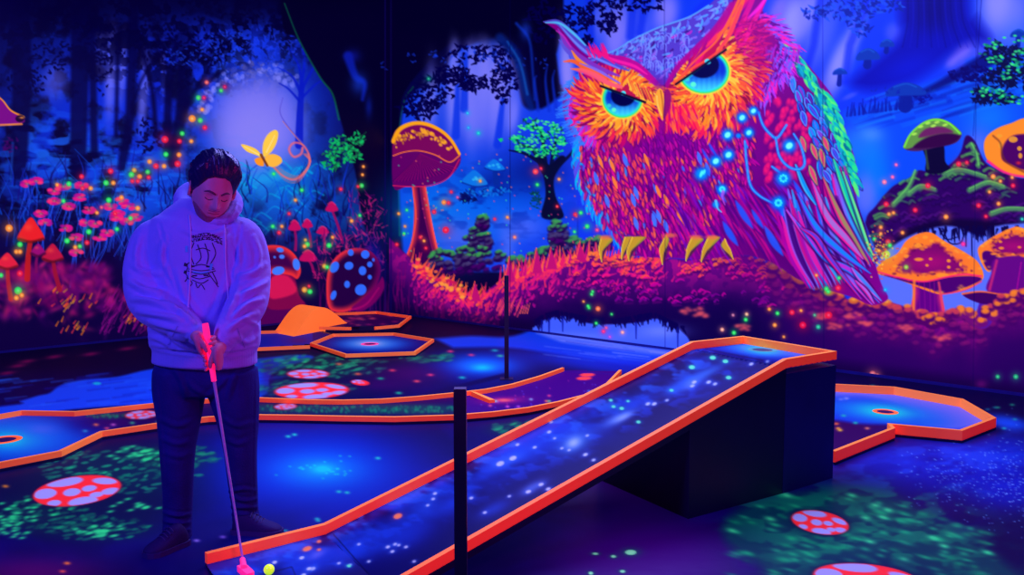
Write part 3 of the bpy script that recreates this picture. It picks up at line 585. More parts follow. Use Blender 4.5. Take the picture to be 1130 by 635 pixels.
    # puffy orange-edged cloud moss to the right
    for i in range(360):
        x = 846 + r.rand() * 430; t = np.interp(x, tx, ty); k = r.rand(); y = t + k ** 1.7 * 40
        cc = (255, 130, 30) if k < .22 else ((220, 70, 70) if k < .5 else (150, 20, 110)); s_ = 5.2 - 2.2 * k
        c.blob(x, y + 3.4, s_ * 1.4, s_, (70, 0, 95), .9, hard=2.5); c.blob(x, y, s_ * 1.15, s_ * .75, cc, .75 if k < .3 else .5, hard=2.)
        if k < .22: c.blob(x, y - 1, s_ * .6, s_ * .35, (255, 185, 60), .7)
    c.region(m * smooth01(24, 62, Y - TOP + 12 * (N2 - .5)) * smooth01(830, 880, X) * .75, (42, 0, 92))
    for x, y, w in ((925, 360, 24), (940, 348, 26), (1000, 362, 20), (1040, 372, 18), (905, 350, 18), (955, 356, 14), (763, 342, 22), (775, 348, 16), (820, 362, 14)):
        for k in range(9): c.blob(x - w / 2 + r.rand() * w, y + r.randn() * 1.6 + (k - 4) * .2, 3.4, 2, (225, 80, 90), .6)
    # dark low band and reeds
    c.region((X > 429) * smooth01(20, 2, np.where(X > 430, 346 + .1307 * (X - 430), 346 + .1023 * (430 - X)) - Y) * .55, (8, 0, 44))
    # lake seen under the arch of the log
    lake = spl([(588, 362), (600, 354), (614, 350), (628, 350), (645, 356), (660, 358), (680, 358), (706, 356), (722, 352), (738, 356), (752, 366), (762, 380), (766, 420), (580, 420)], 5)
    c.poly(lake, (62, 92, 240), 2); c.blob(730, 366, 26, 8, (110, 130, 245), .7); c.blob(640, 372, 60, 6, (100, 120, 245), .5)
    for i in range(120):
        x = 590 + r.rand() * 165; y = np.interp(x, [588, 600, 614, 645, 680, 722, 752], [360, 352, 348, 354, 357, 350, 365]); c.line([(x, y - 4), (x + r.randn() * 3, y + r.rand() * 7)], 3, 1, (8, 0, 70), .95, 1)
    for x, a, b in ((606, 352, 372), (621, 350, 366), (748, 362, 384), (598, 354, 370), (702, 356, 374)): c.line([(x, a), (x, b)], 2, 1.2, (5, 10, 130), .85, 1)
    # ---------- orange mushrooms on the right ----------
    def orange(cap, stem, gills, inner, spots):
        inner = [tuple(p) for p in np.array(inner) + r.randn(len(inner), 2) * 1.1]
        c.poly(stem, (0, 0, 0), 1.3, shade=lambda X, Y, sd: ((1 - smooth01(0, 9, sd))[..., None] * np.array((215, 40, 110)) + smooth01(0, 9, sd)[..., None] * np.array((95, 0, 125))).astype(np.float32))
        c.poly(cap, (255, 125, 35), 1.2)
        c.poly(gills, (72, 0, 105), 1.6)
        c.poly(inner, (120, 5, 100), 4.5)
        ci = np.mean(inner, 0); ri = np.ptp(np.array(inner), 0) / 2
        c.blob(ci[0], ci[1] + 2, ri[0] * .7, ri[1] * .6, (185, 10, 115), .6)
        for k in range(60):
            q = inner[int(r.rand() * len(inner))]; z = .86 + .3 * r.rand(); c.blob(ci[0] + (q[0] - ci[0]) * z + r.randn(), ci[1] + (q[1] - ci[1]) * z + r.randn() * .8, 1 + r.rand() * 2, .7 + r.rand(), (255, 140, 40) if k % 3 else (90, 0, 80), .6, hard=1.2)
        for k in range(26):
            q = cap[int(r.rand() * len(cap))]; z = .86 + .1 * r.rand(); c.blob(ci[0] + (q[0] - ci[0]) * z, ci[1] + (q[1] - ci[1]) * z, 2.4, 1.4, (255, 175, 60), .5)
        for x, y, a, b in spots: c.blob(x, y, a, b, (255, 150, 40), .9, hard=1)
    tagged(c, tid, 'mushroom'); tid += 1
    orange(spl([(966, 298), (975, 288), (990, 280), (1000, 266), (1014, 258), (1028, 257), (1042, 266), (1062, 277), (1078, 288), (1085, 301), (1083, 310), (1066, 320), (1040, 325), (1020, 320), (990, 308), (970, 303)], 6, True),
           spl([(1007, 306), (1036, 308), (1040, 330), (1042, 346), (1028, 352), (1006, 344), (1008, 324)], 5, True),
           spl([(972, 303), (990, 306), (1020, 311), (1048, 306), (1074, 305), (1083, 309), (1064, 318), (1042, 324), (1022, 318), (995, 310)], 6, True),
           spl([(990, 298), (1002, 280), (1012, 272), (1022, 274), (1034, 268), (1050, 282), (1066, 296), (1058, 300), (1030, 301), (1004, 302)], 6, True),
           [(1013, 271, 4, 2.6), (1021, 262, 3, 2), (1028, 266, 2.4, 1.6), (1014, 286.5, 5, 1.8), (1027, 286, 2, 1.4), (1047, 288, 2.2, 1.8), (1047, 295, 2, 1.6), (1023, 293, 1.8, 1.4), (1040, 304, 7, 2.4), (988, 294, 3, 1.6), (1060, 292, 1.6, 2.2), (1000, 283, 2.6, 2)])
    c.line(spl([(968, 300), (990, 306), (1018, 311), (1044, 306), (1064, 303), (1083, 305)], 6), 1.6, 2, (250, 30, 110), .9, 1.2); c.line(spl([(1083, 311), (1066, 320), (1040, 325)], 5), 1.4, 1.4, (240, 40, 110), .8, 1.2)
    c.line([(1009, 310), (1008, 342)], 3, 3, (255, 130, 40), .85, 2); c.line([(1036, 312), (1041, 342)], 2.5, 3, (235, 70, 90), .85, 2)
    for x in (1014, 1020, 1026, 1031): c.line([(x, 312), (x + 1, 344)], 1, 1, (150, 10, 140), .6, 1.2)
    c.tag = 0
    tagged(c, tid, 'mushroom'); tid += 1
    orange(spl([(1079, 276), (1086, 268), (1102, 258), (1118, 251), (1124, 250.5), (1140, 256), (1165, 268), (1176, 284), (1140, 290), (1110, 286), (1100, 285), (1092, 300), (1084, 292)], 6, True),
           spl([(1100, 286), (1130, 284), (1134, 300), (1128, 328), (1108, 330), (1092, 318), (1096, 300)], 5, True),
           spl([(1084, 280), (1090, 277), (1102, 283), (1098, 292), (1092, 299), (1086, 291)], 5, True),
           spl([(1096, 276), (1098, 266), (1116, 259), (1132, 262), (1150, 276), (1120, 281)], 5, True), [(1105, 274, 3, 1.4), (1104, 267, 2, 1.2), (1118, 281, 2, 1.2), (1125, 273, 2, 1.2), (1140, 275, 3, 2)])
    c.poly(spl([(1098, 286), (1130, 284), (1134, 304), (1126, 330), (1090, 322), (1094, 302)], 5, True), (98, 5, 125), 2); c.line([(1100, 288), (1092, 320)], 3, 3, (205, 40, 110), .8, 2); c.line([(1127, 290), (1121, 326)], 1.4, 1.4, (190, 10, 150), .7, 1.5)
    c.tag = 0
    tagged(c, tid, 'mushroom'); tid += 1
    c.poly(spl([(1084, 330), (1098, 332), (1096, 352), (1088, 362), (1076, 360), (1078, 344)], 5, True), (80, 20, 160), 2)
    c.poly(spl([(1062, 325), (1080, 322), (1100, 324), (1108, 332), (1096, 336), (1078, 334)], 5, True), (60, 0, 90), 1.3); c.line(spl([(1062, 324.5), (1082, 322), (1104, 325)], 5), 2, 1.4, (255, 110, 50), .9, 1.2)
    c.tag = 0
    for i in range(140):
        x = 1056 + r.rand() * 220; y = np.interp(x, [1056, 1066, 1080, 1096, 1105, 1130, 1280], [346, 342, 356, 346, 330, 324, 318]) + r.randn() * 2.5; c.blob(x, y + 3, 6, 5, (110, 10, 110), .8, hard=2.5); c.blob(x, y, 4, 3, (255, 135, 35), .85, hard=2)
    tagged(c, tid, 'mushroom'); tid += 1
    c.poly(spl([(1086, 166), (1088, 152), (1100, 142), (1116, 136), (1135, 130), (1175, 134), (1200, 160), (1180, 196), (1130, 196), (1108, 190), (1092, 180)], 6, True), (255, 140, 30), 1.4)
    c.poly(spl([(1106, 164), (1114, 152), (1130, 148), (1170, 150), (1176, 176), (1136, 188), (1116, 182), (1106, 176)], 5, True), (72, 0, 90), 2.5)
    for x, y, a, b in ((1118, 154, 5, 3.4), (1125, 164, 2.5, 2.5), (1126, 172, 2.2, 3), (1103, 150, 3, 2), (1104, 160, 2, 4)): c.blob(x, y, a, b, (240, 160, 40), .9, hard=1)
    c.line(spl([(1096, 150), (1104, 158), (1106, 170), (1112, 180), (1130, 190)], 5), 2, 2, (110, 50, 30), .7, 2); c.line(spl([(1090, 178), (1108, 190), (1130, 195), (1170, 197)], 5), 3, 2, (250, 30, 130), .9, 1.6); c.blob(1124, 180, 3, 2, (240, 40, 40), .8)
    c.tag = 0
    for i in range(70):
        x = 1000 + r.rand() * 56 if i % 2 else 1086 + r.rand() * 50; y = np.interp(x, tx, ty) + r.rand() * 9 - 2; c.blob(x, y + 3, 5, 4, (80, 0, 95), .9, hard=2.5); c.blob(x, y, 4, 2.6, (255, 135, 35) if r.rand() < .6 else (205, 60, 80), .85, hard=2)
    paint_owl(c, tid)
    # fireflies everywhere
    G, Rr, O = (40, 235, 90), (240, 25, 60), (255, 140, 50)
    dots = [(219, 108, 2.6, G), (225, 108, 2.2, (220, 20, 90)), (228, 91, 2.2, (240, 90, 90)), (244, 100, 2, G), (248, 96, 2.2, (190, 20, 90)), (223, 121, 2, O), (221, 133, 2.6, G), (212, 131, 3.8, O), (226, 141, 2.6, (235, 20, 70)), (201, 147.5, 2.4, G), (182, 154, 3.8, Rr), (198, 156, 2.6, Rr), (211, 156, 2.2, O), (183, 170.5, 2.6, G), (197.5, 171, 2.6, O), (196, 181, 3.4, Rr), (172, 183.5, 3, Rr), (181, 183.5, 2.4, O), (165, 178.5, 2.4, O), (148, 188, 2.4, O), (163, 190, 2.4, G), (145, 193, 3, G), (154, 195, 2.6, O), (122, 189, 3, Rr), (146, 200, 2.2, Rr), (152, 200, 2.2, Rr), (164, 196, 2.2, Rr), (117, 202, 2.8, G), (125, 202, 2.4, O), (90, 195, 2.6, Rr), (76, 203, 2.6, G), (63, 204, 2, O), (100, 208, 2.4, O), (91, 208, 2.4, Rr), (120, 221, 2.8, G), (134, 218, 2.4, O), (127, 236, 2.2, Rr), (112, 229, 2, (220, 60, 100)), (152, 230, 2.6, O), (98, 256, 2.8, G), (96, 268, 2.6, Rr), (74, 266, 2.8, G), (88, 272, 2.2, G), (83, 273, 2.2, O), (10, 252, 4, O), (22, 270, 2.8, G), (18, 278, 2.4, O), (22, 278, 2.4, O), (22, 302, 3.2, Rr), (20, 321, 4, G), (24, 326, 2.4, O), (18, 329, 2.6, O), (1, 304, 2.4, G), (70, 222, 2.2, G), (144, 241, 2.2, G), (107, 235, 2, O), (129, 253, 2.2, G), (333, 210, 2, G), (326, 221, 1.8, O), (376, 209, 2, Rr), (301, 250, 2, G), (311, 250, 1.8, O), (308, 257, 2.2, Rr), (319, 236, 1.8, Rr), (337, 265, 1.6, O), (339, 270, 2.6, G), (336, 272, 2, O), (363, 271, 2.6, G), (367, 262, 1.8, O), (358, 294, 2.4, O), (361, 295, 2, G), (336, 320, 3, O), (342, 322, 2.6, G), (341, 316, 1.6, Rr), (302, 192, 1.8, G), (399, 205, 2.4, G), (395, 206, 1.6, Rr), (400, 193, 1.6, O), (401, 184, 1.6, O), (388, 244, 2, O), (397, 238, 1.6, G), (490, 223.5, 2.6, O), (495, 224, 2, Rr), (498, 212, 1.8, Rr), (479, 234, 2.4, Rr), (492, 254, 3.6, Rr), (591, 189.5, 3, (255, 60, 70)), (593, 204, 1.8, G), (597, 186, 1.6, Rr), (635, 237, 2.4, Rr), (641, 235, 2, G), (648, 250, 2.4, G), (659, 254, 2, (230, 60, 120)), (634, 256, 1.6, G), (617, 198, 1.6, O), (615, 228, 1.6, Rr), (568, 262, 1.8, (255, 120, 90)), (560, 240, 1.6, O), (546, 242, 1.6, Rr), (440, 236, 1.6, O), (446, 258, 1.6, G), (447, 250, 1.4, O), (464, 262, 2, Rr), (468, 266, 1.6, O), (470, 274, 1.8, Rr), (438, 270, 2, Rr), (449, 232, 1.4, G), (530, 200, 1.6, O), (505, 218, 1.4, (220, 60, 140)), (650, 340, 1.4, G), (654, 322, 1.4, G), (660, 341, 2.6, (255, 110, 60)), (649, 338, 1.6, G), (653, 325, 1.6, G), (644, 333, 1.2, O), (658, 357, 1.6, G), (666, 366, 2, (245, 30, 110)), (687, 367, 1.8, (255, 150, 140)), (669, 362, 1.4, (235, 60, 120)), (675, 347, 1.2, G), (673, 372, 1.6, (170, 60, 200)),
            (912, 319, 2.4, G), (914, 322, 2, G), (925, 318, 3, Rr), (926, 307, 1.8, G), (901, 304, 1.6, O), (858, 346, 2, G), (874, 345, 2.8, Rr), (914.5, 348, 3.8, (235, 20, 60)), (884, 343, 1.6, O), (899, 348, 1.8, (60, 150, 110)), (886, 359, 3.6, (230, 10, 60)), (855, 359, 2.2, O), (903, 361, 2.4, (30, 180, 130)), (824, 347, 1.8, (255, 170, 130)), (823, 353, 2, G), (849, 341.5, 1.8, O), (810, 367.5, 2.2, G), (797, 364, 2, (255, 160, 130)), (809, 348, 1.6, (180, 100, 130)), (865, 372, 1.4, O), (976, 201, 2.4, (255, 110, 140)), (985, 195.5, 1.8, (255, 90, 150)), (989, 182, 1.6, (255, 90, 150)), (978, 225.5, 2.8, Rr), (986, 235, 1.8, O), (981, 236.5, 2, O), (1010, 232, 2.6, Rr), (1024, 205, 2.8, Rr), (1058, 181, 2.8, Rr), (1067, 179.5, 2, Rr), (1096, 195, 2.6, O), (1104, 200, 1.8, O), (1117, 196, 1.8, O), (1118, 205, 2.4, Rr), (1080, 227, 2.6, Rr), (1102, 225, 2.2, O), (1088, 239, 2, Rr), (1044, 239.5, 2.6, O), (1092, 212, 1.8, O), (972, 251, 2, O), (996, 257, 2, O), (980, 267, 2.8, Rr), (982, 271, 2.2, G), (978, 281, 4.2, (190, 225, 60)), (970, 277, 1.8, O), (965, 264, 2, G), (972, 258, 1.8, O), (1128, 242, 1.8, (20, 180, 150)), (1063, 269.5, 2.2, (255, 30, 130)), (977, 320, 2, (20, 160, 230)), (1000, 295, 2.4, (140, 200, 60)), (1101, 416, 2.2, (30, 170, 110)), (1121, 416, 2.6, (30, 170, 110)), (963, 413, 3.2, (220, 100, 110)), (968, 415, 2.4, (220, 110, 100)), (528, 147, 2, (10, 190, 200)), (473, 87, 2, (10, 130, 110)), (516, 125, 1.6, (20, 170, 235)), (517, 141, 1.6, (20, 150, 235))]
    for x, y, rr, cc in dots: dot(c, x, y, rr, cc)
    c.blob(1083, 424, 7, 5, (110, 10, 110), .6)
    for i in range(90):
        x = 965 + r.randn() * 7; y = 277 + r.randn() * 12; c.blob(x + 6, y, .9, .9, (255, 200, 60) if i % 2 else (220, 80, 60), .8, hard=1)
    for i in range(130):
        x = 440 + r.rand() * 220; y = 170 + r.rand() * 110; c.blob(x, y, .9, .9, ((255, 120, 90), (60, 220, 150), (235, 60, 120))[i % 3], .6, hard=1)
    # seams between the printed panels
    for x in (425, 431.5): c.line([(x, -240), (x, 350)], 1.2, 1.2, (14, 4, 92), .7, 1.2)
    for x, dx in ((563, 0), (733, 1), (907, 2), (1080, -6)): c.line([(x, -240), (x + dx, 440)], .8, .8, (2, 0, 70), .45, .8)
    return c
def paint_owl(c, tid):
    r = c.r
    U = 'owl'
    body = spl([(600, 24), (614, 24), (627, 31), (637, 39), (645, 49), (655, 53), (668, 59), (676, 57), (698, 44), (723, 32), (743, 25), (762, 18), (780, 8), (797, -8), (818, -30), (848, -22), (846, 0), (842, 14), (856, 28), (871, 41), (880, 57), (893, 73), (906, 89), (918, 105), (926, 124), (935, 150), (943, 174), (947, 196), (945, 216), (954, 251), (963, 281), (972, 312), (980, 330), (962, 337), (940, 328), (906, 318), (880, 308), (856, 292), (835, 284), (812, 282), (780, 286), (740, 285), (700, 282), (682, 268), (668, 252), (654, 231), (640, 211), (633, 190), (633, 168), (636, 156), (627, 140), (621, 122), (623, 104), (632, 90), (641, 84), (648, 76), (640, 66), (630, 54), (621, 40), (606, 28)], 5, True)
    tagged(c, tid, 'owl')
    c.poly(body, (125, 0, 132), 1.4)
    B = [tuple(p) for p in body]
    def ok(x, y): return inpoly(B, x, y)
    # darker and brighter airbrushed areas of the plumage
    for x, y, rx, ry, cc, al in ((870, 150, 40, 60, (95, 0, 105), .8), (760, 170, 50, 40, (150, 0, 140), .6), (850, 250, 60, 60, (75, 0, 100), .8), (720, 240, 50, 24, (110, 0, 125), .7), (670, 180, 26, 50, (185, 10, 130), .5), (740, 160, 40, 12, (110, 0, 130), .8), (835, 70, 22, 34, (150, 0, 120), .8), (900, 280, 50, 40, (60, 0, 95), .7)):
        c.blob(x, y, rx, ry, cc, al)
    # fringe of cyan-blue feathers down the left flank
    for i in range(150):
        t = i / 149.; x, y = [np.interp(t, np.linspace(0, 1, 9), v) for v in ((636, 634, 636, 642, 650, 658, 668, 680, 690), (155, 172, 192, 210, 226, 238, 250, 262, 270))]
        a = 2.0 - .9 * t + r.randn() * .25; l = 8 + r.rand() * 8
        x += r.rand() * 7; c.line(spl([(x + 3, y - 4), (x + math.cos(a) * l * .5, y + math.sin(a) * l * .5), (x + math.cos(a) * l * .6 + 1, y + math.sin(a) * l)], 3), 3.6, .9, ((10, 160, 240), (30, 110, 245), (90, 70, 220), (0, 190, 225))[i % 4], .9, 1)
    # chest feathers
    pal = [(240, 15, 125), (225, 10, 150), (255, 75, 75), (255, 110, 60), (190, 0, 150), (140, 0, 150), (205, 20, 120), (92, 0, 120)]
    for i in range(1700):
        x = 640 + r.rand() * 190; y = 140 + r.rand() * 140
        if not ok(x, y + 6) or x > 700 + (270 - y) * .9 + 60: continue
        dx = (x - 730) / 100.; a = 1.57 + (.55 * (-dx)) * -1 * .0 + (.25 if x < 690 else -.1 - .35 * max(0, dx)); a = 1.25 + .2 * r.randn() if x > 665 else 1.5 + .2 * r.randn()
        l = 5 + r.rand() * 7
        warm = .8 * np.exp(-((x - 686) / 28.) ** 2 - ((y - 198) / 44.) ** 2)
        k = r.rand()
        cc = pal[(2 if k < .5 else 3)] if k < warm * .75 else pal[int(r.rand() * 8)]
        if r.rand() < .07 and y < 250: cc = ((50, 110, 240), (90, 80, 235), (40, 150, 240))[i % 3]
        if 700 < x < 790 and y < 170: cc = ((150, 0, 150), (120, 0, 140), (205, 10, 150))[i % 3]
        ex, ey = x + math.cos(a) * l, y + math.sin(a) * l
        c.line([(x + .9, y + .8), (ex + .9, ey + .8)], 3.2, 1.2, (85, 0, 100), .5, 1.2, mid=4.4)
        c.line([(x, y), (ex, ey)], 1.0, .7, cc, .85, 1., mid=2.6)
    for x, y in ((688, 170), (668, 215), (700, 206), (697, 214), (720, 236), (725, 232), (656, 190), (733, 243), (779, 180), (770, 168), (700, 240)):
        c.line([(x, y), (x + 4, y + 14)], 1, 1, (60, 120, 245), .9, 1, mid=5)
    for x, y in ((673, 176), (711, 170), (676, 195), (733, 215), (747, 231), (724, 205), (660, 172)): c.line([(x, y), (x + 5, y + 13)], 1, 1, (255, 130, 50), .95, 1, mid=4)
    # thigh and lower body, long sweeping streaks
    for i in range(300):
        x = 735 + r.rand() * 150; y = 190 + r.rand() * 90
        if not ok(x + 12, y + 20): continue
        a = 1.15 - .15 * r.rand() - max(0, (x - 780)) * .002; l = 16 + r.rand() * 30
        cc = ((175, 0, 150), (85, 0, 110), (210, 10, 130), (70, 0, 120), (120, 10, 190), (150, 0, 120))[i % 6]
        c.line(spl([(x, y), (x + math.cos(a) * l * .5 + 1, y + math.sin(a) * l * .5), (x + math.cos(a) * l, y + math.sin(a) * l)], 3), 1, .6, cc, .6, 1.2, mid=2.8)
    for x, y, l, w in ((812, 222, 30, 7), (798, 245, 26, 7), (844, 250, 32, 8), (866, 268, 52, 8), (876, 200, 30, 6), (830, 232, 20, 5), (790, 205, 18, 4), (858, 225, 26, 5), (775, 165, 16, 3), (782, 158, 14, 3)):
        c.line(spl([(x, y), (x + l * .28, y + l * .5), (x + l * .62, y + l)], 4), 1, 1, (30, 90, 240), .85, 2, mid=w)
    # ---- wing: pink dotted shoulder ----
    for i in range(110):
        x = 845 + r.rand() * 50; y = 110 + r.rand() * 90; 
        if (x - 845) > (y - 90) * .8 + 20: continue
        c.blob(x, y, 3, 4.5, (205, 10, 110), .7, hard=2, ang=20); c.blob(x, y - 1, 1.8, 2.6, (255, 25, 110), .6, hard=1.5)
    # layered blue / violet wing feathers, right half
    def vane(x, y, l, w, a, cc, edge, core=None):
        ca, sa = math.cos(a), math.sin(a)
        pts = [(0, 0), (.25, .5), (.6, .5), (1, 0), (.6, -.5), (.25, -.5)]
        P = spl([(x + ca * u * l - sa * v * w, y + sa * u * l + ca * v * w) for u, v in pts], 4, True)
        c.poly(P, (45, 0, 90), 1.5, .8); Q = spl([(x + ca * (u * .92 + .02) * l - sa * v * w * .82, y + sa * (u * .92 + .02) * l + ca * v * w * .82) for u, v in pts], 4, True)
        c.poly(Q, edge, 1); Q = spl([(x + ca * (u * .8 + .08) * l - sa * v * w * .5, y + sa * (u * .8 + .08) * l + ca * v * w * .5) for u, v in pts], 4, True)
        c.poly(Q, cc, 1)
        if core: c.line([(x + ca * l * .1, y + sa * l * .1), (x + ca * l * .85, y + sa * l * .85)], .8, .6, core, .7, .8)
    ks = 0
    for row in range(9):
        for i in range(5):
            x = 872 + i * 10 + row * 4.6 + r.randn() * 1.5; y = 84 + row * 13 + i * 8 + r.randn() * 2
            if not ok(x + 6, y + 14): continue
            ks += 1
            vane(x, y, 19 + r.rand() * 7, 8, 1.15 + r.randn() * .12, ((40, 70, 205), (20, 130, 225), (110, 60, 190), (60, 20, 150))[ks % 4], ((30, 170, 235), (90, 150, 245), (0, 110, 225))[ks % 3], (160, 60, 200))
    # turquoise-green leading edge
    gx = [(872, 42), (884, 62), (897, 80), (909, 96), (920, 112), (927, 130), (935, 152), (942, 176), (946, 198)]
    for i in range(190):
        t = i / 189.; x, y = [np.interp(t, np.linspace(0, 1, 9), [p[k] for p in gx]) for k in (0, 1)]
        x -= r.rand() * 14; y += r.rand() * 4; a = 1.05 + r.randn() * .2; l = 9 + r.rand() * 9
        c.line([(x, y), (x + math.cos(a) * l, y + math.sin(a) * l)], 1.5, .8, ((40, 230, 130), (15, 200, 170), (10, 160, 190), (90, 245, 110), (0, 110, 140))[i % 5], .9, 1, mid=4.4)
    # lilac fur collar between face and wing
    for i in range(300):
        t = r.rand(); x = np.interp(t, [0, .35, .7, 1], [842, 868, 862, 838]) + r.randn() * 5; y = np.interp(t, [0, .35, .7, 1], [18, 48, 82, 112]) + r.randn() * 3
        a = -.2 + t * 1.9 + r.randn() * .25; l = 6 + r.rand() * 8
        c.line([(x, y), (x + math.cos(a) * l, y + math.sin(a) * l)], 2.2, .6, ((225, 40, 215), (170, 60, 230), (110, 90, 235), (250, 30, 160), (90, 0, 130))[i % 5], .85, 1)
    for i in range(160):
        x = 838 + r.rand() * 46; y = 50 + r.rand() * 62; 
        if x - 838 > (112 - y) * .9: continue
        a = 1.9 + r.randn() * .2; l = 6 + r.rand() * 8; c.line([(x, y), (x + math.cos(a) * l, y + math.sin(a) * l)], 2.4, .7, ((140, 60, 215), (90, 110, 240), (190, 30, 190), (70, 0, 120))[i % 4], .7, 1)
    # long primaries and tail
    for i in range(34):
        t = i / 33.; x0 = 858 + t * 76; y0 = 178 + r.rand() * 34 + (1 - t) * 34; x1 = 892 + t * 78; y1 = 318 + t * 8 - 40 * t * t
        cc = ((175, 0, 150), (25, 110, 240), (235, 20, 150), (140, 80, 220), (60, 0, 110), (110, 110, 235), (200, 10, 120), (40, 160, 235))[i % 8]
        mx, my = (x0 + x1) / 2 - 3, (y0 + y1) / 2 + 2
        c.line(spl([(x0, y0), (mx, my), (x1, y1)], 8), 1.5, 1, cc, .9, 1.3, mid=7); c.line(spl([(x0 + 2, y0), (mx + 3, my), (x1 + 1, y1)], 8), .8, .8, (70, 0, 110), .8, 1)
    LF = [([(920, 176), (934, 214), (950, 252), (962, 284)], 7, (10, 190, 170), (60, 235, 140)), ([(908, 196), (926, 236), (944, 268), (958, 290)], 7, (150, 140, 90), (235, 40, 120)),
          ([(896, 200), (912, 238), (934, 264), (952, 286)], 9, (160, 110, 200), (245, 30, 150)), ([(880, 214), (900, 250), (926, 276), (960, 302)], 8, (20, 130, 235), (100, 60, 220)),
          ([(868, 232), (896, 268), (924, 292), (952, 322), (962, 336)], 8, (120, 90, 225), (220, 60, 200)), ([(880, 246), (910, 284), (940, 300), (970, 334)], 7, (190, 40, 200), (30, 110, 230)),
          ([(884, 252), (900, 262), (916, 286), (950, 330)], 6, (90, 60, 210), (230, 20, 130)), ([(930, 190), (944, 230), (957, 268), (963, 282)], 3, (120, 235, 130), (60, 220, 150)),
          ([(940, 296), (952, 310), (972, 332)], 6, (60, 130, 230), (200, 90, 220)), ([(944, 310), (956, 322), (964, 335)], 4, (170, 100, 225), (230, 30, 150)), ([(878, 182), (888, 206), (900, 226)], 5, (10, 140, 225), (60, 190, 240))]
    for p, w, cc, e in LF:
        c.line(spl(p, 8), 2, 1.5, (50, 0, 90), .8, 2, mid=w + 4); c.line(spl(p, 8), 1.5, 1, e, .95, 1.2, mid=w); c.line(spl([(x + .8, y) for x, y in p], 8), .6, .6, cc, .95, 1.2, mid=w * .6); 
    for x, y, l, a in ((895, 158, 16, 1.2), (884, 150, 14, 1.3), (905, 163, 18, 1.35), (893, 182, 20, 1.2), (908, 150, 14, 1.2)): vane(x, y, l + 6, 7, a, (225, 60, 110), (150, 170, 90))
    # ---- face ----
    # magenta mask edge, left
    for i in range(240):
        t = r.rand(); x = np.interp(t, [0, .3, .6, 1], [644, 627, 628, 650]) + r.rand() * 9; y = np.interp(t, [0, .3, .6, 1], [84, 104, 130, 158]); a = 2.6 - t * 1.2 + r.randn() * .25; l = 6 + r.rand() * 7
        c.line([(x + 4, y - 2), (x + math.cos(a) * l * .8, y + math.sin(a) * l)], 2.4, .7, ((215, 20, 190), (240, 40, 200), (130, 60, 230), (245, 15, 130), (60, 110, 240))[i % 5], .85, 1)
    for i in range(70):
        y = 80 + r.rand() * 80; x = np.interp(y, [80, 100, 125, 150, 160], [638, 625, 621, 634, 640]); a = 2.4 + r.randn() * .3; c.line([(x + 5, y), (x + math.cos(a) * 9, y + math.sin(a) * 7)], 2, .6, (50, 130, 245), .8, 1)
    def disc(cx, cy, x0, x1, y0, y1, n, a0, a1, skip=None):
        for i in range(n):
            a = a0 + (a1 - a0) * r.rand(); q = .34 + .66 * r.rand()
            ca, sa = math.cos(a), math.sin(a); RX = x1 if ca > 0 else x0; RY = y1 if sa > 0 else y0
            x, y = cx + ca * q * RX, cy + sa * q * RY; l = (7 + r.rand() * 9)
            if skip and skip(x, y): continue
            aa = a + r.randn() * .16 + .15
            if q < .6: cc = ((255, 205, 60), (255, 165, 40), (255, 120, 40), (235, 60, 50))[i % 4]
            elif q < .82: cc = ((255, 140, 30), (255, 90, 45), (230, 40, 70), (255, 180, 50), (140, 10, 60))[i % 5]
            else: cc = ((255, 70, 50), (240, 25, 80), (200, 5, 100), (255, 110, 50), (120, 0, 100))[i % 5]
            c.line(spl([(x, y), (x + math.cos(aa) * l * .5, y + math.sin(aa) * l * .5), (x + math.cos(aa + .2) * l, y + math.sin(aa + .2) * l)], 3), 1.2, .6, cc, .9, .9, mid=2.8)
    c.blob(688, 112, 50, 44, (190, 20, 70), .95, 6); c.blob(780, 84, 60, 56, (200, 15, 70), .9, 6)
    disc(688, 110, 52, 42, 34, 42, 620, 0, 6.283)
    disc(779, 80, 44, 62, 50, 66, 900, -1.2, 3.6, lambda x, y: y < 92 - (x - 745) * 1.15)
    c.blob(836, 60, 18, 30, (165, 0, 110), .55); c.blob(735, 128, 6, 24, (140, 0, 130), .8)
    for i in range(140):    # red beard between the eyes
        x = 735 + r.rand() * 34; y = 112 + r.rand() * 26; a = 1.4 + (x - 745) * -.012 + r.randn() * .1; c.line([(x, y), (x + math.cos(a) * 12, y + math.sin(a) * 12)], 1.2, .6, ((255, 60, 60), (240, 10, 80), (200, 0, 110), (255, 110, 50))[i % 4], .85, 1, mid=2.6)
    for i in range(90):    # right tuft: magenta and orange streaks going up
        t = r.rand(); x = 752 + t * 66; y = 84 - t * 78; l = 22 + r.rand() * 24; a = -.86 + r.randn() * .08
        c.line(spl([(x, y), (x + math.cos(a) * l * .5 + 1, y + math.sin(a) * l * .5), (x + math.cos(a - .14) * l, y + math.sin(a - .14) * l)], 3), 1.4, .8, ((255, 90, 50), (235, 15, 110), (150, 0, 120), (255, 50, 90), (200, 0, 130))[i % 5], .9, 1.1, mid=3.6)
    for p, w, cc in (([(800, 50), (812, 20), (824, -10)], 6, (255, 105, 50)), ([(790, 60), (806, 36), (818, 6)], 4, (255, 60, 80)), ([(812, 40), (824, 14), (836, -12)], 6, (220, 10, 140)), ([(820, 50), (832, 24), (846, -4)], 5, (240, 20, 150)), ([(826, 20), (838, 8), (848, -6)], 4, (250, 30, 200))): c.line(spl(p, 6), 2, 2, cc, .9, 1.5, mid=w)
    for i in range(120):
        x = 812 + r.rand() * 34; y = 22 + r.rand() * 40; a = -.3 + r.randn() * .4; c.line([(x, y), (x + math.cos(a) * 9, y + math.sin(a) * 9)], 2, .7, ((205, 10, 110), (150, 0, 110), (240, 20, 130))[i % 3], .7, 1.1)
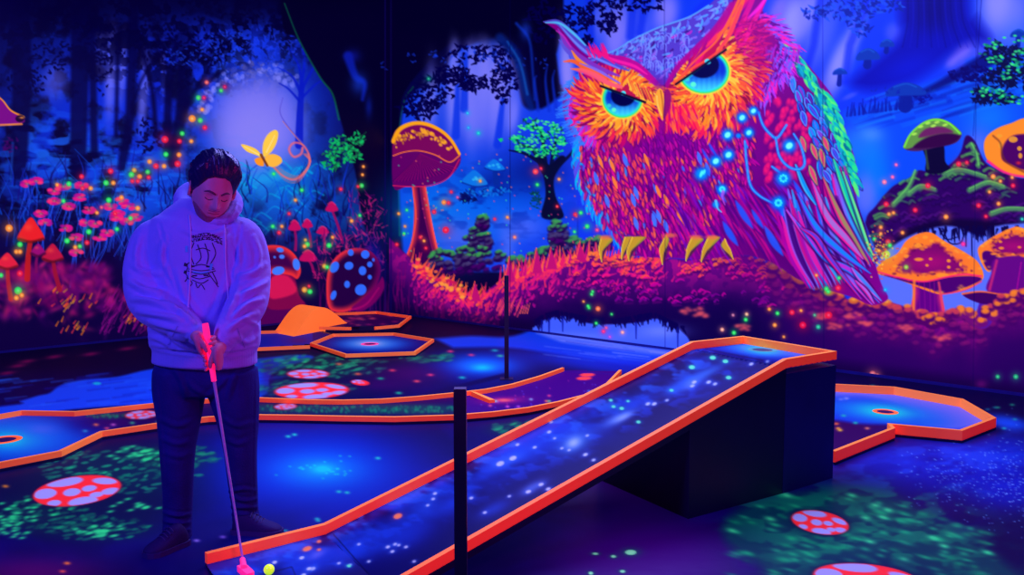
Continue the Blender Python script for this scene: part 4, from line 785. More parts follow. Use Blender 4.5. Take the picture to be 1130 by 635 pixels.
    # ---- forehead: violet-blue shingled scales ----
    fh = spl([(650, 66), (664, 60), (676, 57), (698, 44), (723, 32), (743, 25), (762, 18), (780, 8), (797, -8), (812, -20), (806, 8), (792, 28), (776, 46), (760, 62), (744, 84), (732, 94), (720, 86), (700, 76), (680, 68)], 5, True)
    c.poly(fh, (82, 58, 190), 1.6)
    F = [tuple(p) for p in fh]
    for i in range(560):
        x = 655 + r.rand() * 155; y = -15 + r.rand() * 110
        if not inpoly(F, x, y): continue
        a = 2.35 + r.randn() * .35; l = 4 + r.rand() * 6; cc = ((110, 120, 240), (140, 100, 225), (190, 40, 190), (60, 70, 200), (90, 160, 245), (60, 20, 130))[i % 6]
        if y < 66 - (x - 660) * .34: cc = ((80, 165, 250), (120, 160, 250), (90, 110, 240))[i % 3]
        c.line(spl([(x, y), (x + math.cos(a) * l * .5 + 1.3, y + math.sin(a) * l * .5), (x + math.cos(a) * l, y + math.sin(a) * l)], 3), 1, .7, cc, .85, .9, mid=2.6)
    for i in range(46):
        x = 690 + r.rand() * 70; y = 36 + r.rand() * 44
        if inpoly(F, x, y) and inpoly(F, x + 5, y): c.line(spl([(x - 2.4, y + 6), (x - 2, y + 1), (x + 1, y - 1), (x + 3.4, y + 2), (x + 3, y + 8)], 3), 1.1, 1.1, (120, 140, 250), .8, .8)
    c.line(spl([(650, 64), (676, 57), (698, 44), (723, 32), (743, 25), (762, 18), (782, 6)], 6), 1.4, 1.6, (90, 180, 250), .9, 1.2)
    # brow edges
    c.line(spl([(736, 94), (748, 74), (768, 54), (790, 32), (808, 6)], 6), 5, 8, (175, 0, 130), .9, 2); c.line(spl([(744, 92), (760, 78), (780, 66), (796, 54)], 6), 3, 2, (255, 80, 50), .9, 1.2); c.line(spl([(746, 90), (768, 66), (790, 46), (806, 20), (818, -6)], 6), 1.2, 3.4, (255, 100, 50), .95, 1.2)
    c.line(spl([(656, 56), (672, 64), (690, 68), (706, 76), (724, 92)], 6), 5, 6, (190, 5, 140), .95, 1.6, mid=10); c.line(spl([(662, 60), (680, 67), (700, 73), (714, 82)], 6), 1.2, 1.2, (250, 30, 160), .9, 1.2, mid=3.4)
    c.blob(728, 92, 7, 8, (110, 20, 150), .8)
    # ---- left ear tuft ----
    for p, w, cc in (([(600, 24), (616, 25), (632, 40), (648, 56), (670, 68), (694, 78)], 9, (78, 70, 205)), ([(602, 25), (618, 26), (634, 38), (646, 50)], 3, (80, 190, 245)), ([(616, 32), (626, 50), (640, 64), (662, 76), (684, 84)], 8, (130, 50, 190)), ([(618, 28), (636, 48), (654, 62), (684, 76)], 3, (110, 130, 245)),
                     ([(617, 44), (626, 56), (644, 70), (666, 80)], 5, (95, 80, 215)), ([(631, 56), (638, 66), (652, 76), (668, 82)], 4.5, (255, 140, 40)), ([(622, 68), (634, 68), (650, 78), (672, 86), (684, 92)], 5.5, (255, 95, 45)), ([(630, 76), (644, 78), (660, 86), (676, 94)], 5, (255, 110, 60)), ([(636, 78), (652, 82), (668, 90), (684, 97)], 5, (240, 70, 130)), ([(614, 34), (622, 40), (630, 52)], 2, (190, 40, 190)), ([(640, 70), (660, 78), (684, 92)], 3, (130, 100, 235)), ([(652, 56), (664, 60), (678, 70)], 3, (240, 20, 130))):
        c.line(spl(p, 6), 1, 1.5, cc, .95, 1.2, mid=w)
    for i in range(34):
        x = 650 + r.rand() * 22; y = 52 + r.rand() * 8; c.line([(x, y + 4), (x - 4, y - 5)], 2, .6, (240, 20, 130), .8, 1)
    # ---- eyes ----
    def eye(cx, cy, rx, ry, lid, hl, tg):
        c.tag = tg; S = Canvas(c.x0, c.y0, c.x0 + c.w, c.y0 + c.h) if False else None
        def iris(X, Y, sd):
            t = smooth01(cy - ry * .1, cy + ry * .95, Y)[..., None]; e = smooth01(0, 4, sd)[..., None]
            q = np.clip(t + .25 * (np.cos((X - cx) * 1.1) * .2)[..., None], 0, 1)
            col = np.array((5, 50, 190)) * (1 - q) + np.array((60, 205, 240)) * q
            return (col * e + np.array((40, 235, 190)) * (1 - e)).astype(np.float32)
        el = [(cx + math.cos(a) * rx, cy + math.sin(a) * ry) for a in np.linspace(0, 6.283, 34)[:-1]]
        # keep only the part below the lid line
        (xa, ya), (xb, yb) = lid
        def under(p): return (p[1] - ya) - (yb - ya) / (xb - xa) * (p[0] - xa)
        P = []
        for i in range(len(el)):
            p, q = el[i], el[(i + 1) % len(el)]; u, v = under(p), under(q)
            if u >= 0: P.append(p)
            if (u >= 0) != (v >= 0): t = u / (u - v); P.append((p[0] + (q[0] - p[0]) * t, p[1] + (q[1] - p[1]) * t))
        G_ = [(cx + (x - cx) * 1.14, cy + (y - cy) * 1.14) for x, y in P]; c.poly(G_, (255, 215, 60), 1.6, .95); G_ = [(cx + (x - cx) * 1.06, cy + (y - cy) * 1.06) for x, y in P]; c.poly(G_, (60, 225, 90), 1.2)
        c.poly(P, (0, 0, 0), 1, shade=iris)
        pu = [(cx + hl[2] + math.cos(a) * rx * .66, cy + hl[3] + math.sin(a) * ry * .62) for a in np.linspace(0, 6.283, 30)[:-1]]
        Q = []
        for i in range(len(pu)):
            p, q = pu[i], pu[(i + 1) % len(pu)]; u, v = under(p) - 1, under(q) - 1
            if u >= 0: Q.append(p)
            if (u >= 0) != (v >= 0): t = u / (u - v); Q.append((p[0] + (q[0] - p[0]) * t, p[1] + (q[1] - p[1]) * t))
        c.poly(Q, (2, 2, 66), 2)
        c.blob(hl[0], hl[1], rx * .13, ry * .13, (60, 235, 240), .95, hard=1); c.blob(cx - rx * .45, cy + ry * .62, rx * .12, ry * .12, (90, 250, 190), .95, hard=1); c.blob(cx - rx * .7, cy + ry * .38, rx * .1, ry * .1, (60, 220, 200), .8, hard=1)
        c.line([(xa - 1, ya), (xb + 1, yb)], 2.6, 2.6, (10, 0, 40), .95, 1.2)
        c.tag = tid
    eye(687, 109, 21, 20, ((664, 95), (711, 113)), (688, 103, 1, -4), tid + 1); eye(777, 79, 26.5, 23, ((747, 93), (800, 55)), (781, 68, -1, -7), tid + 2)
    c.line(spl([(640, 76), (656, 82), (672, 92), (686, 96)], 6), 2, 3, (255, 90, 110), .95, 1.2, mid=5.4)
    for i in range(46):
        x = 690 + r.rand() * 34; y = 88 + (x - 690) * .45 + r.rand() * 6; c.line([(x, y + 6), (x - 5, y - 6)], 1.8, .7, ((255, 150, 40), (235, 70, 60), (255, 190, 60), (150, 10, 60))[i % 4], .85, .9)
    # beak
    c.tag = tid + 3
    c.poly(spl([(727, 98), (722, 108), (725, 118), (731, 133), (734, 122), (733, 108), (731, 100)], 5, True), (255, 165, 50), 1); c.poly(spl([(734, 100), (733, 112), (732, 132), (738, 122), (741, 108), (738, 99)], 5, True), (135, 10, 110), 1.4, .9); c.line(spl([(729, 100), (731, 112), (732, 130)], 5), 1, .8, (130, 40, 30), .8, 1); c.line(spl([(725, 106), (726, 116), (730, 127)], 5), 1, 1, (255, 220, 110), .8, 1)
    c.tag = tid
    # glowing cyan beads and harness lines on the shoulder
    for p in ([(822, 156), (824, 180), (828, 204), (838, 216), (852, 224)], [(837, 124), (842, 138), (850, 148), (858, 152), (868, 138)], [(856, 152), (860, 172), (870, 184), (882, 187), (888, 180), (884, 162), (876, 148)], [(852, 184), (860, 190)]):
        c.line(spl(p, 8), 2.6, 2.6, (20, 110, 235), .95, 1.4, mid=3.4); c.line(spl(p, 8), .9, .9, (90, 200, 250), .8, .8)
    beads = [(819, 130, 6.5), (831.5, 122.5, 5.5), (826.5, 146.5, 6), (803, 149, 7), (804, 171, 7), (790, 178, 7), (774, 192, 8), (797, 209, 6), (871, 161, 8), (864.5, 197, 9), (859, 224, 8), (815, 150, 3), (790, 226, 4)]
    for x, y, q in beads:
        c.blob(x, y, q * 1.2, q * 1.2, (0, 80, 215), .85, 4); c.blob(x, y, q * .85, q * .8, (0, 150, 235), .9, 4)
    for x, y, q in beads[:6] + beads[8:9]: c.blob(x, y, q * .5, q * .4, (120, 255, 245), 1, hard=1.5, ang=-40)
    for x, y, q in (beads[9], beads[10], beads[7]):
        for k in range(8): a = k * .785; c.blob(x + math.cos(a) * q * .38, y + math.sin(a) * q * .38, 1.3, 1.3, (60, 240, 225), .95, hard=1)
    c.blob(774, 192, 1.6, 4, (80, 250, 220), .95, hard=1, ang=20); c.blob(777, 190, 1.4, 3, (80, 250, 220), .9, hard=1, ang=20)
    c.line(spl([(798, 212), (797, 218), (800, 226)], 4), 4, 1, (180, 80, 220), .8, 1); c.line(spl([(790, 222), (792, 230), (796, 234)], 4), 3, 1, (90, 200, 240), .9, 1)
    # talons
    n = tid + 4
    for tx, pts in enumerate((([(660, 266), (664, 262), (661, 276), (664, 289), (668, 276), (676, 264)], [(684, 266), (690, 262), (686, 276), (686, 286), (692, 276), (700, 262)], [(690, 270), (698, 262), (692, 278), (694, 288), (700, 276), (712, 262)]),
                              ([(728, 262), (735, 260), (728, 276), (731, 292), (736, 278), (738, 264)],), ([(758, 268), (764, 262), (758, 276), (757, 288), (766, 276), (776, 264)],), ([(774, 270), (782, 262), (775, 278), (774, 289), (784, 276), (794, 262)], [(790, 262), (800, 264), (806, 276), (809, 286), (802, 280), (796, 270)]))):
        c.tag = n; n += 1
        for q in pts:
            root, outer, tip_, back = q[1], q[2], q[3], q[4]; root2 = q[5]
            c.poly(spl([root2, root, ((root[0] + outer[0]) / 2 - 1.5, (root[1] + outer[1]) / 2), outer, tip_, (back[0], back[1] + 2), ((back[0] + root2[0]) / 2, (back[1] + root2[1]) / 2 + 1)], 5, True), (80, 30, 70), 1.6)
            P_ = spl([root2, root, ((root[0] + outer[0]) / 2 - .5, (root[1] + outer[1]) / 2), outer, tip_, ((back[0] + outer[0]) / 2 + .6, back[1] + 1), ((back[0] + root2[0]) / 2 - .5, (back[1] + root2[1]) / 2)], 5, True)
            c.poly(P_, (196, 150, 40), 1.0); c.line(spl([root, ((root[0] + outer[0]) / 2 - .5, (root[1] + outer[1]) / 2), outer, tip_], 5), 1.2, .8, (250, 205, 60), .95, 1); c.line(spl([root2, ((back[0] + root2[0]) / 2 - 2, (back[1] + root2[1]) / 2), (back[0] - 2, back[1])], 4), 1.6, .6, (110, 150, 50), .6, 1)
        x, y = pts[0][1]; c.blob(x + 4, y, 7, 2.4, (230, 110, 70), .8, hard=2)
    c.tag = tid
    c.tag = 0
    LABELS[tid] = 'owl'; LABELS[tid + 1] = 'eye'; LABELS[tid + 2] = 'eye'; LABELS[tid + 3] = 'beak'
    for k in range(4): LABELS[tid + 4 + k] = 'talon'
def toadstool_print(c, x, y, rx, ry, ang, spots, tg=None, base=(245, 40, 50), sp=(150, 150, 245)):
    if tg: c.tag = tg
    c.blob(x, y, rx + 2.5, ry + 1.6, (30, 0, 60), .5, ang=ang, hard=2.5)
    c.blob(x, y, rx, ry, base, 1, ang=ang, hard=1)
    ca, sa = math.cos(math.radians(ang)), math.sin(math.radians(ang))
    b = c.box(x - rx - 3, y - rx - 3, x + rx + 3, y + rx + 3); keep = c.a[b[2]:b[3], b[0]:b[1]].copy()
    for u, v, a, e, an in spots: c.blob(x + u * rx * ca - v * ry * sa, y + u * rx * sa + v * ry * ca, a * rx, e * ry, sp, 1, ang=ang + an, hard=1)
    dx, dy = b[4] - x, b[5] - y; q = np.sqrt(((dx * ca + dy * sa) / rx) ** 2 + ((-dx * sa + dy * ca) / ry) ** 2); ins = np.clip((.97 - q) * ry + .5, 0, 1)[..., None]
    t = c.a[b[2]:b[3], b[0]:b[1]]; t[:] = keep * (1 - ins) + t * ins
    c.tag = 0
SP = [(-.72, -.1, .26, .34, 0), (-.25, -.72, .42, .3, 0), (.28, -.05, .17, .2, 0), (-.12, .05, .2, .26, 0), (.65, -.4, .28, .22, 10), (.1, .78, .34, .3, 0), (.75, .35, .22, .22, 0), (.42, .45, .16, .18, 0), (-.55, .62, .16, .2, 0)]
def paint_floor():
    c = Canvas(-260, 330, 1400, 780, 5); r = c.r; X, Y = c.XY()
    N1 = c.noise(50, 4, 1.6, .8, seed=51); N2 = c.noise(14, 3, 2., .7, seed=52)
    c.a[:] = (5, 0, 66)
    c.region(smooth01(.4, .7, N1) * .5, (8, 2, 105))
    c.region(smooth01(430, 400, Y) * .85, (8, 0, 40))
    # blue water printed behind the left lanes
    c.poly(spl([(-260, 470), (0, 449), (22, 443), (42, 437), (55, 434), (68, 425), (96, 419), (130, 416), (165, 408), (220, 402), (285, 396), (330, 392), (345, 396), (300, 412), (285, 440), (170, 446), (80, 452), (0, 462), (-260, 480)], 4), (14, 62, 232), 2.5)
    for i in range(90): x = -20 + r.rand() * 320; y = 414 + r.rand() * 36; c.line([(x, y), (x + 24, y - 3)], 2, 1, ((8, 20, 170), (30, 95, 245))[i % 2], .4, 2)
    c.blob(107, 423.5, 4.5, 1.6, (10, 165, 215), .95, hard=1)
    for x, y in ((30, 399), (60, 394), (20, 404), (100, 391), (140, 385), (8, 412)): c.blob(x, y, 10, 2.2, (150, 10, 90), .6, ang=-8)
    # lake running out of the mural
    c.poly(spl([(480, 374), (520, 371), (560, 372), (588, 362), (600, 340), (760, 340), (775, 380), (760, 398), (700, 404), (620, 392), (560, 384), (500, 384)], 4), (12, 60, 228), 4)
    c.poly(spl([(592, 368), (600, 340), (760, 340), (765, 384), (735, 392), (690, 388), (620, 378)], 4), (88, 116, 244), 4); c.blob(680, 394, 60, 8, (30, 80, 235), .6)
    c.blob(650, 400, 90, 12, (8, 40, 205), .8, ang=8); c.blob(720, 404, 60, 8, (8, 30, 190), .7)
    for i in range(40): x = 600 + r.rand() * 130; y = 366 + r.rand() * 30; c.line([(x, y), (x + 40, y + 5)], 1.2, .8, ((40, 80, 230), (120, 140, 248))[i % 2], .35, 1.2)
    c.line([(612, 368), (740, 388)], .9, .9, (20, 40, 190), .7, 1); c.line([(625, 377), (700, 388)], .8, .8, (30, 50, 200), .6, 1)
    # round glow pool behind the curved lane
    c.blob(530, 403, 62, 17, (8, 50, 222), .95); c.blob(530, 404, 34, 9, (10, 120, 242), .9); c.blob(532, 406, 12, 4, (10, 190, 240), .9)
    c.poly([(461, 436), (556, 412), (560, 416), (480, 436)], (6, 0, 70), 2, .85)
    # moss and toadstools beyond the curved lane
    def moss(x, y, rx, ry, n, cols, bright=.7):
        c.blob(x, y, rx, ry, cols[0], .75, 3)
        for i in range(n):
            a = r.rand() * 6.28; q = math.sqrt(r.rand()); px, py = x + math.cos(a) * q * rx, y + math.sin(a) * q * ry
            c.line([(px, py), (px + 4 + r.rand() * 9, py - 1 - r.rand() * 2)], 1, .6, cols[1 + i % (len(cols) - 1)], min(1, bright * 1.25) * (1 - .45 * q), 1.2, mid=2.6)
    GC = ((8, 50, 66), (10, 150, 95), (8, 110, 90), (10, 70, 80), (30, 190, 110))
    moss(350, 405, 75, 13, 150, GC, .6); moss(330, 430, 60, 9, 60, GC, .5); moss(470, 396, 30, 5, 30, GC, .6)
    c.blob(450, 412, 50, 14, (62, 0, 92), .7); c.blob(420, 425, 40, 8, (50, 0, 90), .6); c.blob(296, 412, 8, 20, (50, 0, 90), .5)
    for x, y, cc in ((374, 402, (220, 110, 70)), (433, 409, (230, 60, 90)), (475, 414, (235, 60, 110)), (460, 421, (240, 80, 90)), (520, 392, (230, 60, 120)), (552, 393, (60, 200, 160)), (497, 388, (240, 60, 120)), (546, 387, (20, 180, 200)), (420, 418, (20, 180, 130)), (395, 413, (230, 90, 60)), (488, 395, (20, 160, 140)), (440, 434, (20, 200, 140)), (510, 417, (20, 200, 190))): c.blob(x, y, 4, 1.5, cc, .8)
    toadstool_print(c, 340, 413, 23, 5, 0, SP, 1); toadstool_print(c, 344, 431.5, 41, 9, -2, SP, 2); toadstool_print(c, 397.5, 422.5, 10, 3, 5, SP[:4], 3)
    # big glow between the lanes
    c.blob(345, 525, 150, 62, (3, 22, 175), .95, 3); c.blob(350, 520, 92, 38, (2, 70, 218), .9); c.blob(352, 519, 46, 17, (0, 140, 232), .85); c.blob(356, 518, 14, 6, (10, 200, 225), .9)
    for i in range(26): c.blob(356 + r.randn() * 22, 518 + r.randn() * 7, 1.6, 1., (20, 220, 190), .6)
    for x, y in ((374, 543), (383, 544), (350, 573), (318, 482), (325, 480), (417, 506), (315, 586), (351, 575)): c.blob(x, y, 3.2, 1.6, (30, 205, 190), .9)
    c.region(np.exp(-(((X - 250) / 220) ** 2 + ((Y - 610) / 50) ** 2)) * .4, (4, 6, 120))
    # moss on the left with the big toadstool
    c.blob(100, 545, 130, 48, (2, 14, 62), .9, 4)
    moss(130, 520, 90, 26, 200, ((4, 40, 72), (8, 120, 95), (6, 95, 85), (12, 150, 105), (20, 180, 120)), .6); moss(40, 570, 60, 22, 110, ((2, 34, 64), (8, 130, 95), (10, 160, 100), (6, 90, 80)), .6); moss(190, 505, 46, 14, 80, GC, .6); moss(110, 585, 60, 14, 80, ((2, 30, 66), (10, 150, 100), (6, 90, 80)), .6)
    for x, y, n in ((105, 586, 26), (12, 574, 18), (8, 590, 14), (150, 502, 18), (30, 558, 12), (155, 560, 14)):
        for k in range(n): c.blob(x + r.randn() * 14, y + r.randn() * 4, 4.4, 1.3, (40, 225, 130), .8, ang=-12)
    toadstool_print(c, 85, 542, 49, 16, -8, SP, 4)
    c.blob(40, 632, 90, 20, (75, 0, 90), .8); c.blob(200, 612, 40, 8, (20, 0, 90), .4)
    for x, y, cc in ((74, 622, (250, 130, 50)), (69, 631, (230, 90, 80)), (217, 597, (130, 110, 245)), (246, 593, (120, 90, 235)), (6, 537, (220, 130, 40))): c.blob(x, y, 4, 1.8, cc, .85)
    # small moss beside the ramp
    moss(570, 474, 34, 9, 46, GC, .6); c.blob(620, 476, 40, 16, (4, 0, 50), .5); moss(738, 490, 26, 10, 40, GC, .5)
    # right: violet, moss patch with toadstools, blue cloud with stars
    c.blob(720, 620, 130, 50, (62, 0, 128), .85, 3); c.blob(690, 520, 80, 50, (46, 0, 92), .8); c.blob(900, 505, 80, 22, (26, 0, 88), .6); c.blob(1010, 560, 90, 14, (30, 0, 84), .6)
    c.blob(1050, 515, 130, 34, (6, 20, 175), .9, 3, ang=6); c.blob(985, 508, 60, 14, (16, 44, 210), .7, ang=6); c.blob(1110, 500, 50, 22, (10, 50, 220), .8); c.blob(1120, 540, 50, 26, (8, 30, 200), .8); c.blob(1112, 466, 26, 9, (14, 70, 232), .95, 3, ang=12); c.blob(1060, 500, 40, 8, (10, 50, 225), .6, ang=10)
    c.region(smooth01(.52, .7, N2) * np.exp(-(((X - 1050) / 120) ** 2 + ((Y - 512) / 34) ** 2)) * .6, (24, 66, 232)); c.region(smooth01(.5, .3, N2) * np.exp(-(((X - 1050) / 120) ** 2 + ((Y - 515) / 34) ** 2)) * .5, (3, 4, 130))
    for i in range(380):
        x, y = (1115 + r.randn() * 22, 530 + r.randn() * 28) if i % 3 else (1045 + r.randn() * 26, 525 + r.randn() * 18); c.blob(x, y, .9, .6, (110, 160, 250), .7)
    for x, y in ((1098, 450), (1120, 463), (1108, 473), (1090, 452)): c.blob(x, y, 3, 1.4, (20, 180, 210), .8)
    c.poly(spl([(800, 596), (800, 575), (830, 556), (870, 545), (930, 540), (985, 548), (1020, 566), (1060, 590), (1110, 622), (1180, 700), (900, 740), (850, 640), (820, 615)], 6, True), (2, 52, 78), 14, .95)
    m = smooth01(.47, .62, N2) * np.exp(-((((X - 950) + (Y - 590) * -.6) / 130) ** 4 + ((Y - 588) / 52) ** 4)); c.region(m * .7, (8, 120, 98))
    for i in range(230):
        x = 805 + r.rand() * 290; y = 546 + r.rand() * 90 + max(0, (x - 960)) * .32
        c.blob(x, y, 5 + r.rand() * 5, 1.6 + r.rand(), ((10, 160, 105), (30, 200, 130), (4, 70, 80))[i % 3], .5, ang=14)
    for x, y in ((808, 586), (850, 573), (966, 558), (980, 563), (974, 571), (1042, 603), (998, 618), (960, 598), (940, 547), (868, 547), (1030, 594), (1090, 610), (955, 572)): c.blob(x, y, 7, 2.6, (60, 230, 150), .75, ang=14)
    c.blob(905, 578, 40, 15, (3, 26, 66), .8, 4); c.blob(960, 634, 78, 18, (3, 20, 72), .8, 4)
    toadstool_print(c, 905, 577, 32, 12.5, 10, SP, 5); toadstool_print(c, 957, 640, 60, 17, 6, SP, 6)
    for x, y, a, b in ((696, 610, 8, 3.6), (657, 611.5, 4, 1.4), (677, 614.5, 3.4, 1.8), (687, 631, 3.6, 1.8), (652, 633, 3.4, 2), (715, 504, 3, 1.4)): c.blob(x, y, a * 1.6, b * 1.6, (10, 120, 90), .6); c.blob(x, y, a * .75, b * .75, (130, 245, 190), .95, hard=1)
    # far strip next to the right wall
    c.region(smooth01(920, 960, X) * smooth01(20, 6, np.abs(Y - (424 + .131 * (X - 930) + 0))) * .5, (10, 0, 48))
    for x, y in ((1101, 450), (1117, 447), (963, 426)): c.blob(x, y, 3, 1.4, (30, 150, 120), .7)
    return c
def paint_lanes():
    c = Canvas(-260, 330, 1400, 780, 9); r = c.r; X, Y = c.XY()
    c.a[:] = (26, 0, 84)
    # left cup area and curved lane
    c.blob(0, 484, 120, 34, (4, 66, 228), .98, 5); c.blob(10, 482, 80, 22, (8, 100, 240), .8, 3); c.blob(8, 486, 42, 14, (10, 160, 240), .85); c.blob(8, 486, 20, 8, (20, 205, 238), .85); c.blob(46, 474, 22, 7, (80, 100, 242), .6)
    c.blob(100, 468, 30, 14, (6, 14, 150), .7); c.blob(120, 467, 34, 9, (50, 0, 92), .8)
    for x, y, cc in ((106, 469, (240, 120, 80)), (94, 476, (40, 150, 220)), (125, 469, (190, 90, 200)), (118, 473, (220, 70, 120)), (175, 466, (60, 160, 150)), (146, 467, (50, 170, 130))): c.blob(x, y, 3.4, 1.5, cc, .85)
    for x, y, rx, ry in ((120, 459, 24, 4), (300, 451, 60, 6), (400, 452, 90, 7), (470, 452, 60, 6)): 
        c.blob(x, y, rx, ry, (8, 66, 84), .75, 3)
        for i in range(int(rx)): c.line([(x + r.randn() * rx * .5, y + r.randn() * ry * .4)] * 1 + [(x + r.randn() * rx * .5, y)] if False else [(x + (r.rand() - .5) * 2 * rx, y + (r.rand() - .5) * ry)] * 2, 3, 1.4, (10, 130, 100), .5, 1.2)
    toadstool_print(c, 156, 458, 18, 4.6, -4, SP, 1); toadstool_print(c, 315, 449, 12.5, 3.2, -3, SP, 2)
    c.poly(spl([(505, 438), (560, 428), (620, 408), (700, 404), (690, 420), (620, 448), (560, 456), (505, 460)], 4), (58, 0, 132), 8, .9)
    c.blob(555, 442, 26, 4, (200, 30, 130), .6, ang=-3); c.blob(556, 442, 10, 1.8, (255, 110, 110), .8)
    for x, y, cc in ((547, 443, (120, 220, 230)), (560, 449, (230, 90, 220)), (586, 441, (140, 190, 240)), (606, 437, (235, 70, 140)), (603, 443, (255, 120, 80)), (606, 443, (120, 220, 120)), (572, 449, (190, 90, 240)), (541, 448, (230, 90, 150)), (650, 432, (60, 140, 240))): c.blob(x, y, 2.4, 1.2, cc, .85)
    for i in range(34): c.blob(530 + r.rand() * 130, 420 + r.rand() * 32, 1, .7, ((200, 60, 160), (90, 80, 240))[i % 2], .6)
    for x, y in ((648, 414), (644.5, 417.8)): c.blob(x, y, 8.4, 1.7, (255, 70, 75), 1, ang=-2, hard=.8)
    c.line([(622, 410), (690, 414)], .8, .8, (30, 20, 150), .7, .8)
    # middle hexagon and its lane
    c.region(((X > 338) & (X < 485) & (Y < 394) & (Y > 364)) * 1., (10, 4, 110)); c.blob(410, 379.5, 46, 9, (18, 90, 238), .95, 3); c.blob(408, 379.5, 28, 5.4, (90, 165, 250), .9); c.blob(408, 379.5, 13, 3, (190, 170, 250), .9)
    c.poly([(280, 364), (345, 366), (345, 384), (280, 384)], (16, 30, 170), 2, .9); c.blob(330, 376, 14, 4, (80, 10, 110), .8)
    # far hexagon
    c.poly([(340, 344), (420, 341), (455, 349), (440, 362), (340, 362)], (44, 0, 78), 3, .95)
    for i in range(34): c.blob(400 + r.randn() * 16, 352 + r.randn() * 3, 4, .9, ((170, 30, 110), (70, 0, 90), (210, 70, 110))[i % 3], .6)
    # right hole
    c.region(((X > 860) & (Y < 510) & (Y > 415)) * 1., (14, 44, 214))
    c.poly(spl([(920, 428), (985, 430), (1060, 446), (1092, 462), (1060, 474), (1020, 470), (1010, 455), (960, 440), (920, 438)], 5), (108, 106, 242), 7, .95)
    c.blob(972, 455, 80, 15, (4, 84, 236), .9, 3, ang=7); c.blob(975, 455, 50, 10, (6, 150, 238), .9, ang=6); c.blob(977, 455, 28, 7, (20, 215, 222), .95, ang=6); c.blob(1020, 466, 30, 6, (8, 96, 236), .7, ang=5)
    c.poly(spl([(915, 463), (950, 468), (990, 471), (960, 486), (915, 503)], 4), (46, 0, 84), 4, .95); c.blob(980, 478, 18, 9, (30, 4, 120), .5)
    for x, y, cc in ((931, 459, (20, 180, 190)), (944, 467, (20, 190, 180)), (957, 473, (210, 130, 110)), (925, 473, (250, 160, 60)), (923, 468, (240, 110, 60)), (927, 475, (240, 200, 60)), (934, 440, (120, 140, 250)), (928, 441, (90, 120, 240))): c.blob(x, y, 3.2, 1.5, cc, .9)
    return c
def paint_ramp():
    c = Canvas(120, 350, 980, 800, 15); r = c.r; X, Y = c.XY()
    N = c.noise(34, 4, 1.8, .8, seed=61); N2 = c.noise(11, 3, 1.8, .8, seed=62)
    c.a[:] = (2, 0, 92)
    V = (Y - (600 - (X - 330) * .472)) / 1.      # distance from the centre line of the run
    band = np.exp(-((V - 8) / 30) ** 2); c.region(band * smooth01(.3, .62, N) * .95, (12, 56, 222)); c.region(np.exp(-((V - 4) / 17) ** 2) * smooth01(.45, .65, N2) * .75, (28, 96, 242)); c.region(np.exp(-((V - 34) / 14) ** 2) * smooth01(.5, .68, N2) * .6, (16, 60, 225))
    for x, y, rx, ry, cc, al in ((634, 489, 22, 12, (50, 120, 246), .8), (633, 489, 9, 6, (150, 185, 252), .9), (682, 462, 20, 6, (80, 130, 246), .8), (688, 460, 12, 4, (140, 175, 250), .8), (588, 538, 18, 6, (80, 120, 246), .7), (566, 505, 28, 10, (20, 80, 240), .7), (545, 514, 20, 9, (20, 70, 235), .7), (470, 560, 30, 14, (20, 70, 230), .7), (450, 590, 40, 18, (14, 50, 210), .7), (545, 562, 22, 8, (20, 70, 230), .6), (700, 445, 26, 8, (12, 70, 236), .7), (760, 420, 30, 7, (20, 90, 240), .8), (780, 412, 22, 5, (50, 120, 246), .6), (762, 424, 12, 5, (90, 130, 248), .7), (745, 430, 14, 6, (30, 90, 240), .7), (390, 606, 50, 16, (20, 60, 225), .7), (340, 622, 40, 12, (14, 50, 215), .7), (350, 612, 12, 5, (90, 100, 240), .7), (300, 616, 20, 8, (24, 70, 232), .8), (500, 556, 18, 10, (16, 60, 226), .7)): c.blob(x, y, rx, ry, cc, al, ang=-26)
    pts = [(480, 545, 2.4), (478, 551, 2.2), (472, 558, 2), (508, 512, 3.4), (552, 512, 5), (566, 506, 4.5), (590, 494, 2.4), (571, 491, 2.4), (606, 477, 2.6), (612, 484, 1.8), (648, 481, 2), (620, 495, 2), (646, 502, 3), (655, 508, 2.4), (608, 466, 2.2), (628, 497, 2), (715, 446, 3), (722, 446, 3), (736, 442, 2), (583, 543, 3.4), (597, 535, 3.2), (605, 540, 3), (520, 550, 2.4), (535, 566, 2.4), (436, 601, 2.4), (428, 604, 2.6), (440, 602, 2), (396, 601, 2), (448, 604, 2.2), (433, 609, 2.4), (333, 616, 3), (303, 621, 3), (345, 628, 3.4), (386, 624, 2.4), (374, 622, 2), (407, 620, 2), (457, 620, 2), (335, 635, 3), (341, 628, 3), (782, 422, 3), (764, 426, 3), (789, 424, 2.6), (766, 422, 3), (847, 399, 2), (829, 402, 2.6), (562, 548, 2)]
    for x, y, q in pts: c.blob(x, y, q * 2, q, (60, 110, 248), .6, ang=-20); c.blob(x, y, q * .9, q * .5, (175, 195, 255), .95, hard=1, ang=-20)
    for x, y, q in ((786.5, 395, 4), (800.5, 399, 3.6), (763.5, 405.5, 4), (804, 417, 3.6), (686, 451, 3), (677, 449, 2.6), (674, 442, 2.4), (704.5, 466, 2.8), (741, 431, 2.6), (693, 443, 2), (385, 625, 2.6)): c.blob(x, y, q * 1.7, q * .9, (10, 130, 200), .7); c.blob(x, y, q * .8, q * .5, (90, 245, 200), 1, hard=1)
    for x, y, a, b in ((439, 570, 6, 3.4), (339, 606, 6.4, 3), (352, 607, 2.6, 1.4), (352, 598, 3, 1.8)): c.blob(x, y, a * 1.3, b * 1.3, (120, 40, 120), .6, ang=-18); c.blob(x, y, a * .8, b * .8, (240, 130, 90), .95, ang=-18, hard=1.5)
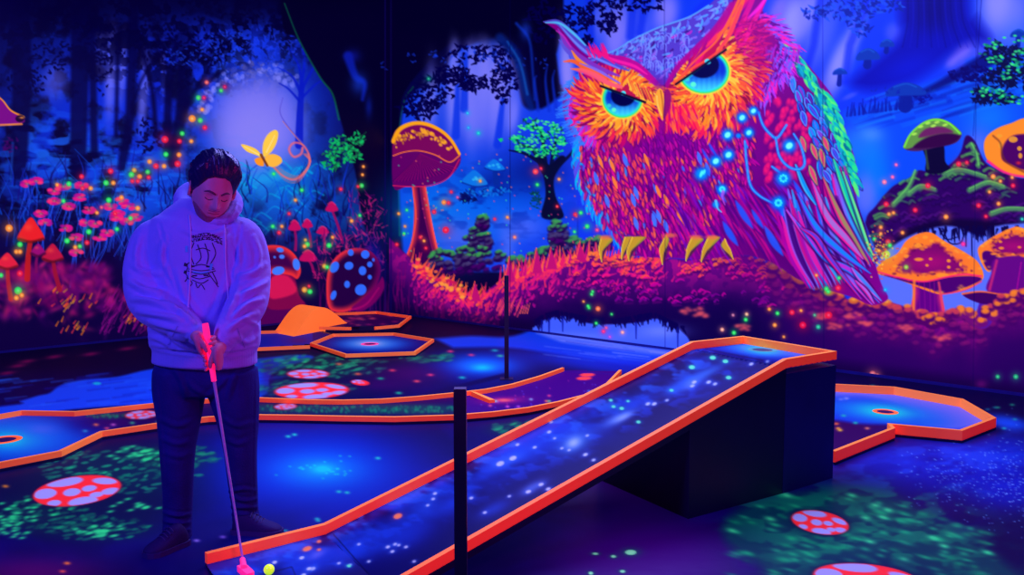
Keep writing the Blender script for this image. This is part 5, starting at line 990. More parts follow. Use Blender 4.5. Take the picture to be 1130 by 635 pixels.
    # turquoise pool of the cup on top
    c.poly([(768, 386), (822, 373), (905, 389), (866, 402), (850, 398)], (4, 30, 180), 6, .95)
    c.blob(838, 385.5, 44, 8.4, (16, 104, 240), .95, 3, ang=5); c.blob(841, 386, 28, 6, (60, 160, 248), .9, ang=5); c.blob(842, 386.5, 16, 4.4, (40, 200, 240), .9, ang=5); c.blob(880, 391, 22, 5, (110, 120, 244), .6, ang=6)
    c.line([(779, 385.5), (842, 398)], 1, 1, (2, 0, 60), .85, .8); c.line([(368, 590), (412, 640)], 1, 1, (1, 0, 50), .85, .9); c.line([(300, 632), (322, 626), (332, 650)], .9, .9, (1, 0, 50), .8, .9)
    return c
# ------------------------------------------------------------------ room shell
GC_ = on_z(430, 346); GR = on_z(1130, 437.5); GL = on_z(0, 390)
uR = (GR - GC_).normalized(); uL = (GL - GC_).normalized(); Z = Vector((0, 0, 1))
nR = uR.cross(Z); nR = nR if nR.dot(-GC_) > 0 else -nR; nL = uL.cross(Z); nL = nL if nL.dot(-GC_) > 0 else -nL
print('wall angle', math.degrees(math.acos(uR.dot(uL))), 'corner', GC_)
CEIL = 5.0
def wall(name, u, n, length):
    bm = bmesh.new(); a = GC_ - n * .004 - u * .0; b = GC_ + u * length - n * .004; prism(bm, [a, b, b - n * .2, a - n * .2], 0, CEIL); return tag(bm_obj(name, bm, M_WALL), kind='structure')
wl = wall('wall_left', uL, nL, 13.5); wr = wall('wall_right', uR, nR, 13.5)
P0 = GC_ + uL * 13.5; P1 = GC_ + uR * 13.5
bm = bmesh.new(); prism(bm, [GC_ - nR * .2 - nL * .2, P0 - nL * .2, P0 + uR * 13.5, P1 - nR * .2], -.2, -.006); tag(bm_obj('floor', bm, M_SLAB), kind='structure'); FLOOR = bpy.data.objects['floor']
bm = bmesh.new(); prism(bm, [GC_ - nR * .2 - nL * .2, P0 - nL * .2, P0 + uR * 13.5, P1 - nR * .2], CEIL, CEIL + .2); tag(bm_obj('ceiling', bm, M_CEIL), kind='structure')
for nm, u, n in (('baseboard_left', uL, nL), ('baseboard_right', uR, nR)):
    bm = bmesh.new(); a = GC_ + n * .001; b = GC_ + u * 13 + n * .001; prism(bm, [a, b, b + n * .014, a + n * .014], 0, .026); tag(bm_obj(nm, bm, M_BASE, bevel=.004), kind='structure')

def srgb2lin(a):
    a = np.clip(a / 255., 0, 1); return np.where(a <= .04045, a / 12.92, ((a + .055) / 1.055) ** 2.4).astype(np.float32)
def art_mesh(name, V, F, C, mat, par):
    used = np.unique(F); remap = np.full(len(V), -1, np.int64); remap[used] = np.arange(len(used)); V = V[used]; C = C[used]; F = remap[F]
    if par is not None: V = V - np.array(par.location)[None]
    me = bpy.data.meshes.new(name); me.vertices.add(len(V)); me.loops.add(F.size); me.polygons.add(len(F))
    me.vertices.foreach_set('co', V.astype(np.float32).ravel()); me.loops.foreach_set('vertex_index', F.ravel().astype(np.int32))
    me.polygons.foreach_set('loop_start', np.arange(0, F.size, 4, dtype=np.int32)); me.update(calc_edges=True)
    at = me.color_attributes.new('art', 'FLOAT_COLOR', 'POINT'); at.data.foreach_set('color', np.concatenate([C, np.ones((len(C), 1), np.float32)], 1).ravel())
    me.materials.append(mat); o = link(bpy.data.objects.new(name, me)); 
    if par is not None: o.parent = par
    return o
def grid_faces(nx, ny):
    i = np.arange(nx - 1)[None, :] + np.arange(ny - 1)[:, None] * nx; return np.stack([i, i + nx, i + nx + 1, i + 1], -1).reshape(-1, 4)
def sample(c, X, Y, arr):
    u = np.clip(X - c.x0, 0, c.w - 1.001); v = np.clip(Y - c.y0, 0, c.h - 1.001); i = u.astype(int); j = v.astype(int); fu = (u - i)[:, None]; fv = (v - j)[:, None]
    return (arr[j, i] * (1 - fu) + arr[j, i + 1] * fu) * (1 - fv) + (arr[j + 1, i] * (1 - fu) + arr[j + 1, i + 1] * fu) * fv

# ------------------------------------------------------------------ the printed mural, one thing per wall
mc = paint_mural(); lin = srgb2lin(mc.a)
xs = np.concatenate([np.arange(-149, 0, 5.), np.arange(0, 1131, 1.), np.arange(1135, 1279, 5.)]); ys = np.concatenate([np.arange(-239, 0, 6.), np.arange(0, 451, 1.)])
XX, YY = [a.ravel() for a in np.meshgrid(xs, ys)]
base = np.where(XX < 430, 346 + (430 - XX) * 44 / 430., 346 + (XX - 430) * 91.5 / 700.)
YC = np.minimum(YY, base - .6)
VR, tR = on_plane(XX, YC, GC_, nR); VL, tL = on_plane(XX, YC, GC_, nL)
useL = (tL > 0) & ((tL < tR) | (tR <= 0)); V = np.where(useL[:, None], VL, VR)
V = V + np.where(useL[:, None], np.array(nL)[None], np.array(nR)[None]) * .001
COL = sample(mc, XX, YC, lin).astype(np.float32)
Fq = grid_faces(len(xs), len(ys)); cyF = YY[Fq].mean(1); bF = base[Fq].mean(1); cxF = XX[Fq].mean(1)
zF = V[Fq][:, :, 2]
keep = (YY[Fq].min(1) < base[Fq].max(1) - .6) & (zF.max(1) < CEIL - .01); Fq = Fq[keep]; cxF = cxF[keep]; cyF = cyF[keep]
labF = mc.lab[(np.round(cyF).astype(int) - mc.y0).clip(0, mc.h - 1), (np.round(cxF).astype(int) - mc.x0).clip(0, mc.w - 1)]
MURL = empty('mural', GC_ + uL * .01, 'fluorescent forest mural on the left wall, moonlit clearing with a yellow butterfly', 'mural')
MURR = empty('mural', GC_ + uR * .01, 'fluorescent mural on the right wall with a giant glowering pink owl', 'mural')
isL = useL[Fq].mean(1) > .5
for root, side in ((MURL, True), (MURR, False)):
    s = isL == side
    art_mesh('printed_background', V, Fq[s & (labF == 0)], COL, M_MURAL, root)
    owl = None
    for k in sorted(LABELS):
        f = Fq[s & (labF == k)]
        if len(f) < 12: continue
        nm = LABELS[k]
        if nm in ('eye', 'beak', 'talon') and owl is not None:
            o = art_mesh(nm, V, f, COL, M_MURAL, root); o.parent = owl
        else:
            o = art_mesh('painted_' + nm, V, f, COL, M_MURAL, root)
            if nm == 'owl': owl = o; o['label'] = 'painted pink and orange owl with blue eyes'
            elif nm == 'butterfly': o['label'] = 'glowing yellow painted butterfly'

# ------------------------------------------------------------------ printed floor
fc = paint_floor(); lin = srgb2lin(fc.a)
xs = np.concatenate([np.arange(-255, -5, 10.), np.arange(-5, 1136, 1.5), np.arange(1140, 1395, 10.)]); ys = np.concatenate([np.arange(344, 660, 1.), np.arange(660, 778, 3.)])
XX, YY = [a.ravel() for a in np.meshgrid(xs, ys)]
VF, _t = on_plane(XX, YY, (0, 0, 0), (0, 0, 1)); 
inside = ((VF - np.array(GC_)) @ np.array(nR) > -.1) & ((VF - np.array(GC_)) @ np.array(nL) > -.1)
Fq = grid_faces(len(xs), len(ys)); Fq = Fq[inside[Fq].all(1)]
cx_, cy_ = XX[Fq].mean(1), YY[Fq].mean(1); labF = fc.lab[(np.round(cy_).astype(int) - fc.y0).clip(0, fc.h - 1), (np.round(cx_).astype(int) - fc.x0).clip(0, fc.w - 1)]
COL = sample(fc, XX, YY, lin).astype(np.float32); carpet = empty('printed_floor_sheet', (0, 5, 0), 'glossy dark blue floor sheet printed with moss, glowing pools and red toadstools', 'floor covering')
art_mesh('printed_sheet', VF, Fq[labF == 0], COL, M_CARPET, carpet)
for k in range(1, 7):
    art_mesh('printed_toadstool', VF, Fq[labF == k], COL, M_CARPET, carpet)

# ------------------------------------------------------------------ lanes
lc = paint_lanes(); LIN_L = srgb2lin(lc.a); rc = paint_ramp(); LIN_R = srgb2lin(rc.a)
def deck(name, c, lin, poly, p, n, mat, par, step=1.):
    P = np.array(poly); xs = np.arange(P[:, 0].min() - 1, P[:, 0].max() + 2, step); ys = np.arange(P[:, 1].min() - 1, P[:, 1].max() + 2, step); XX, YY = [a.ravel() for a in np.meshgrid(xs, ys)]
    V, t = on_plane(XX, YY, p, n); Fq = grid_faces(len(xs), len(ys)); cx, cy = XX[Fq].mean(1), YY[Fq].mean(1)
    ins = np.zeros(len(cx), bool)
    for i in range(len(P)):
        x1, y1 = P[i]; x2, y2 = P[(i + 1) % len(P)]
        if y1 != y2: ins ^= ((y1 > cy) != (y2 > cy)) & (cx < (x2 - x1) * (cy - y1) / (y2 - y1) + x1)
    return art_mesh(name, V, Fq[ins], sample(c, XX, YY, lin).astype(np.float32), mat, par)
def rail_run(par, pts, wd=.025, h=.036, side=1, closed=False, name='border_rail', mat=None):
    """boards along pts (top outer edge, world xyz); the board lies on one side of the line; mitred corners; one mesh per straight board"""
    P = [Vector(p) for p in pts]; n = len(P); off = []
    for i in range(n):
        a = P[i] - P[i - 1] if (i > 0 or closed) else None; b = P[(i + 1) % n] - P[i] if (i < n - 1 or closed) else None
        nn = []
        for d in (a, b):
            if d is not None: q = Vector((-d.y, d.x, 0)).normalized() * side; nn.append(q)
        m = sum(nn, Vector()).normalized(); k = wd / max(.35, m.dot(nn[0])); off.append(m * k)
    out = []
    for i in range(n if closed else n - 1):
        j = (i + 1) % n; bm = bmesh.new()
        q = [P[i], P[j], P[j] + off[j], P[i] + off[i]]
        prism(bm, q, [v.z - h for v in q], [v.z for v in q]); out.append(bm_obj(name, bm, mat or M_ORANGE, par, bevel=.002))
    return out
def px_pts(l, z): return [on_z(x, y, z) for x, y in l]
def slab(par, wp, z0=.0, z1=.018, name='base_board'):
    bm = bmesh.new(); prism(bm, wp, z0, z1); return bm_obj(name, bm, M_PANEL, par)
def cup(par, px, py, z, r=.055, ring=(.8, .03, .01), dark=(.01, .0, .08), rn='cup_rim'):
    c = on_z(px, py, z); bm = bmesh.new(); n = 32
    ro = [bm.verts.new((c.x + math.cos(k * 2 * math.pi / n) * r * 1.45, c.y + math.sin(k * 2 * math.pi / n) * r * 1.45, z + .0025)) for k in range(n)]
    ri = [bm.verts.new((c.x + math.cos(k * 2 * math.pi / n) * r, c.y + math.sin(k * 2 * math.pi / n) * r, z + .0035)) for k in range(n)]
    rb = [bm.verts.new((c.x + math.cos(k * 2 * math.pi / n) * r * .98, c.y + math.sin(k * 2 * math.pi / n) * r * .98, z + .0012)) for k in range(n)]
    for k in range(n):
        j = (k + 1) % n; bm.faces.new((ro[k], ro[j], ri[j], ri[k])); bm.faces.new((ri[k], ri[j], rb[j], rb[k]))
    o = bm_obj(rn, bm, ring, par, smooth=True)
    bm = bmesh.new(); f = [bm.verts.new((c.x + math.cos(k * 2 * math.pi / n) * r * .99, c.y + math.sin(k * 2 * math.pi / n) * r * .99, z + .0013)) for k in range(n)]; ctr = [bm.verts.new((c.x + math.cos(k * 2 * math.pi / n) * r * .6, c.y + math.sin(k * 2 * math.pi / n) * r * .6, z + .0011)) for k in range(n)]
    for k in range(n): bm.faces.new((f[k], f[(k + 1) % n], ctr[(k + 1) % n], ctr[k]))
    bm.faces.new(ctr); bm_obj('cup', bm, dark, par)
M_CUPD = plain('dark_cup_lining', (.03, .005, .10), .4, var=.3); M_CUPT = plain('dark_teal_cup_lining', (.0, .10, .16), .4, var=.3); M_RIMT = fluor('teal_rim', (.0, .12, .20), (.2, .6, .3)); M_RIMO = fluor('red_orange_rim', (.9, .06, .0), (1.5, .4, .05))
ZR, ZD = .056, .022
def center(l, z): 
    v = sum((Vector(p) for p in px_pts(l, z)), Vector()) / len(l); return Vector((v.x, v.y, 0))

# --- the long curved lane from the left cup to behind the ramp
up_px = [(-62, 468), (24, 453), (83, 454), (169, 445), (230, 440), (285, 438.6), (340, 440.8), (378, 441.3), (420, 440.2), (460, 437.3), (501, 433.2), (535, 429.4), (564, 423.8), (595, 414.8), (620, 405.8)]
lo_px = [(-70, 526), (0, 511), (68, 498), (113, 476.6), (178, 467), (230, 460.5), (279, 458.2), (330, 458.8), (377, 459.8), (435, 460.6), (501, 458.6), (545, 455), (583, 450.3), (618, 443.5), (649, 435.5), (672, 423), (686, 408.5)]
LN = empty('curved_putting_lane', center(up_px + lo_px, 0), 'long curving putting lane with red rails, passing behind the man', 'putting lane')
U = px_pts(up_px, ZR); Lw = px_pts(lo_px, ZR)
rail_run(LN, U, side=-1); rail_run(LN, Lw, side=1); rail_run(LN, [U[0], Lw[0]], side=1)
poly = up_px + lo_px[::-1]; slab(LN, [Vector((p.x, p.y, 0)) for p in U + Lw[::-1]], .0, ZD - .002)
up_in = [(x, y + 3) for x, y in up_px]; lo_in = [(x, y + 1.5) for x, y in lo_px]
deck('printed_lane', lc, LIN_L, up_in + lo_in[::-1], (0, 0, ZD), (0, 0, 1), M_LANE, LN)
cup(LN, 4, 486, ZD, .075, M_RIMO, M_CUPD)
# little deflector board on the curved lane
a, b = on_z(519, 433.5, .05), on_z(540, 441.5, .05); d_ = (b - a).normalized(); s_ = Vector((-d_.y, d_.x, 0)) * .05
bm = bmesh.new(); prism(bm, [a, b, b + s_, a + s_], ZD, [.062, .05, .045, .05]); bm_obj('deflector_board', bm, M_ORANGE, LN, bevel=.003)

# --- middle hexagon lane
hx = [(342, 378.6), (367, 368.6), (435, 367.3), (479, 374.3), (458.6, 388.4), (381, 391.2)]
MH = empty('hexagonal_putting_lane', center(hx, 0), 'putting lane ending in an orange-railed hexagon with a pale blue pool', 'putting lane')
H = px_pts(hx, ZR); tail = px_pts([(262, 385), (342, 381.5)], ZR)
rail_run(MH, H, side=-1, closed=True); rail_run(MH, [tail[0], tail[1]], side=1); rail_run(MH, px_pts([(345, 377.8), (262, 365)], ZR)[0:0] or px_pts([(318, 364.5), (250, 366.5)], ZR), side=1)
slab(MH, [Vector((p.x, p.y, 0)) for p in H], 0, ZD - .002)
deck('printed_lane', lc, LIN_L, [(x, y + 1.5) for x, y in hx], (0, 0, ZD), (0, 0, 1), M_LANE, MH)
sl = [(250, 368), (318, 366), (352, 366), (366, 370), (343, 380), (262, 386)]; slab(MH, [Vector((p.x, p.y, 0)) for p in px_pts(sl, 0)], 0, ZD - .004)
deck('printed_lane', lc, LIN_L, sl, (0, 0, ZD - .001), (0, 0, 1), M_LANE, MH); cup(MH, 408, 380, ZD, .07, M_PINK, M_CUPD)

# --- orange humpback bridge on that lane
N0, N2, F0 = on_z(324, 373.5, 0), on_z(390, 360.5, 0), on_z(306, 370, 0); ax = N2 - N0; wv = (F0 - N0) * 1.25; Hh = .30
def arch(t): return .022 + Hh * max(0, (.5 - .5 * math.cos(2 * math.pi * min(1, t ** .82)))) ** .8
verts, faces = [], []; NT, NW = 48, 4
for j in range(NW + 1):
    for i in range(NT + 1):
        q = N0 + ax * (i / NT) + wv * (j / NW); verts.append((q.x, q.y, arch(i / NT)))
off = len(verts)
for j in (0, NW):
    for i in range(NT + 1): v = verts[j * (NT + 1) + i]; verts.append((v[0], v[1], .004))
for j in range(NW):
    for i in range(NT): a = j * (NT + 1) + i; faces.append((a, a + 1, a + NT + 2, a + NT + 1))
for i in range(NT):
    faces.append((i, off + i, off + i + 1, i + 1)); k = NW * (NT + 1) + i; o2 = off + NT + 1 + i; faces.append((k, k + 1, o2 + 1, o2))
HUMP = (verts, faces)

# --- far hexagon lane
ZF = .10
fx = [(324, 350), (355, 346), (416, 343.6), (454, 348.8), (441, 358.6), (414, 361)]
FH = empty('far_putting_lane', center(fx, 0), 'farthest putting lane, with a smooth orange hump, below the egg-shaped blue-spotted toadstool', 'putting lane')
rail_run(FH, px_pts(fx, ZF), side=-1); rail_run(FH, px_pts([(352, 360.8), (387, 361.6)], ZF), side=1)
obj('hump_board', *HUMP, M_BUMP, FH)
slab(FH, [Vector((p.x, p.y, 0)) for p in px_pts([(326, 351), (356, 347.5), (416, 345), (451, 350), (439, 359.5), (356, 361.5)], ZF - .04)], 0, ZF - .042)
deck('printed_lane', lc, LIN_L, [(326, 351), (356, 347.5), (416, 345), (451, 350), (439, 359.5), (356, 361.5)], (0, 0, ZF - .04), (0, 0, 1), M_LANE, FH)

# --- octagonal lane right of the ramp
ox = [(922, 498.5), (988, 472.6), (984.5, 468.6), (1062, 475.6), (1099.5, 461.4), (1063, 440.4), (987.5, 427), (905, 423), (858, 436), (862, 458)]
RH = empty('octagonal_putting_lane', center(ox, 0), 'octagonal putting lane with a cyan pool and red rails, right of the ramp', 'putting lane')
ZO = .085; O = px_pts(ox, ZO); rail_run(RH, O, side=1, h=.068); 
slab(RH, [Vector((p.x, p.y, 0)) for p in O], 0, ZD - .002)
deck('printed_lane', lc, LIN_L, [(924, 501), (990, 474), (988, 471), (1062, 479), (1096, 463.5), (1063, 446), (987, 432), (905, 428), (860, 440), (864, 462)], (0, 0, ZD), (0, 0, 1), M_LANE, RH)
cup(RH, 977, 455, ZD, .062, M_RIMO, M_CUPD)

# ------------------------------------------------------------------ the ramp
ZT = .73; DK = .045                                     # rail top and how far below it the printed deck lies
S = on_z(226, 609.6, .062); K = on_z(357, 577.6, .062); A = on_z(762, 377, ZT); B = on_z(820, 370.8, ZT); Cc = on_z(923.5, 387.8, ZT); D = on_z(868, 396.8, ZT); K2 = on_z(431, 645.5, .062)
S2 = S + (K2 - K) + (K - S) * .0
print('ramp', [tuple(round(c, 2) for c in v) for v in (S, K, A, B, Cc, D, K2, S2)])
RP = empty('putting_ramp', Vector(((K.x + D.x) / 2, (K.y + D.y) / 2, 0)), 'raised galaxy-print putting ramp with orange rails climbing to a blue pool', 'putting ramp')
rail_run(RP, [S, K, A, B, Cc, D, K2, S2], side=-1, wd=.027, h=.047)
def down(v, k): return Vector((v.x, v.y, v.z - k))
def deck_plane(a, b, c): n = (b - a).cross(c - a).normalized(); return tuple(a), tuple(n)
p1 = (tuple(down(K, DK)), (0, 0, 1)); Kd, Ad, Dd, K2d, Bd, Cd, Sd, S2d = [down(v, DK) for v in (K, A, D, K2, B, Cc, S, S2)]
def proj(v):
    d = np.array(v) - _c; z = d @ _fw; return (CX + F_PX * (d @ _rt) / z, CY - F_PX * (d @ _up) / z)
pj = lambda L: [proj(v) for v in L]
deck('printed_start_deck', rc, LIN_R, pj([Sd, Kd, K2d, S2d]), *deck_plane(Kd, Sd, K2d), M_LANE, RP)
deck('printed_slope_deck', rc, LIN_R, pj([Kd, Ad, Dd, K2d]), *deck_plane(Kd, Ad, K2d), M_LANE, RP)
deck('printed_top_deck', rc, LIN_R, pj([Ad, Bd, Cd, Dd]), *deck_plane(Ad, Bd, Dd), M_LANE, RP)
# boards under the decks
def board(name, pts, th, m, par=RP):
    bm = bmesh.new(); t = [down(p, .004) for p in pts]; prism(bm, t, [p.z - th for p in t], [p.z for p in t]); return bm_obj(name, bm, m, par)
board('start_board', [Sd, Kd, K2d, S2d], .014, M_PANEL); board('slope_board', [Kd, Ad, Dd, K2d], .03, M_PANEL)
# the closed box that carries the top: side panels stand on the floor
def edge_at_px(a, b, px):
    lo, hi = 0., 1.
    for _ in range(40):
        m = (lo + hi) / 2
        if (proj(a.lerp(b, m))[0] < px) == (proj(a)[0] < proj(b)[0]): lo = m
        else: hi = m
    return a.lerp(b, lo)
E1 = edge_at_px(K2d, Dd, 761); E2 = Kd.lerp(Ad, (E1 - K2d).length / (Dd - K2d).length)
board_low = .034
def box(name, pts, m):
    bm = bmesh.new(); prism(bm, pts, 0, [p.z - board_low for p in pts]); return bm_obj(name, bm, m, RP)
ins = (Vector(((A + Cc) / 2)) ); ctr = (A + B + Cc + D) / 4
def inw(v, k=.004): q = v + (Vector((ctr.x, ctr.y, v.z)) - v).normalized() * k; return q
box('wedge_support', [inw(E1), inw(Dd), inw(Ad), inw(E2)], M_PANEL)
box('platform_box', [inw(Dd, .001), inw(Cd, .001), inw(Bd, .001), inw(Ad, .001)], M_PANEL2)
cc_ = on_plane(np.array([841.5]), np.array([386.8]), *deck_plane(Ad, Bd, Dd))[0][0]; cup(RP, *proj(cc_), A.z - DK, .06, M_RIMT, M_CUPT)

# ------------------------------------------------------------------ posts
def post(px, depth, ztop, s, label):
    x = (px - CX) / F_PX * (depth * math.cos(PITCH) + (CAM_H - .5) * math.sin(PITCH)); e = empty('steel_post', (x, depth, 0), label, 'post', 'low black posts between the lanes')
    bm = bmesh.new(); h = s / 2; prism(bm, [(x - h, depth - h), (x + h, depth - h), (x + h, depth + h), (x - h, depth + h)], .008, ztop - .004); bm_obj('post_tube', bm, M_BLACK, e, bevel=.003)
    bm = bmesh.new(); h = s / 2 * .96; prism(bm, [(x - h, depth - h), (x + h, depth - h), (x + h, depth + h), (x - h, depth + h)], ztop - .004, ztop); bm_obj('end_cap', bm, M_BLACK, e)
    bm = bmesh.new(); h = .06; prism(bm, [(x - h, depth - h), (x + h, depth - h), (x + h, depth + h), (x - h, depth + h)], 0, .008); bm_obj('base_plate', bm, M_BLACK, e, bevel=.002)
post(508.5, 2.72, .945, .04, 'nearest black post, in the foreground in front of the ramp'); post(559, 7.75, .945, .04, 'distant black post beyond the curved lane, beside the round blue glow')
# ------------------------------------------------------------------ the person
M_SKIN = plain('skin', (.80, .30, .36), .5, spec=.35, bump=.06, bscale=120, var=.08)
M_HAIR = plain('dark_swept_hair', (.012, .008, .075), .34, spec=.6, bump=.3, bscale=90)
M_BROW = plain('dark_stubble', (.16, .05, .09), .7, var=.3, vscale=90)
M_HOOD = plain('lilac_grey_sweatshirt_fleece', (.42, .42, 1.0), .85, spec=.15, bump=.22, bscale=160, var=.07, vscale=30, sheen=.2)
M_CORD = plain('pale_drawcord', (.75, .66, 1.), .8, spec=.2)
M_JEAN = plain('dark_indigo_denim', (.022, .025, .20), .85, spec=.15, bump=.35, bscale=130, var=.3, vscale=14)
M_SHOE = plain('dark_suede', (.03, .022, .12), .7, spec=.2, bump=.2, bscale=100); M_SOLE = plain('dark_rubber_sole', (.045, .03, .17), .6)
M_PRNT = plain('dark_chest_print_ink', (.02, .01, .05), .7); M_PRNC = plain('pale_cyan_print_ink', (.10, .75, .95), .6)

def lobed(stations, nseg=26, cap=1.):
    """closed tube: stations = (centre, side radius, depth radius); sections stay perpendicular to the run"""
    V, F = [], []; n = len(stations); C = [Vector(s[0]) for s in stations]
    for i, (c, a, b) in enumerate(stations):
        t = (C[min(n - 1, i + 1)] - C[max(0, i - 1)]).normalized()
        d = Vector((0, -1, 0)); d = (d - t * d.dot(t)).normalized() if abs(d.dot(t)) < .98 else Vector((0, 0, 1)); s = t.cross(d)
        for k in range(nseg):
            q = 2 * math.pi * k / nseg; V.append(C[i] + s * math.cos(q) * a + d * math.sin(q) * b)
    for i in range(n - 1):
        for k in range(nseg):
            a = i * nseg + k; b = i * nseg + (k + 1) % nseg; F.append((a, b, b + nseg, a + nseg))
    for e, i, sgn in ((0, 0, -1), (1, n - 1, 1)):
        t = (C[1] - C[0]).normalized() * -1 if e == 0 else (C[-1] - C[-2]).normalized(); r = min(stations[i][1], stations[i][2])
        prev = i * nseg
        for j in (1, 2):
            h = r * math.sin(j * .5) * cap; k2 = math.cos(j * .5); off = len(V)
            for k in range(nseg): V.append(C[i] + (V[i * nseg + k] - C[i]) * k2 + t * h)
            for k in range(nseg):
                a, b, c2, d2 = prev + k, prev + (k + 1) % nseg, off + (k + 1) % nseg, off + k; F.append((a, b, c2, d2) if e else (b, a, d2, c2))
            prev = off
        F.append(tuple(range(prev, prev + nseg)) if e else tuple(range(prev + nseg - 1, prev - 1, -1)))
    return V, F
def smooth_st(st, m=5):
    A = np.array([[*s[0], s[1], s[2]] for s in st]); B = spl([tuple(a) for a in A], m); return [(Vector(b[:3]), max(.002, b[3]), max(.002, b[4])) for b in B]
def ball(c, rx, ry, rz, rot=None, n=20):
    V, F = [], []; R = rot or Matrix.Identity(3); c = Vector(c)
    for i in range(n + 1):
        for k in range(n * 2):
            th = math.pi * i / n; ph = math.pi * k / n; V.append(c + R @ Vector((rx * math.sin(th) * math.cos(ph), ry * math.sin(th) * math.sin(ph), rz * math.cos(th))))
    for i in range(n):
        for k in range(n * 2): a = i * n * 2 + k; b = i * n * 2 + (k + 1) % (n * 2); F.append((a, a + n * 2, b + n * 2, b))
    return V, F
def fuse(parts, voxel, smooth_it=2):
    V, F = [], []
    for v, f in parts: o = len(V); V += [tuple(x) for x in v]; F += [tuple(i + o for i in q) for q in f]
    me = bpy.data.meshes.new('tmp'); me.from_pydata(V, [], F); me.update(); o = link(bpy.data.objects.new('tmp', me))
    m = o.modifiers.new('r', 'REMESH'); m.mode = 'VOXEL'; m.voxel_size = voxel; m.use_smooth_shade = True
    if smooth_it: s = o.modifiers.new('s', 'SMOOTH'); s.factor = .5; s.iterations = smooth_it
    dg = bpy.context.evaluated_depsgraph_get(); e = o.evaluated_get(dg); me2 = bpy.data.meshes.new_from_object(e)
    n = len(me2.vertices); co = np.empty(n * 3, np.float32); me2.vertices.foreach_get('co', co); nl = np.empty(n * 3, np.float32); me2.vertex_normals.foreach_get('vector', nl)
    bpy.data.objects.remove(o); bpy.data.meshes.remove(me)
    return me2, co.reshape(-1, 3).astype(np.float64), nl.reshape(-1, 3).astype(np.float64)
def finish(name, me, co, mat, par=None, root_loc=None):
    if root_loc is not None: co = co - np.array(root_loc)[None]
    me.vertices.foreach_set('co', co.astype(np.float32).ravel()); me.polygons.foreach_set('use_smooth', [True] * len(me.polygons)); me.update(); me.name = name; me.materials.clear(); me.materials.append(mat)
    o = link(bpy.data.objects.new(name, me))
    if root_loc is not None: o.location = root_loc
    elif par: parent(o, par)
    return o
def to_px(co):
    d = co - _c[None]; z = d @ _fw; return CX + F_PX * (d @ _rt) / z, CY - F_PX * (d @ _up) / z
def folds(co, nl, lst):
    px, py = to_px(co); front = np.clip((-nl[:, 1] + .1) / .4, 0, 1); D = np.zeros(len(co))
    for pts, wd, amp in lst:
        P = spl(pts, 5); best = np.full(len(co), 1e9); bx0, bx1 = P[:, 0].min() - 4 * wd, P[:, 0].max() + 4 * wd; by0, by1 = P[:, 1].min() - 4 * wd, P[:, 1].max() + 4 * wd
        s = np.where((px > bx0) & (px < bx1) & (py > by0) & (py < by1))[0]
        if not len(s): continue
        X, Y = px[s], py[s]; b = np.full(len(s), 1e9); n = len(P) - 1; fade = np.zeros(len(s))
        for i in range(n):
            x1, y1 = P[i]; x2, y2 = P[i + 1]; ex, ey = x2 - x1, y2 - y1; L = ex * ex + ey * ey + 1e-9; t = np.clip(((X - x1) * ex + (Y - y1) * ey) / L, 0, 1)
            d = np.hypot(X - x1 - t * ex, Y - y1 - t * ey); u = (i + t) / n; m = d < b; b = np.where(m, d, b); fade = np.where(m, np.sin(np.pi * np.clip(u, .04, .96)) ** .5, fade)
        q = b / wd; D[s] += amp * fade * (np.exp(-q * q) - .45 * np.exp(-((q - 1.7) / .8) ** 2))
    return co + nl * (D * front)[:, None]
def RM(px): return px * 3.93 / 953
def st(px, py, d, a, b=None): return (at_y(px, py, d), RM(a), RM(a) if b is None else b)

HYAW = 34
# head: a shaped sphere in its own frame (x to the viewer's right, y towards the viewer, z up), then turned
HR = (Matrix.Rotation(math.radians(8), 3, 'Y') @ Matrix.Rotation(math.radians(HYAW), 3, 'Z') @ Matrix.Rotation(math.radians(20), 3, 'X'))
HC = at_y(234, 211.5, 3.85)
def hw(p): x, y, z = p; return HC + HR @ Vector((x, -y, z))
def g(v, m, s): return math.exp(-((v - m) / s) ** 2)
def head_pt(dx, dy, dz, grow=0.):
    """dx,dy,dz: unit direction; returns local point"""
    a, b, c = .084, .110, .150
    x, y, z = a * dx, b * dy, c * dz
    if dz < 0: k = (-dz); x *= 1 - .30 * k ** 2.2; y = y * (1 - .10 * k) + .012 * k * (1 if dy > 0 else -.2)
    if dz < -.2 and dy < 0: y *= 1 - .55 * min(1, (-dz - .2) / .8)
    if dy > 0: y -= .012 * dy * (1 - abs(dx)) ** .5 * (1 if dz > -.8 else .4)
    f = max(0., dy) ** .5 if dy > 0 else 0
    zz = z / c; xx = x / a
    y += f * (.030 * g(xx, 0, .15) * (g(zz, -.20, .13) + .55 * g(zz, -.05, .16) + .25 * g(zz, .10, .14)) + .010 * g(abs(xx), .17, .08) * g(zz, -.22, .07))
    y += f * (.008 * g(zz, .22, .10) * g(abs(xx), .34, .26) - .012 * g(zz, .06, .10) * g(abs(xx), .38, .17) + .006 * g(zz, .05, .055) * g(abs(xx), .38, .12))
    y += f * (.007 * g(zz, -.42, .045) * g(xx, 0, .28) + .008 * g(zz, -.53, .05) * g(xx, 0, .24) - .005 * g(zz, -.475, .02) * g(xx, 0, .3) - .004 * g(zz, -.62, .05) * g(xx, 0, .3) + .012 * g(zz, -.82, .14) * g(xx, 0, .34))
    y += f * .006 * g(abs(xx), .55, .2) * g(zz, -.18, .2)
    v = Vector((x, y, z)); n = Vector((dx / a, dy / b, dz / c)).normalized()
    return v + n * grow
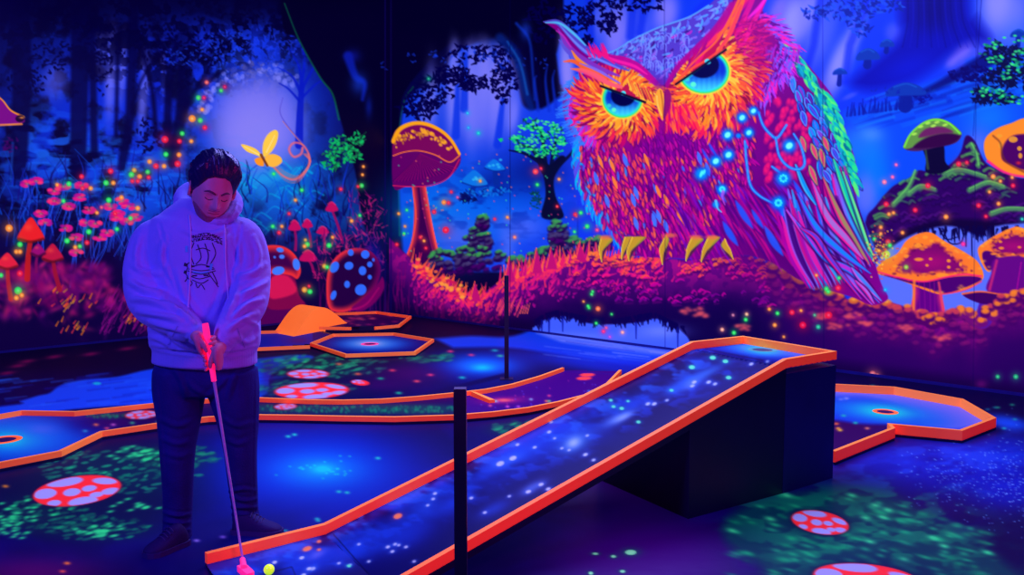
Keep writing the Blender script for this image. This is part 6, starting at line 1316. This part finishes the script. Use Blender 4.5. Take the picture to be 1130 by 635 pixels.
def sphere_grid(fn, nu=110, nv=84):
    V, F = [], []
    for i in range(nv + 1):
        th = math.pi * i / nv
        for k in range(nu):
            ph = 2 * math.pi * k / nu; V.append(hw(fn(math.sin(th) * math.cos(ph), math.sin(th) * math.sin(ph), math.cos(th))))
    for i in range(nv):
        for k in range(nu): a = i * nu + k; b = i * nu + (k + 1) % nu; F.append((a, a + nu, b + nu, b))
    return V, F
head = sphere_grid(lambda x, y, z: head_pt(x, y, z))
def local_tube(pts, radii, nseg=12): return lobed(smooth_st([(hw(p), r_, r_) for p, r_ in zip(pts, radii)], 4), nseg)
ear = []
for sx in (-1, 1):
    ring = [(sx * (.088 + .010 * math.sin(t * .5)), -.006 - .014 * math.cos(t), .006 + .030 * math.sin(t) - .004) for t in [k * 2 * math.pi / 14 for k in range(15)]]
    ear.append(local_tube(ring, [.0062] * 15, 8)); ear.append(ball(hw((sx * .087, -.008, .0)), .006, .012, .024, HR, 10)); ear.append(ball(hw((sx * .088, .002, -.026)), .006, .008, .010, HR, 8))
neck = lobed(smooth_st([(at_y(226, 244, 3.97), .088, .085), (at_y(228, 230, 3.95), .068, .070), (at_y(231, 216, 3.92), .066, .070)]), 24)

# putter axis: the grip runs from in front of the belly down towards the ball
G0, G1 = at_y(226.5, 358, 3.585), at_y(236.2, 421, 3.575); AX = (G1 - G0).normalized(); AS = AX.cross(Vector((0, -1, 0))).normalized(); AS = AS if AS.x > 0 else -AS; AF = AS.cross(AX).normalized(); AF = AF if AF.y < 0 else -AF
def ga(t, r_, th): return G0 + AX * t + (AS * math.cos(th) + AF * math.sin(th)) * r_     # t in metres down the grip
def hand(side, t0, wrist, wr):
    """side -1: the hand on the viewer's left of the grip; +1: on the right. The palm lies along the side of the grip,
    four fingers close round the back of it and their tips come round to the front; the thumb runs down the front."""
    P = []; sg = -1 if side < 0 else 1
    def th(deg): return math.radians(180 + deg) if side < 0 else math.radians(-deg)      # 0 = own side, 90 = behind, -90 = in front
    P.append(lobed(smooth_st([(Vector(wrist), wr, wr * .85), (Vector(wrist).lerp(ga(t0, .038, th(-8)), .6), .025, .028), (ga(t0 + .006, .036, th(-6)), .020, .036), (ga(t0 + .034, .033, th(2)), .0165, .039), (ga(t0 + .060, .031, th(8)), .013, .034), (ga(t0 + .074, .029, th(10)), .009, .026)]), 20))
    for i, (L, r_) in enumerate(((.94, .0088), (1.04, .0090), (1.0, .0087), (.84, .0077))):
        tt = t0 + .004 + i * .0196; pts = []
        for k in range(12):
            q = k / 11.; an = 22 + q * 208 * L; rad = .0315 - .0075 * q + (.0022 if k in (3, 7) else 0) + (.003 if k == 11 else 0)
            pts.append((ga(tt + .010 * q, rad, th(an)), r_ * (1.06 if k in (0, 3, 7) else 1 - .17 * q)))
        P.append(lobed([(p, r_, r_) for p, r_ in pts], 12))
    P.append(lobed([(ga(t0 - .006, .036, th(-28)), .0150, .0150), (ga(t0 + .012, .034, th(-46)), .0125, .0120), (ga(t0 + .030, .0285, th(-66)), .0105, .0100), (ga(t0 + .036, .028, th(-70)), .0108, .0102), (ga(t0 + .052, .0255, th(-80)), .0092, .0085), (ga(t0 + .062, .0245, th(-84)), .0072, .0064)], 14))
    return P
WL, WR = at_y(217, 369.5, 3.635), at_y(245, 380.5, 3.63)
handL = hand(-1, .050, WL, .028); handR = hand(1, .118, WR, .028)

inner = [lobed(smooth_st([st(227, 236, 3.96, 28, .08), st(225, 256, 3.95, 44, .10), st(224, 300, 3.94, 55, .135), st(226, 350, 3.93, 54, .15), st(226, 396, 3.93, 48, .12), st(226, 416, 3.93, 42, .11)]), 26, .08),
         lobed(smooth_st([st(180, 262, 3.93, 14), st(163, 300, 3.9, 14), st(167, 334, 3.81, 13), st(183, 347, 3.74, 11), st(201, 358, 3.685, 9), (WL, .031, .028)])), lobed(smooth_st([st(262, 262, 3.93, 14), st(274, 300, 3.9, 14), st(273, 334, 3.81, 13), st(263, 352, 3.74, 11), st(253, 367, 3.685, 9), (WR, .031, .028)])),
         lobed(smooth_st([st(200, 410, 3.93, 20), st(197, 460, 3.9, 17), st(196, 520, 3.88, 13), st(195, 590, 3.9, 9)]), 26, .3), lobed(smooth_st([st(252, 410, 3.93, 20), st(259, 460, 3.93, 17), st(266, 520, 3.97, 12), st(271, 575, 4.04, 9)]), 26, .3),
         ball(at_y(193, 598, 3.88), .04, .07, .035), ball(at_y(275, 582, 4.04), .06, .05, .035)]
FEET = (at_y(232, 600, 3.93).x, 3.93, 0.)
me, co, nl = fuse([head, neck] + ear + inner + handL + handR, .0033, 1)
PERSON = finish('person', me, co, M_SKIN, root_loc=FEET)
tag(PERSON, 'man in lilac hoodie and dark jeans, head bowed, holding a putter with both hands', 'person')

# hair: swept back and up, grooved along the strands, ending in a hairline
def hairline(dx, dy):                      # lowest dz still covered, by azimuth
    ph = math.atan2(dx, dy)                # 0 = front
    a = abs(ph)
    return float(np.interp(a, [0, .35, .75, 1.1, 1.45, 1.75, 2.2, 3.15], [.60, .60, .50, .20, -.04, .06, -.35, -.5]))
rh = random.Random(4); hn = [[rh.random() for _ in range(64)] for _ in range(64)]
def hnoise(u, v):
    i, j = int(math.floor(u)), int(math.floor(v)); fu, fv = u - i, v - j; fu = fu * fu * (3 - 2 * fu); fv = fv * fv * (3 - 2 * fv); G = lambda a, b: hn[a % 64][b % 64]
    return (G(i, j) * (1 - fu) + G(i + 1, j) * fu) * (1 - fv) + (G(i, j + 1) * (1 - fu) + G(i + 1, j + 1) * fu) * fv
def hair_pt(dx, dy, dz):
    hl = hairline(dx, dy); K0 = max(0., min(1., (dz - hl) / .42)); k = (dz - hl) / .07; k = max(0., min(1., k)); k = k * k * (3 - 2 * k)
    vol = .016 + .026 * max(0, dz) ** 1.2 * (1 + .3 * max(0, dy)) + .010 * abs(dx) * max(0, dz + .2)
    s = hnoise(dx * 15 + dz * 2.5 + 20, dy * 2.2 + 7) * .6 + hnoise(dx * 34 + dz * 5 + 20, dy * 3 + 9) * .4
    clump = .013 * (s - .45)
    return head_pt(dx, dy, dz, -.012 + k * (.013 + .002 + (vol + clump) * (.12 + .88 * K0)))
hv, hf = sphere_grid(hair_pt, 220, 140); HAIR = obj('hair', hv, hf, M_HAIR, PERSON, smooth=True); HAIR['label'] = 'dark swept-back hair'
# brows, lash lines, stubble
def face_pt(x, z, off=.001):
    c = .150; a = .084; lo, hi = 0., 1.
    dz = z / c; dx = x / a; dy = math.sqrt(max(.02, 1 - dz * dz - dx * dx)); p = head_pt(dx, dy, dz); return (p.x, p.y + off, p.z)
for sx in (-1, 1):
    B_ = [face_pt(sx * xx, zz, .0015) for xx, zz in ((.014, .028), (.026, .034), (.040, .036), (.054, .028))]; v, f = local_tube(B_, [.0035, .0048, .0044, .002], 8); obj('eyebrow', v, f, M_BROW, PERSON, smooth=True)
    B_ = [face_pt(sx * xx, zz, .0008) for xx, zz in ((.018, .003), (.027, -.003), (.037, -.004), (.048, .002))]; v, f = local_tube(B_, [.0012, .0020, .0020, .0012], 6); obj('eyelashes', v, f, M_BROW, PERSON, smooth=True)
v, f = local_tube([face_pt(xx, zz, .0006) for xx, zz in ((-.024, -.067), (-.01, -.0655), (0, -.0665), (.01, -.0655), (.024, -.067))], [.001, .0018, .0018, .0018, .001], 6); obj('mouth_line', v, f, plain('lips', (.42, .08, .12), .5), PERSON, smooth=True)
def beard_pt(dx, dy, dz):
    a = abs(math.atan2(dx, dy)); lo = -.52 + .30 * min(1, max(0, a - .35) / .7); k = max(0., min(1., (lo - dz) / .10)) * (1 if a < 1.35 else max(0, 1 - (a - 1.35) / .15)) * max(0., min(1., (dz + .99) / .08))
    m = g(dz, -.36, .035) * (1 if a < .32 else max(0, 1 - (a - .32) / .12)); k = max(k, m * .9)
    return head_pt(dx, dy, dz, -.008 + k * .0105 + .001 * hnoise(dx * 60, dz * 60))
v, f = sphere_grid(beard_pt, 160, 120); o = obj('stubble', v, f, plain('stubble', (.34, .10, .17), .7, var=.3, vscale=120), PERSON, smooth=True); o['label'] = 'short beard stubble'

# hoodie
torso = lobed(smooth_st([st(228, 224, 3.95, 28, .080), st(226, 234, 3.945, 37, .105), st(224, 246, 3.94, 49, .125), st(222, 262, 3.935, 61, .150), st(223, 300, 3.93, 63, .165), st(225, 340, 3.92, 61, .185), st(226, 366, 3.92, 61, .185), st(226, 380, 3.92, 60, .180), st(226, 386, 3.92, 57, .168), st(226, 400, 3.92, 57.5, .168)]), 48, .12)
armL = lobed(smooth_st([st(184, 254, 3.93, 15, .075), st(168, 264, 3.925, 20), st(161, 288, 3.91, 22), st(160, 312, 3.87, 22.5), st(166, 334, 3.81, 22), st(183, 347, 3.74, 20), st(201, 358, 3.68, 17), st(211, 365, 3.65, 14), st(214.5, 367.3, 3.64, 11.5), st(218.5, 370.5, 3.63, 11)]), 34)
armR = lobed(smooth_st([st(255, 252, 3.93, 15, .075), st(269, 262, 3.925, 20), st(275, 287, 3.91, 22), st(276, 312, 3.87, 21.5), st(273, 334, 3.81, 21), st(263, 352, 3.74, 19), st(253, 367, 3.68, 15.5), st(248, 375, 3.65, 12.5), st(246, 378, 3.645, 11), st(242.5, 384, 3.63, 10.5)]), 34)
hoodring = []
for k in range(25):
    t = 2 * math.pi * k / 24; fr = .5 - .5 * math.cos(t)      # 0 at the back, 1 at the front
    hoodring.append((at_y(228.5 + 30 * math.sin(t) + 3 * fr, 209 + 35 * fr ** 1.15 + 1.5 * math.sin(t), 4.05 - .21 * fr), RM(11 - 5 * fr), RM(10.5 - 5 * fr)))
hring = lobed(hoodring, 16); hbag = ball(at_y(228, 226, 4.06), .125, .075, .10); yoke = lobed(smooth_st([st(200, 243, 3.95, 13, .07), st(226, 234, 3.95, 18, .085), st(250, 243, 3.95, 13, .07)]), 24)
me, co, nl = fuse([torso, armL, armR, yoke], .0060, 3)
FL = [([(146, 292), (158, 300), (176, 302)], 3.2, .008), ([(142, 310), (160, 320), (182, 324)], 3.4, .010), ([(146, 330), (166, 332), (192, 340)], 3.2, .010), ([(152, 344), (174, 348), (200, 352)], 3, .008), ([(180, 330), (200, 344), (214, 356)], 2.6, .008), ([(165, 356), (186, 362), (204, 366)], 2.6, .006), ([(182, 262), (180, 285), (186, 306)], 2.6, .007), ([(176, 248), (182, 270), (183, 300), (192, 324)], 2, -.007),
      ([(292, 292), (278, 302), (262, 306)], 3.2, .008), ([(296, 310), (280, 320), (262, 328)], 3.2, .010), ([(290, 330), (274, 336), (258, 350)], 3, .010), ([(284, 346), (268, 352), (252, 364)], 2.8, .008), ([(264, 318), (258, 334), (250, 350)], 2.6, .008), ([(262, 262), (264, 285), (258, 308)], 2.6, .007), ([(266, 248), (262, 275), (262, 300), (256, 322)], 2, -.007), ([(280, 262), (286, 280), (284, 300)], 3, .005), ([(154, 262), (150, 280), (152, 296)], 3, .005),
      ([(196, 300), (206, 330), (222, 350)], 3.6, .006), ([(250, 306), (244, 330), (236, 350)], 3.4, .006), ([(188, 372), (200, 380), (216, 386)], 3, .007), ([(262, 372), (272, 378), (282, 372)], 3, .007), ([(166, 372), (178, 376), (190, 384)], 2.6, .006), ([(200, 252), (214, 258), (238, 258), (252, 252)], 3, .005), ([(168, 384), (196, 389), (226, 391), (256, 390), (284, 384)], 1.5, -.007), ([(212, 362), (209, 372), (205, 380)], 1.3, -.003), ([(243, 366), (249, 374), (258, 380)], 1.3, -.003), ([(250, 396), (266, 393), (280, 389)], 2, .003), ([(270, 352), (284, 360), (286, 376)], 2.8, .006)]
rf = random.Random(8)
FL = [(p, w_, a_ * 1.7 if a_ > 0 else a_) for p, w_, a_ in FL]
co = folds(co, nl, FL); px, py = to_px(co)
rib = .0011 * np.sin(px * 2.4) * ((py > 386) & (np.abs(px - 226) < 62)) ; co = co + nl * rib[:, None]
HOODIE = finish('hoodie', me, co, M_HOOD, PERSON); HOODIE['label'] = 'lilac grey hooded sweatshirt with a small dark chest print'
me_h, co_h, nl_h = fuse([hring, hbag], .0055, 3)
co_h = folds(co_h, nl_h, [([(192, 224), (200, 236), (214, 246)], 1.6, .006), ([(262, 222), (258, 234), (248, 246)], 1.6, .006), ([(188, 228), (198, 242), (214, 250)], 1.6, -.004)])
finish('hood', me_h, co_h, M_HOOD, HOODIE)
bvh = BVHTree.FromPolygons([Vector(v) for v in co], [tuple(p.vertices) for p in me.polygons])
def cast(px, py, off=.0015):
    d = Vector(ray(px, py)).normalized(); h = bvh.ray_cast(Vector(_c), d)
    return h[0] - d * off if h[0] is not None else None
def ribbon(strokes, name, mat, par, off=.0015):
    V, F = [], []
    for pts, wd in strokes:
        P = spl(pts, 3) if len(pts) > 2 else np.array(pts, float); prev = None
        for i in range(len(P)):
            t = P[min(i + 1, len(P) - 1)] - P[max(i - 1, 0)]; L = np.hypot(*t) + 1e-6; nx, ny = -t[1] / L * wd / 2, t[0] / L * wd / 2
            a, b = cast(P[i][0] + nx, P[i][1] + ny, off), cast(P[i][0] - nx, P[i][1] - ny, off)
            if a is None or b is None: prev = None; continue
            V += [a, b]; k = len(V) - 2
            if prev is not None: F.append((prev, prev + 1, k + 1, k))
            prev = k
    return obj(name, V, F, mat, par)
ST = []
for row, (n_, r0, wd) in enumerate(((13, 0, 1.1), (11, 4.2, 1.0))):       # two arched rows of small dark glyph marks
    for i in range(n_):
        t = i / (n_ - 1); x = 212 + 32 * t; y = 262 - 3.6 * math.sin(t * 2.4) + 13 * max(0, t - .45) ** 1.5 + r0; s = 1.35
        for (u0, v0, u1, v1) in rf.sample([(-s, -s, -s, s), (s, -s, s, s), (-s, 0, s, 0), (-s, -s, s, -s), (-s, s, s, s), (-s, -s, s, s)], 3): ST.append(([(x + u0 * .9, y + v0), (x + u1 * .9, y + v1)], .75))
for p in ([(214, 268), (210, 280), (214, 292)], [(234, 268), (238, 280), (232, 292)], [(218, 270), (222, 284), (216, 292)], [(226, 269), (230, 282), (228, 292)], [(216, 276), (224, 274), (232, 277)], [(209, 296), (222, 292), (236, 296)], [(207, 299), (222, 303), (238, 299)], [(208, 297), (222, 299), (237, 297)], [(210, 305), (220, 308), (232, 305)], [(204, 290), (207, 296), (203, 302)], [(203, 300), (207, 306), (204, 311)], [(205, 293), (209, 290), (212, 294)], [(212, 309), (222, 313), (230, 309)], [(216, 312), (218, 318), (222, 314), (226, 320)], [(230, 302), (236, 310), (241, 317)], [(234, 300), (238, 308), (240, 314)], [(206, 306), (212, 312), (210, 316)]): ST.append((p, .9))
ST += [([(203, 292), (207, 293)], 3.4), ([(203, 300), (206, 301)], 3.2), ([(210, 294), (232, 294.5)], 1.8), ([(212, 304.5), (230, 304)], 1.6)]
ribbon(ST, 'chest_print', M_PRNT, HOODIE)
for q in (([(206, 271.5), (206, 278.5)], 3.0), ([(232, 298), (234, 291)], 3.0), ([(213, 300), (222, 301.5), (230, 300)], 1.6)): ribbon([q], 'print_highlight', M_PRNC, HOODIE, .002)
for nm, pts in (('drawcord', [(209, 238), (210.5, 262), (210, 300), (207, 345)]), ('drawcord', [(247, 240), (248.5, 262), (249, 292), (252, 330)])):
    P = [cast(x, y, .002) for x, y in spl(pts, 8)]; P = [p for p in P if p is not None]; v, f = lobed([(p, .0036, .003) for p in P], 8); obj(nm, v, f, M_CORD, HOODIE, smooth=True)
# kangaroo pocket edge
M_THR = plain('seam_thread', (.30, .32, .70), .9)
for q in ([(196, 360), (190, 372), (184, 384)], [(262, 362), (266, 374), (270, 384)]): ribbon([(q, .8)], 'pocket_seam', M_THR, HOODIE, .004)

# jeans
waist = lobed(smooth_st([st(226, 388, 3.93, 46, .130), st(226, 402, 3.93, 54, .150), st(226, 420, 3.93, 57, .150), st(227, 432, 3.93, 52, .13)]), 40, .15)
legL = lobed(smooth_st([st(200, 412, 3.93, 30, .14), st(198, 432, 3.92, 28.5, .125), st(197.5, 462, 3.90, 23.5, .105), st(196, 492, 3.88, 19.5, .088), st(196, 522, 3.87, 17, .078), st(196, 552, 3.87, 16, .07), st(195.5, 580, 3.87, 15.5, .068), st(195, 592, 3.87, 16.5, .07)]), 30, .12)
legR = lobed(smooth_st([st(254, 412, 3.93, 30, .14), st(258, 432, 3.93, 28, .125), st(262.5, 462, 3.93, 23, .105), st(265, 492, 3.95, 18.5, .088), st(267, 522, 3.97, 16.5, .078), st(269, 545, 3.99, 15.5, .07), st(270.5, 562, 4.0, 14.5, .066), st(271.5, 573, 4.0, 15.5, .07)]), 30, .12)
me, co, nl = fuse([waist, legL, legR], .0065, 3)
FJ = []
for x, y in ((196, 585), (196, 577), (196, 568), (271, 568), (270, 560), (270, 551), (268, 541)):
    k = rf.uniform(-3, 3); FJ.append(([(x - 15, y + k), (x, y - k * .6), (x + 15, y + k * .3)], 2.0, .009))
for p in ([(176, 462), (196, 470), (214, 464)], [(178, 484), (196, 490), (212, 486)], [(182, 500), (198, 504), (212, 500)], [(246, 462), (262, 470), (280, 466)], [(248, 484), (264, 490), (280, 482)], [(206, 420), (216, 430), (226, 436)], [(248, 420), (238, 430), (230, 438)], [(190, 404), (200, 420), (206, 440)], [(262, 404), (256, 422), (252, 440)]): FJ.append((p, 2.8, .007))
for p in ([(171, 410), (177, 460), (181, 520), (181, 584)], [(283, 410), (282, 460), (281, 520), (284, 566)]): FJ.append((p, 1.2, .004))
co = folds(co, nl, FJ); JEANS = finish('jeans', me, co, M_JEAN, PERSON); JEANS['label'] = 'dark indigo jeans'
# shoes
def shoe(heel, toe, h, label):
    heel, toe = Vector(heel), Vector(toe); d = (toe - heel); L = d.length; d.normalize(); s = Vector((-d.y, d.x, 0))
    e = []
    V, F = [], []; n = 22; prof = ((0.0, .030, .060), (.06, .037, .085), (.18, .040, .105), (.32, .040, .098), (.48, .043, .078), (.64, .048, .062), (.80, .047, .052), (.92, .036, .042), (1.0, .016, .028))
    for u, wd, ht in prof:
        c0 = heel + d * (u * L)
        for k in range(n):
            q = math.pi * 2 * k / n; V.append((c0.x + s.x * math.cos(q) * wd, c0.y + s.y * math.cos(q) * wd, .022 + max(0, math.sin(q)) ** .8 * (ht - .022) * h if math.sin(q) > 0 else .020))
    for i in range(len(prof) - 1):
        for k in range(n): a = i * n + k; b = i * n + (k + 1) % n; F.append((a, b, b + n, a + n))
    F.append(tuple(range(n - 1, -1, -1))); F.append(tuple(range((len(prof) - 1) * n, len(prof) * n)))
    o = obj('shoe', V, F, M_SHOE, PERSON, smooth=True); m = o.modifiers.new('s', 'SUBSURF'); m.levels = m.render_levels = 1
    bm = bmesh.new(); pl = []
    for u, wd, _h in prof: c0 = heel + d * (u * L * 1.02 - .003); pl.append(c0 + s * (wd + .004))
    for u, wd, _h in prof[::-1]: c0 = heel + d * (u * L * 1.02 - .003); pl.append(c0 - s * (wd + .004))
    prism(bm, pl, .001, .024); bm_obj('sole', bm, M_SOLE, o, bevel=.003)
    for k in range(4):
        u = .40 + k * .07; c0 = heel + d * (u * L); hh = (.098 - (u - .32) * .125) * h + .004
        v, f = lobed([(c0 + s * (x * .028) + Vector((0, 0, hh - abs(x) ** 2 * .012)), .003, .003) for x in (-1, -.5, 0, .5, 1)], 8); obj('lace', v, f, M_SOLE, o, smooth=True)
shoe(on_z(205, 600), on_z(160, 617), 1.1, ''); shoe(on_z(258, 588), on_z(311, 590), 1.1, '')

# ------------------------------------------------------------------ putter and ball
ZB = .018
M_CHROME = plain('brushed_steel_shaft', (.85, .75, 1.), .3, metal=.25)
HB_ = at_y(268, 618, 3.63); AX2 = (HB_ - G0).normalized(); 
PT = empty('putter', (HB_.x, HB_.y, 0), 'putter with a bright pink grip, steel shaft and pink head', 'putter')
bm = bmesh.new(); cyl(bm, G0 - AX * .004, G0 + AX * .02, .0125, .0140, 20); cyl(bm, G0 + AX * .02, G1, .0140, .0105, 20); bm_obj('grip', bm, M_PINK, PT, smooth=False)['label'] = 'pink rubber grip'
tip = at_y(268.2, 620, 3.60)
bm = bmesh.new(); cyl(bm, G1 - AX * .01, G1.lerp(tip, .5), .0068, .0055, 16); cyl(bm, G1.lerp(tip, .5), tip, .0055, .0048, 16); bm_obj('shaft', bm, M_CHROME, PT, smooth=False)
gnd = on_z(270.5, 634, ZB + .001)
bm = bmesh.new(); cyl(bm, at_y(267.6, 619, 3.60), at_y(267.6, 619, 3.60).lerp(Vector((tip)), .0) + Vector((.0, 0, .0)) + Vector((0, 0, .004)), .011, .0095, 16); cyl(bm, at_y(267.6, 618, 3.60), Vector((gnd.x - .004, gnd.y, .045)), .0115, .013, 16); bm_obj('hosel', bm, M_PINK, PT, bevel=.0)
bm = bmesh.new(); d1 = Vector((.62, -.78, 0)); s1 = Vector((.78, .62, 0)); hp = []
for u, v in ((-.045, -.016), (-.05, .008), (-.035, .020), (.02, .020), (.055, .017), (.062, .006), (.060, -.016)): hp.append(gnd + d1 * u + s1 * v)
prism(bm, hp, ZB + .001, ZB + .026); bm_obj('putter_head', bm, M_PINK, PT, bevel=.004)
bpos = on_z(297, 634.5, ZB); v, f = ball(bpos + Vector((0, 0, .0215)), .0215, .0215, .0215, None, 20)
v = [p - bpos for p in v]; o = obj("golf_ball", v, f, M_BALL, None, smooth=True); o.location = bpos; tag(o, 'yellow-green golf ball beside the putter head on the ramp start', 'golf ball')
